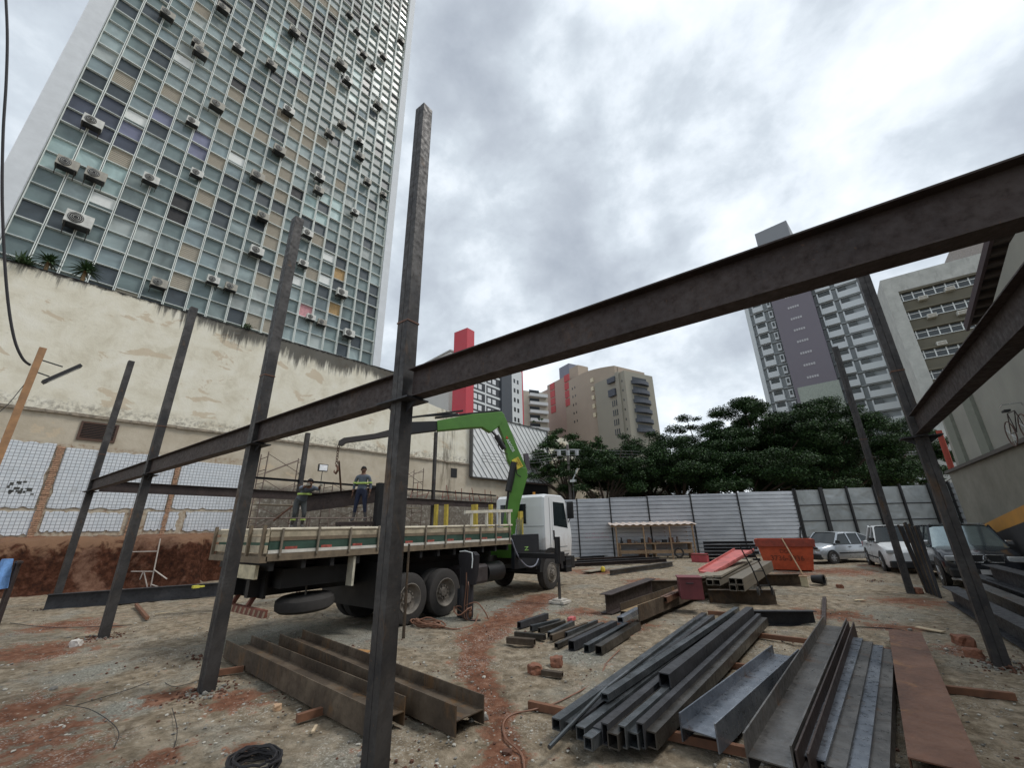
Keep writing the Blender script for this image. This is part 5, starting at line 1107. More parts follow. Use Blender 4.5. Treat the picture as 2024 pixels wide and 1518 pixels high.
# ------------------------------------------------------------------ cars (each built nose toward -Y at its own origin)
def car(name, label, loc, heading, paint, L=4.1, W=1.66, H=1.45, R=.30, style='hatch', cat='car'):
    r = empty(name, loc=loc, rz=heading, label=label, cat=cat, group='cars parked at the back right of the lot')
    hw = W / 2; g = .20 if style != 'suv' else .32
    belt = H * .64; hood = H * (.60 if style != 'suv' else .62); y0 = -L / 2
    def sec(y, w, zl, zt, crown=.04):
        return [(-w * .92, y, zl), (-w, y, zl + .12), (-w, y, zl + (zt - zl) * .62), (-w * .95, y, zt - .05), (-w * .80, y, zt), (0, y, zt + crown), (w * .80, y, zt), (w * .95, y, zt - .05), (w, y, zl + (zt - zl) * .62), (w, y, zl + .12), (w * .92, y, zl)]
    st = [(0, .70, g + .12, hood * .72), (.02, .88, g + .02, hood * .82), (.08, .97, g, hood * .90), (.18, 1.0, g, hood), (.27, 1.0, g, hood * 1.05), (.32, 1.0, g, belt), (.80, 1.0, g, belt), (.93, .98, g, belt * (1.0 if style != 'pickup' else .98)), (.985, .93, g + .03, belt * .96), (1.0, .82, g + .1, belt * .85)]
    m = MB(); m.loft([sec(y0 + a * L, hw * w, zl, zt) for a, w, zl, zt in st]); m.build('body', paint, r, auto=55)
    # greenhouse
    if style == 'hatch': gh = [(.26, 0.0), (.385, .96), (.50, 1.0), (.72, .97), (.86, .62), (.93, .02)]
    elif style == 'pickup': gh = [(.28, 0), (.40, .97), (.48, 1.0), (.60, .98), (.66, .05)]
    else: gh = [(.25, 0), (.37, .95), (.48, 1.0), (.80, .97), (.90, .80), (.955, .02)]
    top = H - belt + .02; m = MB(); secs = []
    for a, h in gh:
        z = belt - .02 + top * h; w0 = hw * .95; w1 = hw * (.95 - .19 * h); y = y0 + a * L
        secs.append([(-w0, y, belt - .03), (-(w0 + w1) / 2, y, (belt + z) / 2), (-w1, y, z - .02 * h), (-w1 * .8, y, z + .02 * h), (0, y, z + .035 * h), (w1 * .8, y, z + .02 * h), (w1, y, z - .02 * h), ((w0 + w1) / 2, y, (belt + z) / 2), (w0, y, belt - .03)])
    m.loft(secs); m.build('windows', MAT['glass_dark'] if style != 'suv' else simple('sky_reflecting_glass', (.30, .36, .37), .08, .75, var=.15), r, auto=35)
    def P(a, h, sx, o=.012):
        z = belt - .02 + top * h; w = hw * (.95 - .19 * h) + o; return Vector((sx * w, y0 + a * L, z + o))
    m = MB(); q = [g_ for g_ in gh]
    mid = [x for x in gh if x[1] > .6]
    n = 7; vs = []
    for a, h in [(mid[0][0] - .005, mid[0][1] + .0)] + mid[1:]:
        z = belt - .02 + top * h + .028; w1 = hw * (.95 - .19 * h) + .012
        vs += [(-w1, y0 + a * L, z - .055), (-w1 * .86, y0 + a * L, z + .005), (-w1 * .4, y0 + a * L, z + .022), (0, y0 + a * L, z + .027), (w1 * .4, y0 + a * L, z + .022), (w1 * .86, y0 + a * L, z + .005), (w1, y0 + a * L, z - .055)]
    m.add(vs, [(i * n + k, i * n + k + 1, (i + 1) * n + k + 1, (i + 1) * n + k) for i in range(len(mid) - 1) for k in range(n - 1)], smooth=True); m.build('roof', paint, r, recalc=False)
    for s in (-1, 1):
        m = MB(); m.bar(P(gh[0][0] + .01, .02, s), P(mid[0][0], mid[0][1], s), .07, .05, up=(s, 0, 0)); m.build('pillar', paint, r); m = MB(); m.bar(P(gh[-1][0] - .005, .05, s), P(mid[-1][0], mid[-1][1], s), .12, .05, up=(s, 0, 0)); m.build('pillar', paint, r)
        for a in ((.52, .70) if style != 'pickup' else (.5,)):
            m = MB(); m.bar(P(a, .0, s, .006), P(a - .005, .98, s, .006), .06, .04, up=(s, 0, 0)); m.build('pillar', paint, r)
    for s in (-1, 1):
        for a in (.19, .80 if style != 'hatch' else .805):
            y = y0 + a * L
            m = MB(); m.lathe([(R * 1.22, 0), (R * 1.22, s * .012)], (s * (hw - .006), y, R * 1.02), 'x', 28); m.build('wheel_arch', MAT['black'], r)
            w = MB(); w.lathe([(R * .6, -.10), (R * .93, -.10), (R, -.06), (R, .06), (R * .93, .10), (R * .6, .10)], (s * (hw - .07), y, R), 'x', 28); wo = w.build('wheel', MAT['rubber'], r)
            c = MB(); c.lathe([(R * .62, s * .100), (R * .55, s * .085), (.02, s * .105)], (s * (hw - .07), y, R), 'x', 20)
            for k in range(6): an = k * 1.047; c.bar((s * (hw + .035), y, R), (s * (hw + .03), y + R * .58 * math.cos(an), R + R * .58 * math.sin(an)), .05, .02, up=(s, 0, 0))
            c.build('rim', MAT['chrome'] if style != 'hatch' else simple('silver_hubcap', (.5, .52, .55), .4, .5), wo)
        m = MB(); m.box(s * (hw + .0) - .006, s * (hw + .0) + .006, y0 + .30 * L, y0 + .73 * L, g + .26, g + .32); m.build('side_moulding', MAT['black'], r)
        m = MB(); c0 = P(.30, .08, s); m.box(min(c0.x, c0.x + s * .2), max(c0.x, c0.x + s * .2), c0.y - .05, c0.y + .06, c0.z - .0, c0.z + .14); m.build('mirror', MAT['chrome'] if style == 'suv' else MAT['black'], r, bevel=.03)
        for a in (.49, .67): m = MB(); m.box(s * hw - .012, s * hw + .018, y0 + a * L - .07, y0 + a * L + .07, belt - .16, belt - .13); m.build('handle', MAT['black'], r)
        m = MB(); m.box(min(s * hw * .50, s * hw * .93), max(s * hw * .50, s * hw * .93), y0 - .004, y0 + .12, hood * .70, hood * .84); m.build('headlight', simple('headlight_glass', (.45, .47, .48), .15, .3), r, bevel=.03)
        m = MB(); m.box(min(s * hw * .70, s * hw * .93), max(s * hw * .70, s * hw * .93), y0 + L - .10, y0 + L + .006, belt * .7, belt * .92); m.build('tail_light', MAT['red'], r, bevel=.02)
    m = MB(); m.box(-hw * .90, hw * .90, y0 - .05, y0 + .25, g + .0, g + .27); m.build('bumper', MAT['black'], r, bevel=.05)
    return r, y0, hw, hood, g
SILV = simple('silver_paint', (.44, .47, .50), .28, .45, var=.06, scale=1); DKP = simple('dark_suv_paint', (.035, .038, .045), .16, .3, var=.1, scale=1); WHP = simple('white_pickup_paint', (.62, .64, .65), .3, var=.08, scale=1)
a = G(1655, 1115); b = G(1722, 1112); d = (a - b); hd = math.atan2(d.x, -d.y) ; mid = (a + b) / 2; nrm = Vector((-d.y, d.x, 0)).normalized()
if nrm.dot(_F0) < 0: nrm = -nrm
mid = mid + nrm * .78
rc, *_ = car('parked_car', 'silver hatchback parked side on beside the orange skip', (mid.x, mid.y, 0), hd, SILV, L=3.9, W=1.64, H=1.44, R=.29)
fc = G(1940, 1106, .85)
rs, y0, hw, hood, g = car('parked_car', 'dark off-road car facing the camera with chrome grille, far right of the lot', (fc.x, fc.y + 2.35, 0), rad(2), DKP, L=4.7, W=1.85, H=1.80, R=.38, style='suv')
m = MB(); m.box(-.34, -.03, y0 - .02, y0 + .05, hood * .70, hood * .86); m.box(.03, .34, y0 - .02, y0 + .05, hood * .70, hood * .86); m.build('grille', MAT['black'], rs)
m = MB()
for s in (-1, 1):
    q = [(s * .08, hood * .69), (s * .36, hood * .69), (s * .40, hood * .87), (s * .02, hood * .87)]
    m.tube([(x, y0 - .03, z) for x, z in q], .014, 5, closed=True)
m.build('grille_frame', MAT['chrome'], rs)
m = MB()
for k in range(3):
    an = rad(90 + 120 * k); c = Vector((math.cos(an), 0, math.sin(an))) * .058 + Vector((0, y0 - .05, hood * .76)); u = Vector((math.cos(an), 0, math.sin(an))) * .055; v = Vector((-math.sin(an), 0, math.cos(an))) * .032
    m.add([c + u, c + v, c - u, c - v, c + u + Vector((0, .03, 0)), c + v + Vector((0, .03, 0)), c - u + Vector((0, .03, 0)), c - v + Vector((0, .03, 0))], [(0, 1, 2, 3), (0, 1, 5, 4), (1, 2, 6, 5), (2, 3, 7, 6), (3, 0, 4, 7)])
m.build('emblem', MAT['chrome'], rs)
m = MB(); m.box(-.20, .20, y0 - .075, y0 - .055, g + .12, g + .25); pl = m.build('number_plate', simple('grey_plate', (.42, .42, .42), .5), rs)
m = MB(); m.box(-hw * .92, hw * .92, y0 - .07, y0 + .1, g - .06, g - .01); m.build('skid_bar', simple('dull_skid', (.30, .29, .27), .6), rs)
m = MB(); m.box(-.25, -.05, -.4, .0, 1.83, 1.86)
for s in (-1, 1): m.bar((s * .66, -.6, 1.84), (s * .66, 1.7, 1.83), .05, .04)
m.build('roof_rails', MAT['chrome'], rs)
car('pickup_truck', 'white pickup parked nose out behind the dark off-road car', (2.15, 25.6, 0), rad(6), WHP, L=4.9, W=1.78, H=1.75, R=.36, style='pickup', cat='pickup')
# ------------------------------------------------------------------ steel lying about the site
def gp(x, y, z=0.0):
    p = G(x, y, z); p.z = z; return p
def trough(p0, p1, w, fh, mat, label, z=.08, group='steel sections lying on the ground', name='steel_beam', double=False):
    """I section lying on its side: web flat, flanges standing; p0 near end, p1 far end (centre line, ground)"""
    p0, p1 = Vector(p0), Vector(p1); h = fh / 2; t = .014; wm = .01
    prof = [(-w / 2, -h), (-w / 2 + t, -h), (-w / 2 + t, -wm / 2), (w / 2 - t, -wm / 2), (w / 2 - t, -h), (w / 2, -h), (w / 2, h), (w / 2 - t, h), (w / 2 - t, wm / 2), (-w / 2 + t, wm / 2), (-w / 2 + t, h), (-w / 2, h)]
    m = MB(); up = Vector((0, 0, z + h)); m.prism(prof, p0 + up, p1 + up)
    c = (p0 + p1) / 2 + up; o = m.build(name, MAT[mat] if isinstance(mat, str) else mat, loc=c); return tag(o, label, 'beam', group)
def mid2(a, b): return (Vector(a) + Vector(b)) / 2
# two big beams at lower left
A0, A1 = gp(725, 1466), gp(450, 1308); B0, B1 = gp(806, 1447), gp(482, 1292)
trough(mid2(A0, B0) + (mid2(A0, B0) - mid2(A1, B1)).normalized() * .0, mid2(A1, B1), .40, .26, 'steel_tan', 'long dusty beam lying on its side behind the nearest column, left one of the pair', .03)
A0, A1 = gp(903, 1464), gp(555, 1290); B0, B1 = gp(954, 1441), gp(588, 1282)
trough(mid2(A0, B0), mid2(A1, B1), .40, .26, 'steel_tan', 'long dusty beam lying on its side with its open end right of the nearest column', .03)
# right foreground
def along(pa, pb, ext0=0.0):
    a, b = gp(*pa), gp(*pb); return a + (a - b).normalized() * ext0, b
a, b = along((1388, 1504), (1562, 1330), .0); trough(a, b, .34, .22, 'steel_blue', 'beam with a smooth blue-grey web, lying nearest the camera at lower right', .09)
a, b = along((1560, 1530), (1662, 1270), .5); trough(a, b, .34, .30, 'steel_grey', 'long grey-webbed beam lying between the blue-grey beam and the nested channels', .09)
d = (b - a).normalized(); sd_ = Vector((d.y, -d.x, 0)); trough(a + sd_ * .23, b + sd_ * .23 - d * .15, .09, .28, 'steel_brown', 'thin dark brown section tight against the long grey-webbed beam', .09)
a, b = along((1645, 1530), (1705, 1300), .5); d = (b - a).normalized(); sd_ = Vector((d.y, -d.x, 0))
for k in range(4):
    c = sd_ * (.0 + k * .115); m = MB(); z0 = .20 - .028 * k
    m.prism([(-.085, -.03), (-.075, -.03), (-.075, .058), (.055, .058), (.055, -.06), (.065, -.06), (.065, .068), (-.085, .068)], a + c + Vector((0, 0, z0)), b + c + Vector((0, 0, z0)) - d * (.03 * k), twist=0)
    o = m.build('steel_channel', MAT['steel_blue'] if k % 2 == 0 else MAT['steel_grey'], loc=(a + b) / 2 + c); tag(o, ('leftmost and highest', 'second from the left', 'third from the left', 'rightmost and lowest')[k] + ' channel of the four nested blue-grey channels at lower right', 'channel', 'nested channels at lower right')
a, b = gp(1872, 1530), gp(1797, 1278); a = a + (a - b).normalized() * .5
m = MB(); m.prism([(-.21, -.05), (-.20, -.05), (-.20, .055), (.20, .055), (.20, -.05), (.21, -.05), (.21, .066), (-.21, .066)], a + Vector((0, 0, .16)), b + Vector((0, 0, .16))); o = m.build('steel_channel', MAT['steel_rust'], loc=(a + b) / 2); tag(o, 'wide rust-orange channel lying flat, rightmost of the steel at lower right', 'channel', 'steel sections lying on the ground')
# sleepers under the piles
for pa, pb, lab in (((1400, 1216), (1488, 1222), 'shortest timber sleeper, by the black box section'), ((1400, 1262 - 12), (1770, 1296), 'timber sleeper under the far ends of the tube bundle and the beams'), ((1430, 1322), (2010, 1388), 'long timber sleeper crossing under the middle of the lower right beams'), ((1046, 1403), (1530, 1512), 'reddish timber sleeper under the near ends of the tube bundle'), ((585, 1432), (642, 1414), 'short reddish timber block under the left pair of beams'), ((430, 1338), (480, 1330), 'short timber block behind the third column foot')):
    a, b = gp(*pa), gp(*pb); m = MB(); m.bar(a + Vector((0, 0, .05)), b + Vector((0, 0, .05)), .06, .075); o = m.build('timber_sleeper', simple('reddish_sleeper', (.17, .08, .045), .85, var=.35) if 'slp' not in MAT else MAT['slp'], loc=(a + b) / 2); MAT['slp'] = o.data.materials[0]; tag(o, lab, 'sleeper', 'timber sleepers')
# long tube bundle
bund = [((1101, 1470), (1395, 1232), .10, 'tube_blue', .10), ((1140, 1470), (1412, 1236), .07, 'steel_dark', .09), ((1150, 1492), (1440, 1240), .10, 'tube_blue', .11), ((1185, 1495), (1462, 1236), .10, 'steel_dark', .11), ((1165, 1512), (1480, 1240), .09, 'tube_blue', .10), ((1215, 1510), (1488, 1240), .11, 'tube', .12), ((1255, 1508), (1500, 1245), .11, 'tube_blue', .12), ((1290, 1508), (1515, 1247), .12, 'tube', .13)]
bund += [((1125, 1468), (1402, 1234), .07, 'tube_blue', .06), ((1200, 1502), (1470, 1238), .07, 'steel_dark', .17), ((1235, 1508), (1492, 1242), .07, 'tube_blue', .17), ((1272, 1508), (1506, 1246), .07, 'steel_dark', .19)]
names = ['leftmost', 'second', 'third', 'fourth', 'fifth', 'sixth', 'seventh', 'rightmost', 'thinnest low', 'first slim dark', 'slim grey', 'second slim dark']
def tubep(w, h, t=.006): return [(-w / 2, -h / 2), (w / 2, -h / 2), (w / 2, h / 2), (-w / 2, h / 2)]
def boxtube(a, b, w, h, mat, name='box_tube', lab='', cat='tube', grp=None):
    """hollow rectangular section with dark open ends"""
    a, b = Vector(a), Vector(b); t = (b - a).normalized(); s = t.cross(Vector((0, 0, 1))).normalized(); u = s.cross(t); m = MB(); k = .012; vs = []
    for p in (a, b):
        for i in (1, 0):
            ww, hh = w / 2 - (0 if i else k), h / 2 - (0 if i else k)
            vs += [p + s * x + u * y for x, y in ((-ww, -hh), (ww, -hh), (ww, hh), (-ww, hh))]
    f = []
    for i in range(4):
        j = (i + 1) % 4; f += [(i, j, 8 + j, 8 + i), (4 + i, 12 + i, 12 + j, 4 + j), (i, 4 + i, 4 + j, j), (8 + i, 8 + j, 12 + j, 12 + i)]
    m.add(vs, f); o = m.build(name, MAT[mat] if isinstance(mat, str) else mat, loc=(a + b) / 2); return tag(o, lab, cat, grp)
for k, (pa, pb, w, mt, h) in enumerate(bund):
    a, b = gp(*pa), gp(*pb); z = Vector((0, 0, .10 + h / 2)); boxtube(a + z, b + z, w, h, mt, lab=names[k] + ' long steel tube of the bundle spread across the lower middle', grp='long tubes of the bundle')
a, b = gp(1087, 1514), gp(1205, 1424); m = MB(); m.rod(a + Vector((0, 0, .13)), b + Vector((0, 0, .30)), .02, 8); m.rod(b + Vector((0, 0, .30)), gp(1380, 1262) + Vector((0, 0, .30)), .02, 8); o = m.build('steel_pipe', MAT['tube_blue']); tag(o, 'thin pale pipe lying over the left of the tube bundle', 'pipe')
a, b = gp(1200, 1440), gp(1462, 1232); boxtube(a + Vector((0, 0, .27)), b + Vector((0, 0, .27)), .09, .07, 'tube_blue', lab='flat blue-grey tube resting on top of the bundle', grp='long tubes of the bundle')
a, b = gp(1322, 1415), gp(1490, 1245); boxtube(a + Vector((0, 0, .33)), b + Vector((0, 0, .33)), .13, .14, 'steel_dark', lab='dark square tube on top of the bundle, its closed end facing the camera', grp='long tubes of the bundle')
# offcuts
offs = [((1003, 1274), (1057, 1279), .11, .10), ((1018, 1262), (1078, 1268), .08, .09), ((1026, 1245), (1081, 1226), .10, .12), ((1050, 1250), (1106, 1236), .08, .10), ((1066, 1254), (1116, 1238), .07, .09), ((1086, 1264), (1133, 1240), .08, .10), ((1090, 1270), (1160, 1243), .07, .10), ((1100, 1284), (1192, 1240), .08, .07), ((1130, 1290), (1216, 1246), .12, .15), ((1160, 1294), (1240, 1246), .10, .12), ((1184, 1298), (1262, 1246), .12, .13), ((1120, 1262), (1180, 1236), .06, .08), ((1072, 1337), (1112, 1343), .08, .06), ((1200, 1304), (1205, 1300), .08, .05)]
for k, (pa, pb, w, h) in enumerate(offs):
    if k == 13: continue
    a, b = gp(*pa), gp(*pb); z = Vector((0, 0, h / 2 + .02)); lab = ORD[k + 1] + ' short steel tube offcut from the left in the pile left of the red box'
    grp = 'steel offcuts in a pile'
    if k == 0: lab = 'short brown tube offcut at the front left corner of the pile of offcuts'
    if k == 12: lab = 'single short tube offcut lying alone below the two brick lumps'; grp = None
    boxtube(a + z, b + z, w, h, ('steel_tan', 'tube', 'steel_dark', 'tube_blue', 'tube', 'tube_blue')[k % 6], lab=lab, cat='offcut', grp=grp)
# lumps of brick
def lump(px, py, s, lab, seed, mat=None):
    bm = bmesh.new(); bmesh.ops.create_icosphere(bm, subdivisions=3, radius=1)
    for v in bm.verts:
        v.co = Vector((max(-.8, min(.8, v.co.x)), max(-.7, min(.7, v.co.y)), max(-.6, min(.62, v.co.z)))); q = noise.noise(v.co * 1.6 + Vector((seed, 0, 0))) * .28 + noise.noise(v.co * 5 + Vector((seed, 3, 0))) * .08; v.co *= (1 + q) * s
    me = bpy.data.meshes.new('brick_lump'); bm.to_mesh(me); bm.free(); me.materials.append(mat or MAT['brk']); o = bpy.data.objects.new('brick_lump', me); COL.objects.link(o); o.location = gp(px, py, s * .45); o.rotation_euler = (0, 0, seed); tag(o, lab, 'rubble'); return o
MAT['brk'] = simple('red_brick_rubble', (.21, .09, .055), .95, var=.4, scale=9, bump=.5)
lump(1057, 1325, .115, 'squarish red brick lump, left one of the two below the offcuts', 1); lump(1100, 1310, .12, 'rounded red brick lump, right one of the two below the offcuts', 2)
lump(548, 1399, .055, 'smooth pale orange stone on the earth left of the pair of beams', 3, simple('pale_orange_stone', (.48, .32, .20), .9)); lump(150, 1273, .10, 'white lump of plaster on the red earth at left', 4, simple('plaster_white', (.55, .52, .48), .9))
lump(1905, 1270, .16, 'red clay lump behind the foot of the dark right column', 5); lump(1925, 1295, .13, 'lower red clay lump at the foot of the dark right column', 6); lump(1660, 1160, .10, 'small brick lump on bare earth right of the black bucket', 7); lump(1815, 1168, .13, 'reddish lump by the foot of the bundle of leaning rods', 8)
# middle pile
a, b = gp(1247, 1240), gp(1385, 1180); b = a + (b - a) * 2.0; UO = trough(a, b, .42, .30, 'steel_tan', 'rust-dusted beam with a tan web, carrying the red box', .12)
m = MB(Matrix.Translation(-UO.location)); m.bar(a + Vector((0, 0, .279)), b + Vector((0, 0, .279)), .385, .004); m.build('rust_dusted_web', MAT['steel_yellow'], UO)
a, b = gp(1199, 1215), gp(1290, 1174); m = MB(); m.prism(H_prof(.30, .42, .016, .012), a + Vector((0, 0, .22)), b + Vector((0, 0, .22))); o = m.build('steel_beam', MAT['steel_brown'], loc=(a + b) / 2); tag(o, 'short brown beam standing on its flange left of the red box', 'beam', 'steel sections lying on the ground')
a, b = gp(1290, 1172), gp(1352, 1172); m = MB(); m.prism(H_prof(.2, .34), a + Vector((0, 0, .18)), b + Vector((0, 0, .18))); tag(m.build('steel_beam', MAT['steel_tan'], loc=(a + b) / 2), 'short tan beam lying crosswise behind the short brown beam', 'beam', 'steel sections lying on the ground')
a, b = gp(1226, 1226, .3), gp(1262, 1206, .3); boxtube(a, b, .12, .10, 'steel_blue', lab='short bluish tube offcut lying in the tan beam', cat='offcut')
a, b = gp(1312, 1186, .35), gp(1345, 1170, .35); boxtube(a, b, .16, .12, 'steel_rust', lab='short rusty tube offcut beside the red box', cat='offcut')
rb = empty('red_box', loc=gp(1367, 1183, .30), rz=rad(22), label='worn crimson steel box standing on the tan beam', cat='box'); m = MB(); m.box(-.26, .26, -.24, .24, 0, .46); m.build('casing', simple('crimson_box_paint', (.15, .035, .040), .6, var=.25, scale=3), rb, bevel=.015)
m = MB(); m.box(-.275, .275, -.255, .255, .461, .49); m.build('lid', simple('crimson_lid', (.17, .04, .045), .6), rb); m = MB(); m.tube([(-.1, -.245, .36), (-.1, -.29, .36), (.05, -.29, .36), (.05, -.245, .36)], .012); m.build('handle', MAT['steel_dark'], rb)
# grey box section packs
def pack(pa, pb, w, h, z, lab, nx=2, ny=2, grp='packs of grey box section'):
    a, b = gp(*pa, z), gp(*pb, z); r = empty('box_section_pack', loc=a, label=lab, cat='steel pack', group=grp); t = (b - a).normalized(); s = t.cross(Vector((0, 0, 1))).normalized()
    for i in range(nx):
        for j in range(ny):
            off = s * ((i - (nx - 1) / 2) * w) + Vector((0, 0, j * h)); aa, bb = off + t * ((i * 7 + j * 3) % 4 * .02), (b - a) + off; L = (bb - aa); u = Vector((0, 0, 1)); m = MB(); k = .014; vs = []
            for p in (aa, bb):
                for o_ in (0, k):
                    ww, hh = w / 2 - .003 - o_, h / 2 - .003 - o_; vs += [p + s * x + u * y for x, y in ((-ww, -hh), (ww, -hh), (ww, hh), (-ww, hh))]
            f = []
            for q in range(4): g2 = (q + 1) % 4; f += [(q, g2, 8 + g2, 8 + q), (4 + q, 12 + q, 12 + g2, 4 + g2), (q, 4 + q, 4 + g2, g2), (8 + q, 8 + g2, 12 + g2, 12 + q)]
            m.add(vs, f); m.build('box_section', simple('dusty_tan_steel', (.22, .19, .15), .7, .1, var=.25) if 'dts' not in MAT else MAT['dts'], r)
MAT['dts'] = simple('dusty_tan_steel', (.155, .135, .105), .7, .1, var=.25)
pack((1456, 1163), (1518, 1122), .17, .15, .46, 'nearer pack of four dusty grey box sections with dark open ends'); pack((1409, 1152), (1492, 1112), .17, .15, .50, 'farther pack of dusty grey box sections right of the red box', 2, 1); 
a, b = gp(1400, 1142, .6), gp(1470, 1108, .6); 
for k in range(3):
    m = MB(); o3 = Vector((.22 * k - .2, 0, .02 * k)); m.bar(a + o3, b + o3, .18, .05); tag(m.build('plank', MAT['wood_grey'], loc=(a + b) / 2 + o3), ('left', 'middle', 'right')[k] + ' grey plank lying over the box sections behind the red box', 'plank', 'grey planks on the steel')
m = MB(); q = [gp(1381, 1129, .62), gp(1413, 1133, .62), gp(1490, 1088, 1.05), gp(1452, 1087, 1.05)]; q = [Vector(v) for v in q]; m.add(q + [v - Vector((0, 0, .05)) for v in q], [(0, 1, 2, 3), (7, 6, 5, 4), (0, 1, 5, 4), (1, 2, 6, 5), (2, 3, 7, 6), (3, 0, 4, 7)])
for e0, e1 in ((0, 3), (1, 2)): m.bar(q[e0] + Vector((0, 0, .03)), q[e1] + Vector((0, 0, .03)), .03, .06)
o = m.build('red_board', simple('faded_red_board', (.48, .13, .12), .65, var=.35, scale=2.5)); tag(o, 'long faded red board tilted up toward the orange skip', 'board')
for (pa, pb, hgt, lab, mt) in (((1405, 1196), (1539, 1197), .36, 'brown beam on its edge under the box section packs', 'steel_tan'), ((1500, 1160), (1587, 1158), .36, 'brown beam on its edge behind the box section packs, left of the cream block', 'steel_tan'), ((1490, 1236), (1617, 1237), .27, 'near-black section on its edge, alone on the earth right of the tube bundle', 'steel_dark'), ((1640, 1118 + 4), (1640, 1122), .3, '', 'steel_tan')):
    if not lab: continue
    a, b = gp(*pa), gp(*pb); m = MB(); m.prism(C_prof(.16, hgt, .012), a + Vector((0, 0, hgt / 2)), b + Vector((0, 0, hgt / 2))); tag(m.build('steel_beam', MAT[mt], loc=(a + b) / 2), lab, 'beam', 'steel sections lying on the ground')
for k, x in enumerate((1627, 1631)):
    a, b = gp(x, 1278), gp(x + 2, 1187); m = MB(); m.bar(a + Vector((0, 0, .06)), b + Vector((0, 0, .06)), .035, .06); tag(m.build('flat_bar', MAT['steel_brown'], loc=(a + b) / 2), ('left', 'right')[k] + ' one of two thin brown bars lying side by side on the bare earth', 'bar', 'two flat bars')
# cream block and bucket
o_ = gp(1592, 1160); r = empty('cream_block', loc=o_, label='small cream block on the earth below the leaning pole', cat='block'); m = MB(); m.box(-.10, .10, -.08, .08, 0, .30); m.build('block', simple('cream_block_paint', (.48, .42, .28), .85), r, bevel=.01); m = MB(); m.box(-.12, .12, -.1, .1, .301, .32); m.build('cap', MAT['wood'], r)
o_ = gp(1608, 1155); r = empty('bucket', loc=o_ + Vector((0, 0, .16)), label='black bucket lying on its side near the orange skip', cat='bucket'); r.rotation_euler = (rad(90), 0, rad(70)); m = MB(); m.lathe([(.12, 0), (.16, .34), (.15, .34), (.11, .02)], (0, 0, 0), 'z', 20); m.build('body', MAT['black'], r); m = MB(); m.tube([(.16 * math.cos(t * .314), .16 * math.sin(t * .314), .36 + .0 * t) for t in range(21)], .008, 4); m.build('rim', MAT['black'], r)
# skip
p0, p1 = G(1512, 1128), G(1614, 1131); cx_ = (p0 + p1) / 2; an = math.atan2((p1 - p0).y, (p1 - p0).x); wd = (p1 - p0).length
sk = empty('skip', loc=(cx_.x, cx_.y, 0), rz=an, label='orange steel skip with faded dark writing in front of the hoarding', cat='skip'); m = MB(); b0, t0, D, Hh = wd / 2 - .08, wd / 2 + .14, 1.6, 1.28
vs = [(-b0, 0, .05), (b0, 0, .05), (b0, D, .05), (-b0, D, .05), (-t0, -.12, Hh), (t0, -.12, Hh), (t0, D + .1, Hh), (-t0, D + .1, Hh)]; vi = [(x * .97, y * .97 + .03, z + .03) for x, y, z in vs]; vi = vi[:4] + [(x, y, Hh) for x, y, z in vi[4:]]
m.add(vs + vi, [(0, 1, 2, 3), (0, 1, 5, 4), (1, 2, 6, 5), (2, 3, 7, 6), (3, 0, 4, 7), (8, 9, 10, 11), (8, 9, 13, 12), (9, 10, 14, 13), (10, 11, 15, 14), (11, 8, 12, 15), (4, 5, 13, 12), (5, 6, 14, 13), (6, 7, 15, 14), (7, 4, 12, 15)]); m.build('tub', MAT['orange'], sk)
m = MB(); m.box(-t0 - .03, t0 + .03, -.20, -.135, Hh - .28, Hh + .02); m.box(-t0 - .05, -t0, -.15, D + .1, Hh - .12, Hh); m.box(t0, t0 + .05, -.15, D + .1, Hh - .12, Hh); m.build('rim', simple('dark_orange_rim', (.26, .045, .025), .6, var=.3), sk)
m = MB()
for s in (-1, 1): m.rod((s * t0, .5, Hh * .7), (s * (t0 + .14), .5, Hh * .7), .05, 10); m.rod((s * t0, 1.1, Hh * .7), (s * (t0 + .14), 1.1, Hh * .7), .05, 10)
m.build('lifting_lugs', MAT['steel_dark'], sk)
tl = math.atan2(.12, Hh); ink = simple('faded_black_ink', (.17, .040, .018), .7, var=.3)
for tx, zz, sz in (('DISK', Hh * .62, .22), ('3736-3936', Hh * .40, .29)): text_mesh('lettering', tx, sz, ink, sk, Matrix.Translation((0, -.012 - .12 * (zz / Hh), zz)) @ Matrix.Rotation(rad(90) + tl, 4, 'X'), extrude=.002)
a = gp(1588, 1138); m = MB(); m.rod(a, (sk.matrix_basis @ Vector((-.05, -.24, Hh + .08))), .028, 8); tag(m.build('wooden_pole', MAT['wood']), 'thin wooden pole leaning on the front of the orange skip', 'pole')
# trolley in front of the skip
t0_ = gp(1517, 1172, .5); r = empty('hand_trolley', loc=t0_, label='black two-handled sack trolley standing on the box sections left of the skip', cat='trolley'); m = MB(); R_ = CR.copy(); R_.z = 0; R_.normalize(); Fd = _F0
for s in (-.12, .12): m.tube([R_ * s, R_ * (s - .12) + Vector((0, 0, .5)), R_ * (s - .32) + Vector((0, 0, 1.02)), R_ * (s - .52) + Vector((0, 0, 1.02))], .016, 6)
for z in (.15, .45, .8): m.rod(R_ * (-.12 - z * .25) + Vector((0, 0, z)), R_ * (.12 - z * .25) + Vector((0, 0, z)), .011, 5)
m.build('frame', MAT['black'], r); m = MB()
for s in (-.16, .16): c = R_ * s + Fd * .08 + Vector((0, 0, .02)); m.lathe([(.09, -.02), (.09, .02)], c, 'x', 14)
m.build('wheels', MAT['rubber'], r)
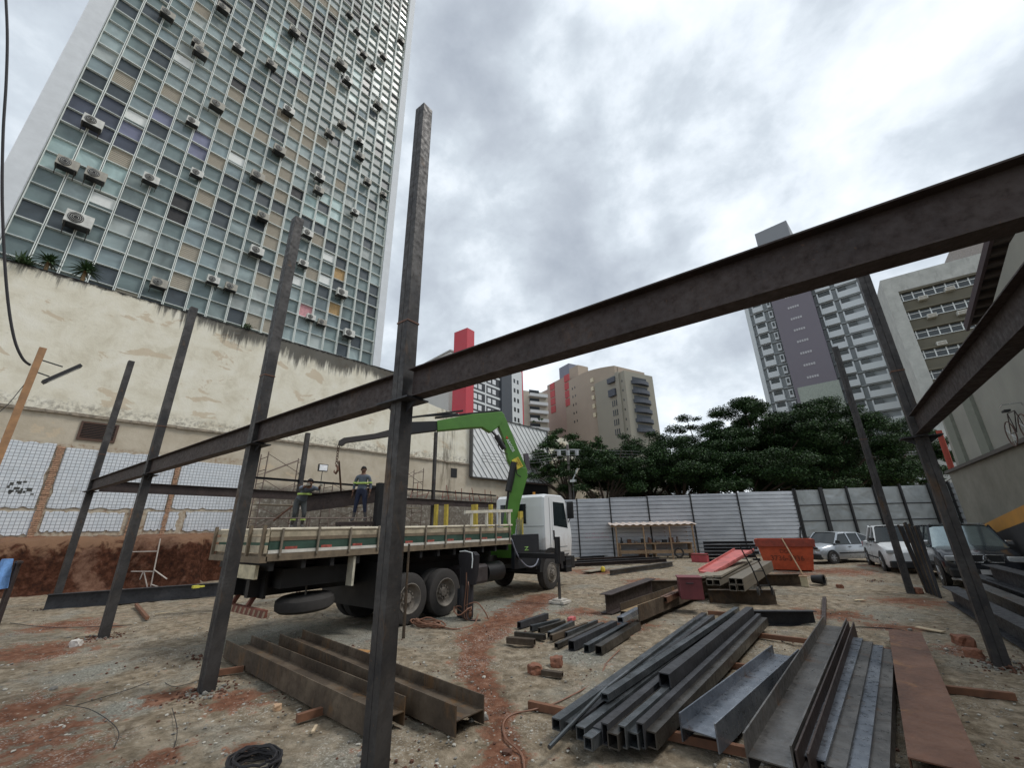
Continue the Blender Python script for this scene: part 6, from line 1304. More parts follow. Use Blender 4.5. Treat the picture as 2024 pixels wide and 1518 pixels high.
# weld stuff / gas trolley in front of the lorry
g0 = gp(918, 1222); r = empty('gas_bottle_trolley', loc=g0, label='dark upright gas bottle trolley draped with a black jacket and hoses, before the rear wheels', cat='trolley'); m = MB()
m.box(-.20, .16, -.05, .05, .0, .62); m.build('back_plate', simple('navy_black_plate', (.012, .016, .022), .6), r); m = MB()
for k, x in enumerate((-.05, .12)): m.lathe([(.10, 0), (.105, .05), (.105, 1.05), (.06, 1.2), (.03, 1.26), (.03, 1.34)], (x, .02, .02), 'z', 16)
m.build('gas_bottles', simple('dark_bottle', (.03, .03, .035), .5, var=.3), r)
m = MB(); secs = []
for z, w in ((.72, .22), (.95, .27), (1.2, .28), (1.38, .30), (1.45, .20)):
    secs.append([(.08 + w * math.cos(t * .5236) * (1 + .12 * math.sin(3 * t + z * 4)), .03 + .15 * math.sin(t * .5236) * (1 + .12 * math.cos(5 * t)), z) for t in range(12)])
m.loft(secs); m.build('jacket', simple('black_cloth', (.016, .015, .018), .9), r)
m = MB(); m.tube([(-.1, -.1, 1.46), (.1, -.12, 1.48), (.30, -.1, 1.44), (.34, -.12, 1.3), (.33, -.13, 1.1)], .014, 5); m.build('cloth_piping', MAT['white_metal'], r)
m = MB(); rng = random.Random(6)
for k in range(5): x = .12 + .03 * k; m.tube(smooth([Vector((x, -.12, 1.1 - .1 * k)), Vector((x + .03, -.15, .7)), Vector((x + .01 * k, -.18, .3)), Vector((x + .12, -.25, .05)), Vector((x + .35, -.1, .03))]), .014, 5, m=k % 2)
m.tube([(.12 + .22 * math.cos(t * .4), -.2 + .18 * math.sin(t * .4), .10 + .07 * math.sin(t * .9) + .1) for t in range(26)], .016, 5, m=1)
m.tube(smooth([Vector((.2, -.2, .3)), Vector((.45, -.1, .38)), Vector((.62, 0, .2)), Vector((.7, .05, .03))]), .015, 5, m=1)
m.build('hoses', [MAT['cable'], MAT['hose']], r); m = MB(); m.lathe([(.02, -.07), (.09, -.07), (.09, .07), (.02, .07)], (.22, -.16, .12), 'y', 16); m.build('reel', MAT['steel_rust'], r)
# hose heap
hp = gp(845, 1240); m = MB(); rng = random.Random(9)
for k in range(6):
    w, h, ph = rng.uniform(.28, .5), rng.uniform(.10, .2), rng.uniform(0, 6); m.tube([hp + Vector((w * math.cos(t * .33 + ph) + rng.uniform(-.02, .02), h * math.sin(t * .33 + ph), .03 + .03 * k * .6 + .02 * math.sin(t))) for t in range(20)], .016, 5)
m.tube(smooth([hp + Vector((.3, .05, .04)), gp(900, 1244, .03), gp(935, 1236, .03), gp(945, 1215, .05)]), .016, 5); tag(m.build('hose_heap', MAT['hose']), 'heap of brown rubber hose on the earth right of the nearest column', 'hose')
# thin acrow prop right of the nearest column
a = gp(797, 1266); r = empty('steel_prop', loc=a, label='thin steel prop just right of the nearest column', cat='prop'); m = MB(); m.rod((0, 0, 0), (0, 0, .95), .03, 8); m.rod((0, 0, .95), (0, 0, 1.72), .022, 8); m.build('tube', MAT['steel_tan'], r); m = MB(); m.box(-.08, .08, -.08, .08, 0, .012); m.build('foot_plate', MAT['steel_dark'], r)
# wires on the ground
def wire(pts, rr, lab, mat='cable', z=.02): 
    m = MB(); m.tube(smooth([Vector(gp(x, y, z + .012 * math.sin(i * 2.1))) for i, (x, y) in enumerate(pts)], 6), rr, 5); return tag(m.build('cable', MAT[mat]), lab, 'cable')
wire([(1225, 1285), (1200, 1310), (1180, 1345), (1110, 1385), (1060, 1402), (1015, 1412), (995, 1430), (1000, 1460), (1030, 1490), (1037, 1530)], .010, 'thin tan cable winding over the red path in the foreground', 'hose', .03)
wire([(130, 1395), (175, 1402), (215, 1425), (235, 1450), (225, 1480)], .004, 'thin black wire curling on the crushed stone at lower left')
wire([(20, 1232), (90, 1240), (170, 1240), (260, 1236)], .008, 'black cable lying straight on the earth at the left, below the dark floor beam')
wire([(150, 1395), (250, 1365), (310, 1345), (345, 1358), (395, 1345)], .004, 'thin wire running over the red patch to the third column')
wire([(340, 1400), (350, 1440), (345, 1475), (330, 1495)], .004, 'thin wire snaking down from the third column foot')
wire([(1660, 1243), (1700, 1240), (1770, 1244), (1800, 1252)], .01, 'thin dark line of cable on the earth left of the dark right column')
m = MB(); c0 = gp(500, 1522, .03)
for k in range(9): w = .20 + .018 * (k % 4); m.tube([c0 + Vector((w * math.cos(t * .3), w * .8 * math.sin(t * .3), .012 * k + .008 * math.sin(t * 2 + k))) for t in range(22)], .011, 5)
tag(m.build('cable_coil', MAT['cable']), 'coil of black cable at the bottom edge left of the nearest column', 'cable')
# long dark floor beam, left
a, b = gp(85, 1208), gp(445, 1178); m = MB(); m.prism(H_prof(.18, .40, .016, .012), a + Vector((0, 0, .22)), b + Vector((0, 0, .22))); tag(m.build('steel_beam', MAT['steel_dark'], loc=(a + b) / 2), 'long dark beam on the ground between the left columns and the lorry tail', 'beam', 'steel sections lying on the ground')
m = MB(); c = G(388, 1162, .45); c.z = .46; m.box(c.x - .07, c.x + .07, c.y - .10, c.y + .06, c.z - .02, c.z + .05); m.box(c.x - .05, c.x + .05, c.y + .061, c.y + .2, c.z - .01, c.z + .03); tag(m.build('glove', simple('yellow_glove', (.60, .55, .08), .8)), 'yellow work gloves left on top of the long dark floor beam', 'gloves')
a, b = gp(268, 1200), gp(290, 1228); m = MB(); m.bar(a + Vector((0, 0, .06)), b + Vector((0, 0, .06)), .07, .07); tag(m.build('timber_offcut', MAT['slp']), 'short rusty-brown timber behind the second column foot', 'timber')
# trestle of white bars by the bank
r = empty('bar_trestle', loc=gp(255, 1160), label='pale tubular trestle frame standing by the red bank at left', cat='trestle'); m = MB(); f = Face(gp(255, 1160), 53); P3 = lambda x, y, o=0: f.w(*f.at(x, y), o) - gp(255, 1160)
for q in (((215, 1160), (232, 1070)), ((298, 1160), (317, 1065)), ((221, 1130), (305, 1130)), ((230, 1092), (311, 1090)), ((305, 1127), (330, 1145)), ((283, 1130), (270, 1162)), ((300, 1156), (325, 1165)), ((190, 1165), (207, 1158)), ((285, 1132), (292, 1165))): m.rod(P3(*q[0]), P3(*q[1]), .022, 6)
m.build('bars', simple('pale_painted_bar', (.50, .45, .40), .7, var=.2), r)
# blue things far left
b0 = gp(-6, 1235); r = empty('steel_stand', loc=b0, label='rusty steel stand at the left edge with a blue cloth over it', cat='stand'); fl_ = Face(b0, 53.9)
s_, z_ = fl_.at(8, 1110); m = MB(); m.box(-.35, .25, -.05, .05, z_ - .05, z_); m.rod((-.3, 0, 0), (-.3, 0, z_), .05, 8); m.rod((.12, 0, 0), (.12, 0, z_), .04, 8); m.build('frame', MAT['steel_brown'], r)
cl = MB(); secs = []
for k in range(9):
    z = z_ + .06 - k * .085; secs.append([(-.02 + (.12 + .015 * k) * math.cos(t * .5236) * (1 + .15 * math.sin(3 * t + k * .2)), .0 + (.10 + .01 * k) * math.sin(t * .5236), z) for t in range(12)])
cl.loft(secs); o = cl.build('blue_cloth', simple('light_blue_cloth', (.16, .33, .66), .8, var=.4, scale=5)); o.location = b0 - Vector((.1, .2, 0)); tag(o, 'light blue cloth draped on the stand at the left edge', 'cloth')
b1 = K(26, 1092, 16); r = empty('blue_drum', loc=(b1.x, b1.y, b1.z - .2), label='dark blue plastic drum beyond the blue cloth at far left', cat='drum'); m = MB(); m.lathe([(.22, -.25), (.25, .0), (.25, .3), (.30, .31), (.30, .36), (.1, .38)], (0, 0, 0), 'z', 20); m.build('body', simple('blue_drum_plastic', (.02, .06, .30), .5), r)
m = MB(); m.lathe([(.31, .365), (.31, .40), (.02, .41)], (0, 0, 0), 'z', 20); m.build('lid', simple('blue_drum_lid', (.02, .05, .22), .5), r)
# rods leaning near the dark car
r0 = gp(1845, 1178); fr = Face(r0, 53.9); rng = random.Random(12)
for k in range(12):
    x0 = 1832 + k * 2.6; x1 = 1775 + k * 3.6; a = gp(x0, 1172 + k * 1.0); f2 = Face(a, 53.9); s, z = f2.at(x1, 1040 + rng.uniform(-8, 4)); m = MB(); m.rod(a, f2.w(s, z), .02 if k % 2 else .028, 6)
    tag(m.build('steel_rod', MAT['steel_dark'] if k % 3 else MAT['steel_tan']), ORD[k + 1] + ' rod from the left in the sheaf leaning left of the dark car', 'rod', 'rods leaning in a sheaf')
r = empty('rod_rack', loc=gp(1880, 1130), label='small steel rack holding up the sheaf of rods', cat='rack'); m = MB(); q = gp(1880, 1130); f2 = Face(q, 53.9); s, z = f2.at(1828, 1052)
m.rod((0, 0, 0), (0, 0, z), .035, 8); m.rod(f2.w(-1.3, z) - q, f2.w(.2, z) - q, .03, 8); m.rod(f2.w(-1.3, z) - q, f2.w(-1.3, 0) - q, .03, 8); m.build('frame', MAT['steel_dark'], r)
# heavy beams stacked on the right edge
for k, (x, y0, y1, z, mt, lab) in enumerate(((2.75, 9.0, 17.2, .10, 'steel_grey', 'nearest and palest of the big beams stacked along the right edge'), (3.15, 10.0, 18.2, .14, 'steel_dark', 'second big beam in the stack along the right edge'), (3.55, 8.6, 17.0, .16, 'steel_brown', 'third big beam in the stack along the right edge'), (3.25, 9.5, 16.8, .50, 'steel_dark', 'topmost big beam laid over the stack at the right edge'), (2.2, 8.0, 15.6, .05, 'steel_dark', 'lowest dark beam on the earth left of the stack at the right edge'))):
    m = MB(); m.prism(H_prof(.30, .36, .018, .012), (x, y0, z + .18), (x - .12, y1, z + .18)); tag(m.build('steel_beam', MAT[mt], loc=(x, (y0 + y1) / 2, z + .18)), lab, 'beam', 'big beams stacked at the right edge')
# dark plates and sections left of the shed
rng = random.Random(21)
for k in range(6):
    a, b = gp(1128 + k * 6, 1122 - k * 5), gp(1318 - k * 14, 1112 - k * 4); m = MB(); h = .16; m.prism(H_prof(.22, h), a + Vector((0, 0, h / 2 + .03)), b + Vector((0, 0, h / 2 + .03))); tag(m.build('steel_beam', MAT['steel_dark'] if k % 2 else MAT['steel_brown'], loc=(a + b) / 2), ('frontmost', 'second', 'third', 'fourth', 'fifth', 'rearmost')[k] + ' dark section lying between the lorry cab and the bench shelter', 'beam', 'dark sections by the lorry cab')
a, b = gp(1158, 1134), gp(1196, 1128); m = MB(); m.bar(a + Vector((0, 0, .08)), b + Vector((0, 0, .08)), .5, .03); tag(m.build('plank', MAT['wood_grey']), 'pale plank on the earth right of the lorry front wheel', 'plank')
a, b = gp(1206, 1138), gp(1330, 1119); m = MB(); m.prism(H_prof(.2, .2), a + Vector((0, 0, .11)), b + Vector((0, 0, .11))); tag(m.build('steel_beam', MAT['steel_grey'], loc=(a + b) / 2), 'grey-edged section at the front of the dark steel before the bench shelter', 'beam', 'dark sections by the lorry cab')
a = gp(1192, 1131); r = empty('yellow_lamp', loc=a, label='small yellow lamp on the end of the grey-edged section', cat='lamp'); m = MB(); m.lathe([(.02, 0), (.09, .02), (.11, .14), (.07, .22), (.02, .24)], (0, 0, 0), 'z', 14); m.build('shade', simple('yellow_lamp_paint', (.65, .50, .05), .5), r); m = MB(); m.rod((0, 0, -.02), (0, 0, .0), .12, 12); m.build('base', MAT['black'], r)
# sheets stacked behind the red board
for k in range(6):
    a, b = gp(1392, 1112 - k * 0.6), gp(1502, 1112 - k * .6); z = .10 + k * .17; m = MB(); m.prism(H_prof(.34, .14), a + Vector((0, .4, z)), b + Vector((-.2 * (k % 2), .4, z))); tag(m.build('steel_beam', MAT['steel_dark'], loc=(a + b) / 2 + Vector((0, .4, z))), ('lowest', 'second lowest', 'third', 'fourth', 'fifth', 'topmost')[k] + ' section in the dark stack between the bench shelter and the skip', 'beam', 'stack between shelter and skip')
r = empty('red_crate', loc=gp(1385, 1112), label='small dark red crate at the foot of the dark stack by the shelter', cat='crate'); m = MB(); m.box(-.4, .4, -.25, .25, .02, .45); m.build('body', MAT['red'], r); m = MB(); m.box(-.42, .42, -.27, .27, .40, .44); m.build('rim', MAT['steel_rust'], r)
# bench shelter
sA, sB = gp(1222, 1106), gp(1376, 1104); f = Face(sA, math.degrees(math.atan2((sB - sA).x, (sB - sA).y))); L = (sB - sA).length; r = empty('bench_shelter', M=f.M, label='low timber bench shelter with corrugated roof against the hoarding', cat='shelter')
m = MB(); N = 60; vs = []
for i in range(N + 1):
    x = -.35 + (L + .6) * i / N; z = .035 * math.sin(i * 1.25); vs += [(x, -.35, 2.02 + z), (x, 1.25, 2.22 + z)]
m.add(vs, [(2 * i, 2 * i + 2, 2 * i + 3, 2 * i + 1) for i in range(N)], smooth=True); m.build('roof', simple('fibre_cement_roof', (.55, .47, .42), .9, var=.2), r, recalc=False)
m = MB()
for x in (0, L * .36, L * .70, L - .02):
    for y in (-.2, 1.05): m.bar((x, y, 0), (x, y, 2.0 + .14 * (y > 0)), .08, .08)
m.bar((-.3, -.2, 1.96), (L + .2, -.2, 1.96), .06, .09); m.bar((-.3, 1.05, 2.10), (L + .2, 1.05, 2.10), .06, .09); m.build('frame', MAT['wood'], r)
m = MB(); m.box(.15, L - .05, .1, .95, .86, .92); m.box(.15, L - .05, .1, .16, .3, .5)
for x in (.2, L / 2, L - .15): m.box(x, x + .07, .15, .9, 0, .859)
m.build('workbench', MAT['wood'], r)
m = MB(); rng = random.Random(31)
CM = [MAT['black'], MAT['steel_rust'], MAT['pipe']]
for k in range(9):
    m2 = MB(); x = .3 + k * (L - .8) / 9; m2.box(x, x + rng.uniform(.15, .35), .2, .5, .921, .921 + rng.uniform(.08, .3)); m2.box(x + .03, x + .10, .25, .45, .90 + .1, 1.26 if k % 4 == 0 else 1.02); o = m2.build('tool_box', CM[k % 3]); o.matrix_world = f.M; tag(o, ORD[k + 1] + ' dark tool box from the left on the bench under the corrugated roof', 'tool box', 'tool boxes on the workbench')
m2 = MB()
m2.box(L * .3, L * .42, .3, .7, .02, .5, 0); m2.box(L * .29, L * .43, .29, .71, .45, .52, 0); o = m2.build('chest', CM[1]); o.matrix_world = f.M; tag(o, 'low rusty chest on the ground under the shelter workbench', 'chest')
m2 = MB(); m2.tube([(L * .80 + .26 * math.cos(t * .3927), .1, .33 + .26 * math.sin(t * .3927)) for t in range(16)], .05, 8, closed=True); o = m2.build('old_tyre', MAT['rubber']); o.matrix_world = f.M; tag(o, 'old tyre leaning at the right end under the shelter bench', 'tyre')
# scaffolding by the wall
def scaffold(x, y, w, levels, z0, lab, az=6):
    f = Face((x, y), az); r = empty('scaffold_tower', M=f.M, label=lab, cat='scaffold', group='scaffold towers by the wall'); d = 1.1
    for a in (0, w):
        m = MB()
        for b in (0, d): m.rod((a, b, z0), (a, b, z0 + levels * 1.3), .03, 6)
        for k in range(levels * 2): m.rod((a, 0, z0 + .4 + k * .65), (a, d, z0 + .4 + k * .65), .02, 5)
        m.build('frame', MAT['pipe'], r)
    m = MB()
    for k in range(levels):
        z = z0 + k * 1.3; m.rod((0, 0, z + .2), (w, 0, z + 1.2), .018, 5); m.rod((w, 0, z + .2), (0, 0, z + 1.2), .018, 5); m.rod((0, d, z + .2), (w, d, z + 1.2), .018, 5)
    m.build('braces', MAT['pipe'], r)
    m = MB(); m.box(0, w, .1, d - .1, z0 + 1.3, z0 + 1.34); m.build('deck', MAT['wood_grey'], r)
scaffold(-22.4, 9.4, 1.9, 3, 2.0, 'rusty scaffold tower with crossed braces left of the crane hook'); scaffold(-22.0, 12.9, 2.2, 2, 2.0, 'lower rusty scaffold frame with crossed braces right of the crane hook'); scaffold(-21.5, 17.0, 1.9, 3, 2.0, 'scaffold frame seen under the crane arm right of the nearest column')
q = Face((-22.6, 11), 6); s, z = q.at(638, 925); r = empty('flood_lamp', M=q.M @ Matrix.Translation((s, 0, z)), label='small white-faced flood lamp fixed before the cream wall above the workers', cat='lamp'); m = MB(); m.box(-.26, .26, -.08, .05, -.2, .2); m.build('housing', MAT['black'], r); m = MB(); m.box(-.22, .22, -.10, -.081, -.16, .16); m.build('lamp_glass', simple('lamp_glass_white', (.85, .88, .92), .2), r); m = MB(); m.rod((0, 0, -.2), (0, 0, -2.0), .02, 6); m.build('stem', MAT['black'], r)
# yellow formwork uprights and green panel between lorry and wall
for k, (x, lab) in enumerate(((862, 'leftmost'), (882, 'second'), (938, 'third and widest'), (970, 'rightmost'))):
    b_ = K(x, 1012, 17); m = MB(); w = .16 if k != 2 else .30; m.box(b_.x - w / 2, b_.x + w / 2, b_.y - .05, b_.y + .05, 0, b_.z + .3); tag(m.build('yellow_formwork_post', YEL), lab + ' of the yellow upright boards behind the lorry bed', 'post', 'yellow uprights behind the lorry')
# ------------------------------------------------------------------ small debris and soil heaped at the column feet
def soil_mound(x, y, r_, h, lab, seed):
    bm = bmesh.new(); bmesh.ops.create_icosphere(bm, subdivisions=4, radius=1)
    for v in bm.verts:
        q = 1 + .35 * noise.noise(v.co * 2.2 + Vector((seed, 0, 0))) + .14 * noise.noise(v.co * 6 + Vector((0, seed, 0))); v.co = Vector((v.co.x * r_ * q, v.co.y * r_ * q, v.co.z * h * q))
    me = bpy.data.meshes.new('soil_heap'); bm.to_mesh(me); bm.free(); me.materials.append(MAT['soil']); o = bpy.data.objects.new('soil_heap', me); COL.objects.link(o); o.location = (x, y, -.01)
    for p in me.polygons: p.use_smooth = True
    tag(o, lab, 'soil heap', 'soil heaps at the column feet')
MAT['soil'] = simple('loose_red_soil', (.13, .065, .04), .95, var=.55, scale=22, bump=.9)
for i, (x, y, nm) in enumerate(() and ((-12.75, ROWY, 'second column from the left'), (-7.18, ROWY, 'third column of the front row'), (1.541, 9.578, 'dark right column'), (-18.75, ROWY, 'leftmost column'), (fe.p.x, fe.p.y, 'thin back column at right'))):
    soil_mound(x + .05, y, .30, .07, 'low red soil heap round the foot of the ' + nm, i * 3.7)
rng = random.Random(77); tim = 0
DEB = [((620, 1452), 'pale splinter of timber on the earth left of the nearest column', .16, .03), ((1262, 1178), 'small grey board scrap behind the short brown beam', .3, .12), ((1700, 1190), 'pale scrap of board alone on the bare earth at right', .28, .10), ((1840, 1250), 'flat cream board scrap left of the dark right column', .42, .12), ((1790, 1415), 'tiny timber chip between the nested channels and the rusty channel', .1, .03), ((330, 1215), 'thin batten on the earth below the long dark floor beam', .5, .04), ((1130, 1228), 'small crumpled red and white packet by the pile of offcuts', .22, .12), ((700, 1300), 'orange stained board flat on the earth behind the left pair of beams', .5, .3)]
cols = [simple('pale_scrap', (.50, .40, .27), .9), simple('grey_scrap', (.28, .26, .22), .9), simple('cream_scrap', (.55, .45, .30), .9), simple('red_packet', (.50, .12, .12), .6, var=.9, scale=30), simple('orange_stain', (.36, .19, .07), .9, var=.3)]
for k, ((px, py), lab, L, W_) in enumerate(DEB):
    p = gp(px, py); an = rng.uniform(0, 3); d = Vector((math.cos(an), math.sin(an), 0)); m = MB(); c = p + Vector((0, 0, .045)); m.bar(c - d * L / 2, c + d * L / 2, W_, .018 if k != 6 else .07); o = m.build('scrap', cols[{6: 3, 7: 4, 1: 1}.get(k, k % 3)], loc=c, bevel=.003); tag(o, lab, 'scrap')
# ------------------------------------------------------------------ hoisted beam, working platform and the two workers
hk = CR_PT(668, 960); P0 = Vector((-12.1, 8.1, 0))
pf = Face((-12.3, 7.2), 20)
a = pf.w(*pf.at(596, 996, .75), .75); b = pf.w(*pf.at(756, 977, .75), .75); m = MB(); m.prism(H_prof(.18, .52, .016, .012), a, b); tag(m.build('steel_beam', MAT['steel_brown'], loc=(a + b) / 2), 'brown beam hanging from the crane hook behind the two workers', 'beam')
s, z = pf.at(752, 955); m = MB(); q = pf.w(s, 0); m.box(q.x - .10, q.x + .10, q.y - .10, q.y + .10, 1.7, z); tag(m.build('steel_post', MAT['black']), 'short black steel post right of the standing worker', 'post')
m = MB(); hb_ = hk; mid_ = (a + b) / 2; t = CR_PT(670, 912); top_b = a.lerp(b, .45) + Vector((0, 0, .26)); m.rod(t, top_b, .03, 6); tag(m.build('sling', simple('brown_sling', (.12, .07, .045), .8)), 'short brown lifting sling from the crane hook to the hanging beam', 'sling')
# platform they stand on (scaffold trestle beyond the lorry bed)
W2 = pf.w(pf.at(713, 1032)[0], 0, .25); W1 = pf.w(pf.at(588, 1046)[0], 0, .3)
z2 = pf.at(713, 1032, .25)[1]; z1 = pf.at(588, 1046, .3)[1]
r = empty('work_platform', loc=(W2.x, W2.y, 0), rz=0, label='small steel platform on legs that the standing worker stands on', cat='platform'); d_ = pf.d; n_ = pf.n
m = MB(); m.bar(-d_ * .65 + Vector((0, 0, z2 - .05)), d_ * .65 + Vector((0, 0, z2 - .05)), .55, .10); m.build('deck', MAT['steel_brown'], r); m = MB()
for u in (-.6, .6):
    for v in (-.2, .2): m.rod(d_ * u + n_ * v, d_ * u + n_ * v + Vector((0, 0, z2 - .1)), .025, 6)
m.build('legs', MAT['pipe'], r)
r = empty('plank_walkway', loc=(W1.x, W1.y, 0), label='narrow plank walkway with thin rails under the bending worker', cat='walkway'); m = MB(); m.bar(-d_ * 1.6 + Vector((0, 0, z1 - .04)), d_ * 2.2 + Vector((0, 0, z1 - .04)), .6, .06); m.build('planks', MAT['wood_grey'], r); m = MB()
for u in (-1.5, .3, 2.1):
    for v in (-.25, .25): m.rod(d_ * u + n_ * v, d_ * u + n_ * v + Vector((0, 0, z1 + .35)), .025, 6)
m.rod(-d_ * 1.6 + n_ * -.25 + Vector((0, 0, z1 + .30)), d_ * 2.2 + n_ * -.25 + Vector((0, 0, z1 + .30)), .022, 6); m.build('rails', MAT['pipe'], r)
c1 = pf.w(*pf.at(540, 1030)); c2 = pf.w(*pf.at(578, 1000)); m = MB(); m.rod(c1, c2, .03, 6); tag(m.build('steel_bar', MAT['steel_rust']), 'rusty bar slanting up to the bending worker', 'bar')

SKIN = simple('brown_skin', (.15, .075, .045), .6, var=.1); SHIRT = simple('grey_blue_workwear', (.105, .125, .155), .85, var=.2, scale=8); TRS = simple('navy_trousers', (.020, .026, .055), .9, var=.2, scale=8); GTR = simple('grey_trousers', (.07, .075, .075), .9, var=.2, scale=8); BOOT = simple('grey_boots', (.10, .09, .085), .8); HV = simple('hi_vis_band', (.55, .72, .18), .5); HAIR = simple('black_hair', (.010, .009, .009), .8); GLV = simple('pale_gloves', (.55, .55, .50), .8)
def person(name, loc, heading, J, label, mats, seg, hairkind='hair', sc=1.0):
    """one skinned body; J joints {name:(pos, radius)}, seg list of edges; faces coloured by nearest joint zone"""
    root = empty(name, loc=loc, rz=heading, label=label, cat='person', group=None)
    names = list(J); idx = {n: i for i, n in enumerate(names)}; me = bpy.data.meshes.new('body'); me.from_pydata([J[n][0] for n in names], [(idx[a], idx[b]) for a, b in seg], []); o = bpy.data.objects.new('body', me); COL.objects.link(o)
    sk = o.modifiers.new('skin', 'SKIN'); sk.use_smooth_shade = True
    for i, n in enumerate(names): v = me.skin_vertices[0].data[i]; rr = J[n][1]; v.radius = rr if isinstance(rr, tuple) else (rr, rr); v.use_root = (n == 'pelvis')
    ss = o.modifiers.new('sub', 'SUBSURF'); ss.levels = 2; ss.render_levels = 2
    dg = bpy.context.evaluated_depsgraph_get(); m2 = bpy.data.meshes.new_from_object(o.evaluated_get(dg)); bpy.data.objects.remove(o)
    m2.materials.clear(); 
    for mt in mats: m2.materials.append(mt)
    zone = J['_zone'] if '_zone' in J else None
    pts = [(Vector(J[n][0]), J[n][2]) for n in names]
    S = []
    for a_, b_ in seg:
        pa, pb = Vector(J[a_][0]), Vector(J[b_][0]); S.append((pa, pb, J[a_][2], J[b_][2]))
    for p in m2.polygons:
        c = p.center; best = None
        for pa, pb, ma, mb_ in S:
            t = max(0, min(1, (c - pa).dot(pb - pa) / max(1e-9, (pb - pa).length_squared))); d = (c - (pa + (pb - pa) * t)).length
            if best is None or d < best[0]: best = (d, ma if t < .5 else mb_)
        p.material_index = best[1]; p.use_smooth = True
    bo = bpy.data.objects.new('body', m2); COL.objects.link(bo); bo.parent = root
    return root, bo
def head_bits(root, hc, fwd, r, hair, cap=False):
    """face and hair around head centre hc, facing fwd"""
    hc = Vector(hc); f = Vector(fwd).normalized(); s = f.cross(Vector((0, 0, 1))).normalized(); u = s.cross(f)
    bm = bmesh.new(); bmesh.ops.create_uvsphere(bm, u_segments=20, v_segments=12, radius=r * 1.06)
    me = bpy.data.meshes.new('hair'); rm = []
    for v in bm.verts:
        l = v.co.copy()
        if (l.y < -.3 * r and l.z < .35 * r) or l.z < -.45 * r: rm.append(v)
    bmesh.ops.delete(bm, geom=rm, context='VERTS')
    M = Matrix(((s.x, -f.x, u.x, hc.x), (s.y, -f.y, u.y, hc.y), (s.z, -f.z, u.z, hc.z), (0, 0, 0, 1)))
    bm.transform(M @ Matrix.Diagonal((.86, 1.05, 1.12, 1))); 
    bm.to_mesh(me); bm.free(); me.materials.append(hair); o = bpy.data.objects.new('hair' if not cap else 'cap', me); COL.objects.link(o); o.parent = root
    m = MB(); 
    for e in (-1, 1): c = hc + f * r * .92 + s * e * r * .34 + u * r * .05; m.lathe([(.001, -.008), (.012, 0), (.001, .008)], c, 'y', 8)
    m.build('eyes', MAT['black'], root)
    m = MB(); c = hc + f * r * .98; m.add([c + u * r * .12, c - u * r * .22 + s * r * .16, c - u * r * .22 - s * r * .16, c - u * r * .2 + f * r * .24], [(0, 1, 3), (0, 3, 2), (1, 2, 3)]); m.build('nose', SKIN, root)
    m = MB(); c = hc + f * r * .93 - u * r * .48; m.bar(c - s * r * .26, c + s * r * .26, .012, .010); m.build('mouth', simple('lips', (.12, .04, .035), .6) if 'lips' not in bpy.data.materials else bpy.data.materials['lips'], root)
    m = MB()
    for e in (-1, 1): c = hc + s * e * r * .90; m.lathe([(.002, -.012), (.03, 0), (.002, .012)], c, 'x', 10)
    m.build('ears', SKIN, root)
def hand(root, w, d, side):
    """palm and five fingers from wrist w along d"""
    d = Vector(d).normalized(); s = Vector(side).normalized(); m = MB(); w = Vector(w); n = d.cross(s); m.prism([(-.038, -.014), (.038, -.014), (.042, .0), (.038, .014), (-.038, .014), (-.042, 0)], w, w + d * .09, up=n, smooth=True)
    for k, (o_, L) in enumerate(((-.030, .062), (-.011, .074), (.010, .078), (.030, .070))):
        b0 = w + d * .085 + s * o_; b1 = b0 + d * L * .5 + n * .008; b2 = b1 + d * L * .4 + n * .025; m.tube([b0, b1, b2], [.010, .009, .007], 6)
    b0 = w + d * .03 + s * .038; m.tube([b0, b0 + s * .025 + d * .025, b0 + s * .03 + d * .055 + n * .01], [.012, .010, .008], 6); return m
# standing worker: facing left along the beam, arms down, looking at the camera side
s_, zh = pf.at(715, 922, .25); HGT = zh - z2; k = HGT / 1.76
def S(x, y, z): return (x * k, y * k, z * k)
mats = [SKIN, SHIRT, TRS, BOOT, HV]
Jw = {'pelvis': (S(0, 0, .96), (.155 * k, .12 * k), 2), 'waist': (S(0, 0, 1.08), (.155 * k, .115 * k), 1), 'chest': (S(0, .0, 1.28), (.17 * k, .12 * k), 1), 'upchest': (S(0, 0, 1.42), (.14 * k, .10 * k), 1), 'neck': (S(0, 0, 1.52), .058 * k, 0), 'head': (S(0, -.015, 1.62), (.078 * k, .09 * k), 0), 'crown': (S(0, -.01, 1.71), (.07 * k, .08 * k), 0)}
seg = [('pelvis', 'waist'), ('waist', 'chest'), ('chest', 'upchest'), ('upchest', 'neck'), ('neck', 'head'), ('head', 'crown')]
for sd__, q in (('l', -1), ('r', 1)):
    Jw['sh' + sd__] = (S(q * .19, 0, 1.42), .068 * k, 1); Jw['el' + sd__] = (S(q * .27, .03, 1.14), .048 * k, 1); Jw['wr' + sd__] = (S(q * .27, -.04, .90), .032 * k, 0 if q > 0 else 0)
    Jw['hp' + sd__] = (S(q * .10, 0, .90), .10 * k, 2); Jw['kn' + sd__] = (S(q * .14, -.02, .50), .066 * k, 2); Jw['an' + sd__] = (S(q * .19, .02, .10), .045 * k, 3); Jw['to' + sd__] = (S(q * .21, -.14, .045), .042 * k, 3)
    seg += [('upchest', 'sh' + sd__), ('sh' + sd__, 'el' + sd__), ('el' + sd__, 'wr' + sd__), ('pelvis', 'hp' + sd__), ('hp' + sd__, 'kn' + sd__), ('kn' + sd__, 'an' + sd__), ('an' + sd__, 'to' + sd__)]
hd2 = rad(40)
root, bo = person('person', (W2.x, W2.y, z2), hd2, Jw, 'standing worker in grey-blue shirt with a yellow-green band and navy trousers', mats, seg)
head_bits(root, S(0, -.02, 1.655), (0, -1, -.15), .10 * k, HAIR)
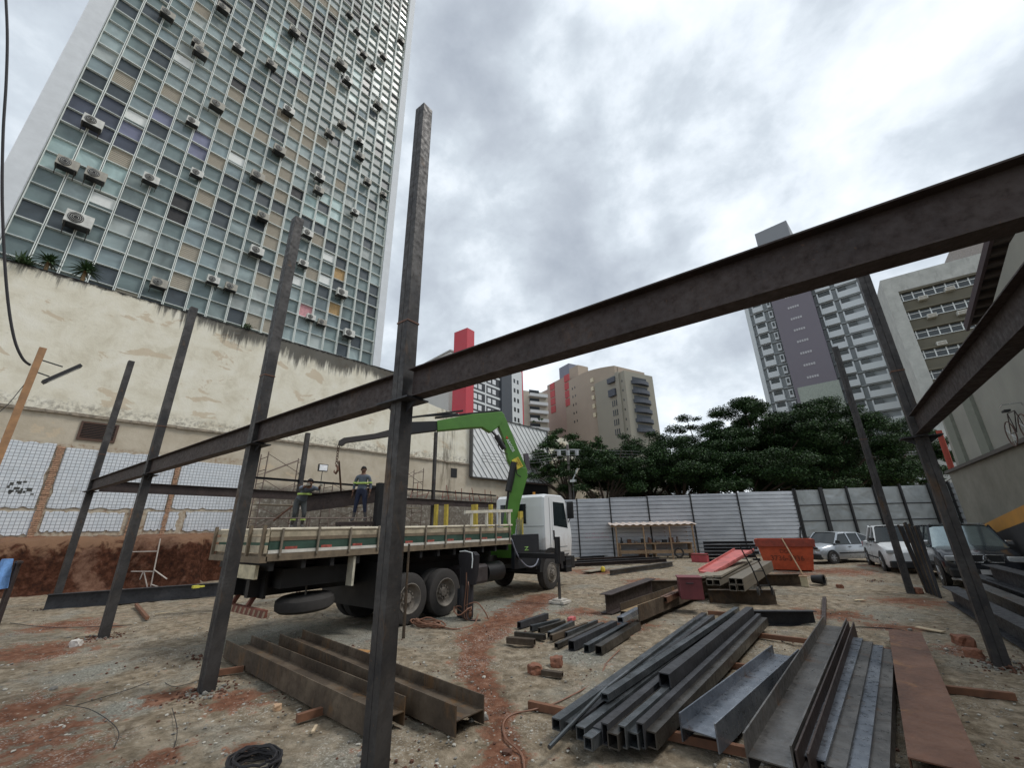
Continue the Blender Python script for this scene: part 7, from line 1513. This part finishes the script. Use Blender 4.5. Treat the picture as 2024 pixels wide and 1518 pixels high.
for q in (-1, 1): hand(root, S(q * .27, -.045, .89), (0, -.1, -1), (0, -1, 0)).build('hand', SKIN, root)
def band(root, c, rx, ry, z, h, mat, name='reflective_band', tilt=0):
    m = MB(); m.lathe([(1, -h / 2), (1.03, 0), (1, h / 2)], (0, 0, 0), 'z', 28); m.v = [(c[0] + x * rx, c[1] + y * ry, z + zz + x * tilt) for x, y, zz in m.v]; return m.build(name, mat, root)
band(root, (0, 0), .200 * k, .148 * k, 1.21 * k, .05 * k, HV)
for q in (-1, 1): band(root, (q * .245 * k, .015 * k), .062 * k, .062 * k, 1.23 * k, .05 * k, HV)
# bending worker: back toward the camera, leaning right over the beam
s_, zh = pf.at(592, 968, .3); k = 1.0
Jb = {'pelvis': ((0, .0, .82), (.15, .125), 2), 'waist': ((.04, -.10, .93), (.15, .12), 1), 'chest': ((.06, -.26, 1.08), (.165, .12), 1), 'upchest': ((.08, -.37, 1.17), (.14, .11), 1), 'neck': ((.09, -.44, 1.23), .058, 0), 'head': ((.09, -.50, 1.29), (.078, .085), 0), 'crown': ((.09, -.55, 1.36), (.07, .078), 0)}
seg = [('pelvis', 'waist'), ('waist', 'chest'), ('chest', 'upchest'), ('upchest', 'neck'), ('neck', 'head'), ('head', 'crown')]
for sd__, q in (('l', -1), ('r', 1)):
    Jb['sh' + sd__] = ((.07 + q * .19, -.36, 1.17), .068, 1); Jb['el' + sd__] = ((.10 + q * .25, -.60, 1.12), .048, 1); Jb['wr' + sd__] = ((.12 + q * .18, -.80, 1.20), .033, 0)
    Jb['hp' + sd__] = ((q * .10, 0, .78), .10, 2); Jb['kn' + sd__] = ((q * .13, -.14, .44), .066, 2); Jb['an' + sd__] = ((q * .14, .02, .10), .045, 3); Jb['to' + sd__] = ((q * .15, -.14, .045), .042, 3)
    seg += [('upchest', 'sh' + sd__), ('sh' + sd__, 'el' + sd__), ('el' + sd__, 'wr' + sd__), ('pelvis', 'hp' + sd__), ('hp' + sd__, 'kn' + sd__), ('kn' + sd__, 'an' + sd__), ('an' + sd__, 'to' + sd__)]
hd1 = rad(75)
root, bo = person('person', (W1.x, W1.y, z1), hd1, Jb, 'bending worker in blue-grey overalls and dark hood leaning to the hanging beam', [SKIN, SHIRT, GTR, BOOT, HV], seg)
head_bits(root, (.09, -.52, 1.32), (0, -1, -.1), .10, HAIR, cap=True)
for q in (-1, 1): hand(root, (.12 + q * .18, -.81, 1.20), (0, -1, .1), (1, 0, 0)).build('hand', GLV, root)
band(root, (.05, -.18), .195, .19, 1.0, .05, HV, tilt=.0)
for q in (-1, 1): band(root, (q * .136, -.05), .075, .075, .27, .05, HV)
bpy.context.view_layer.update()
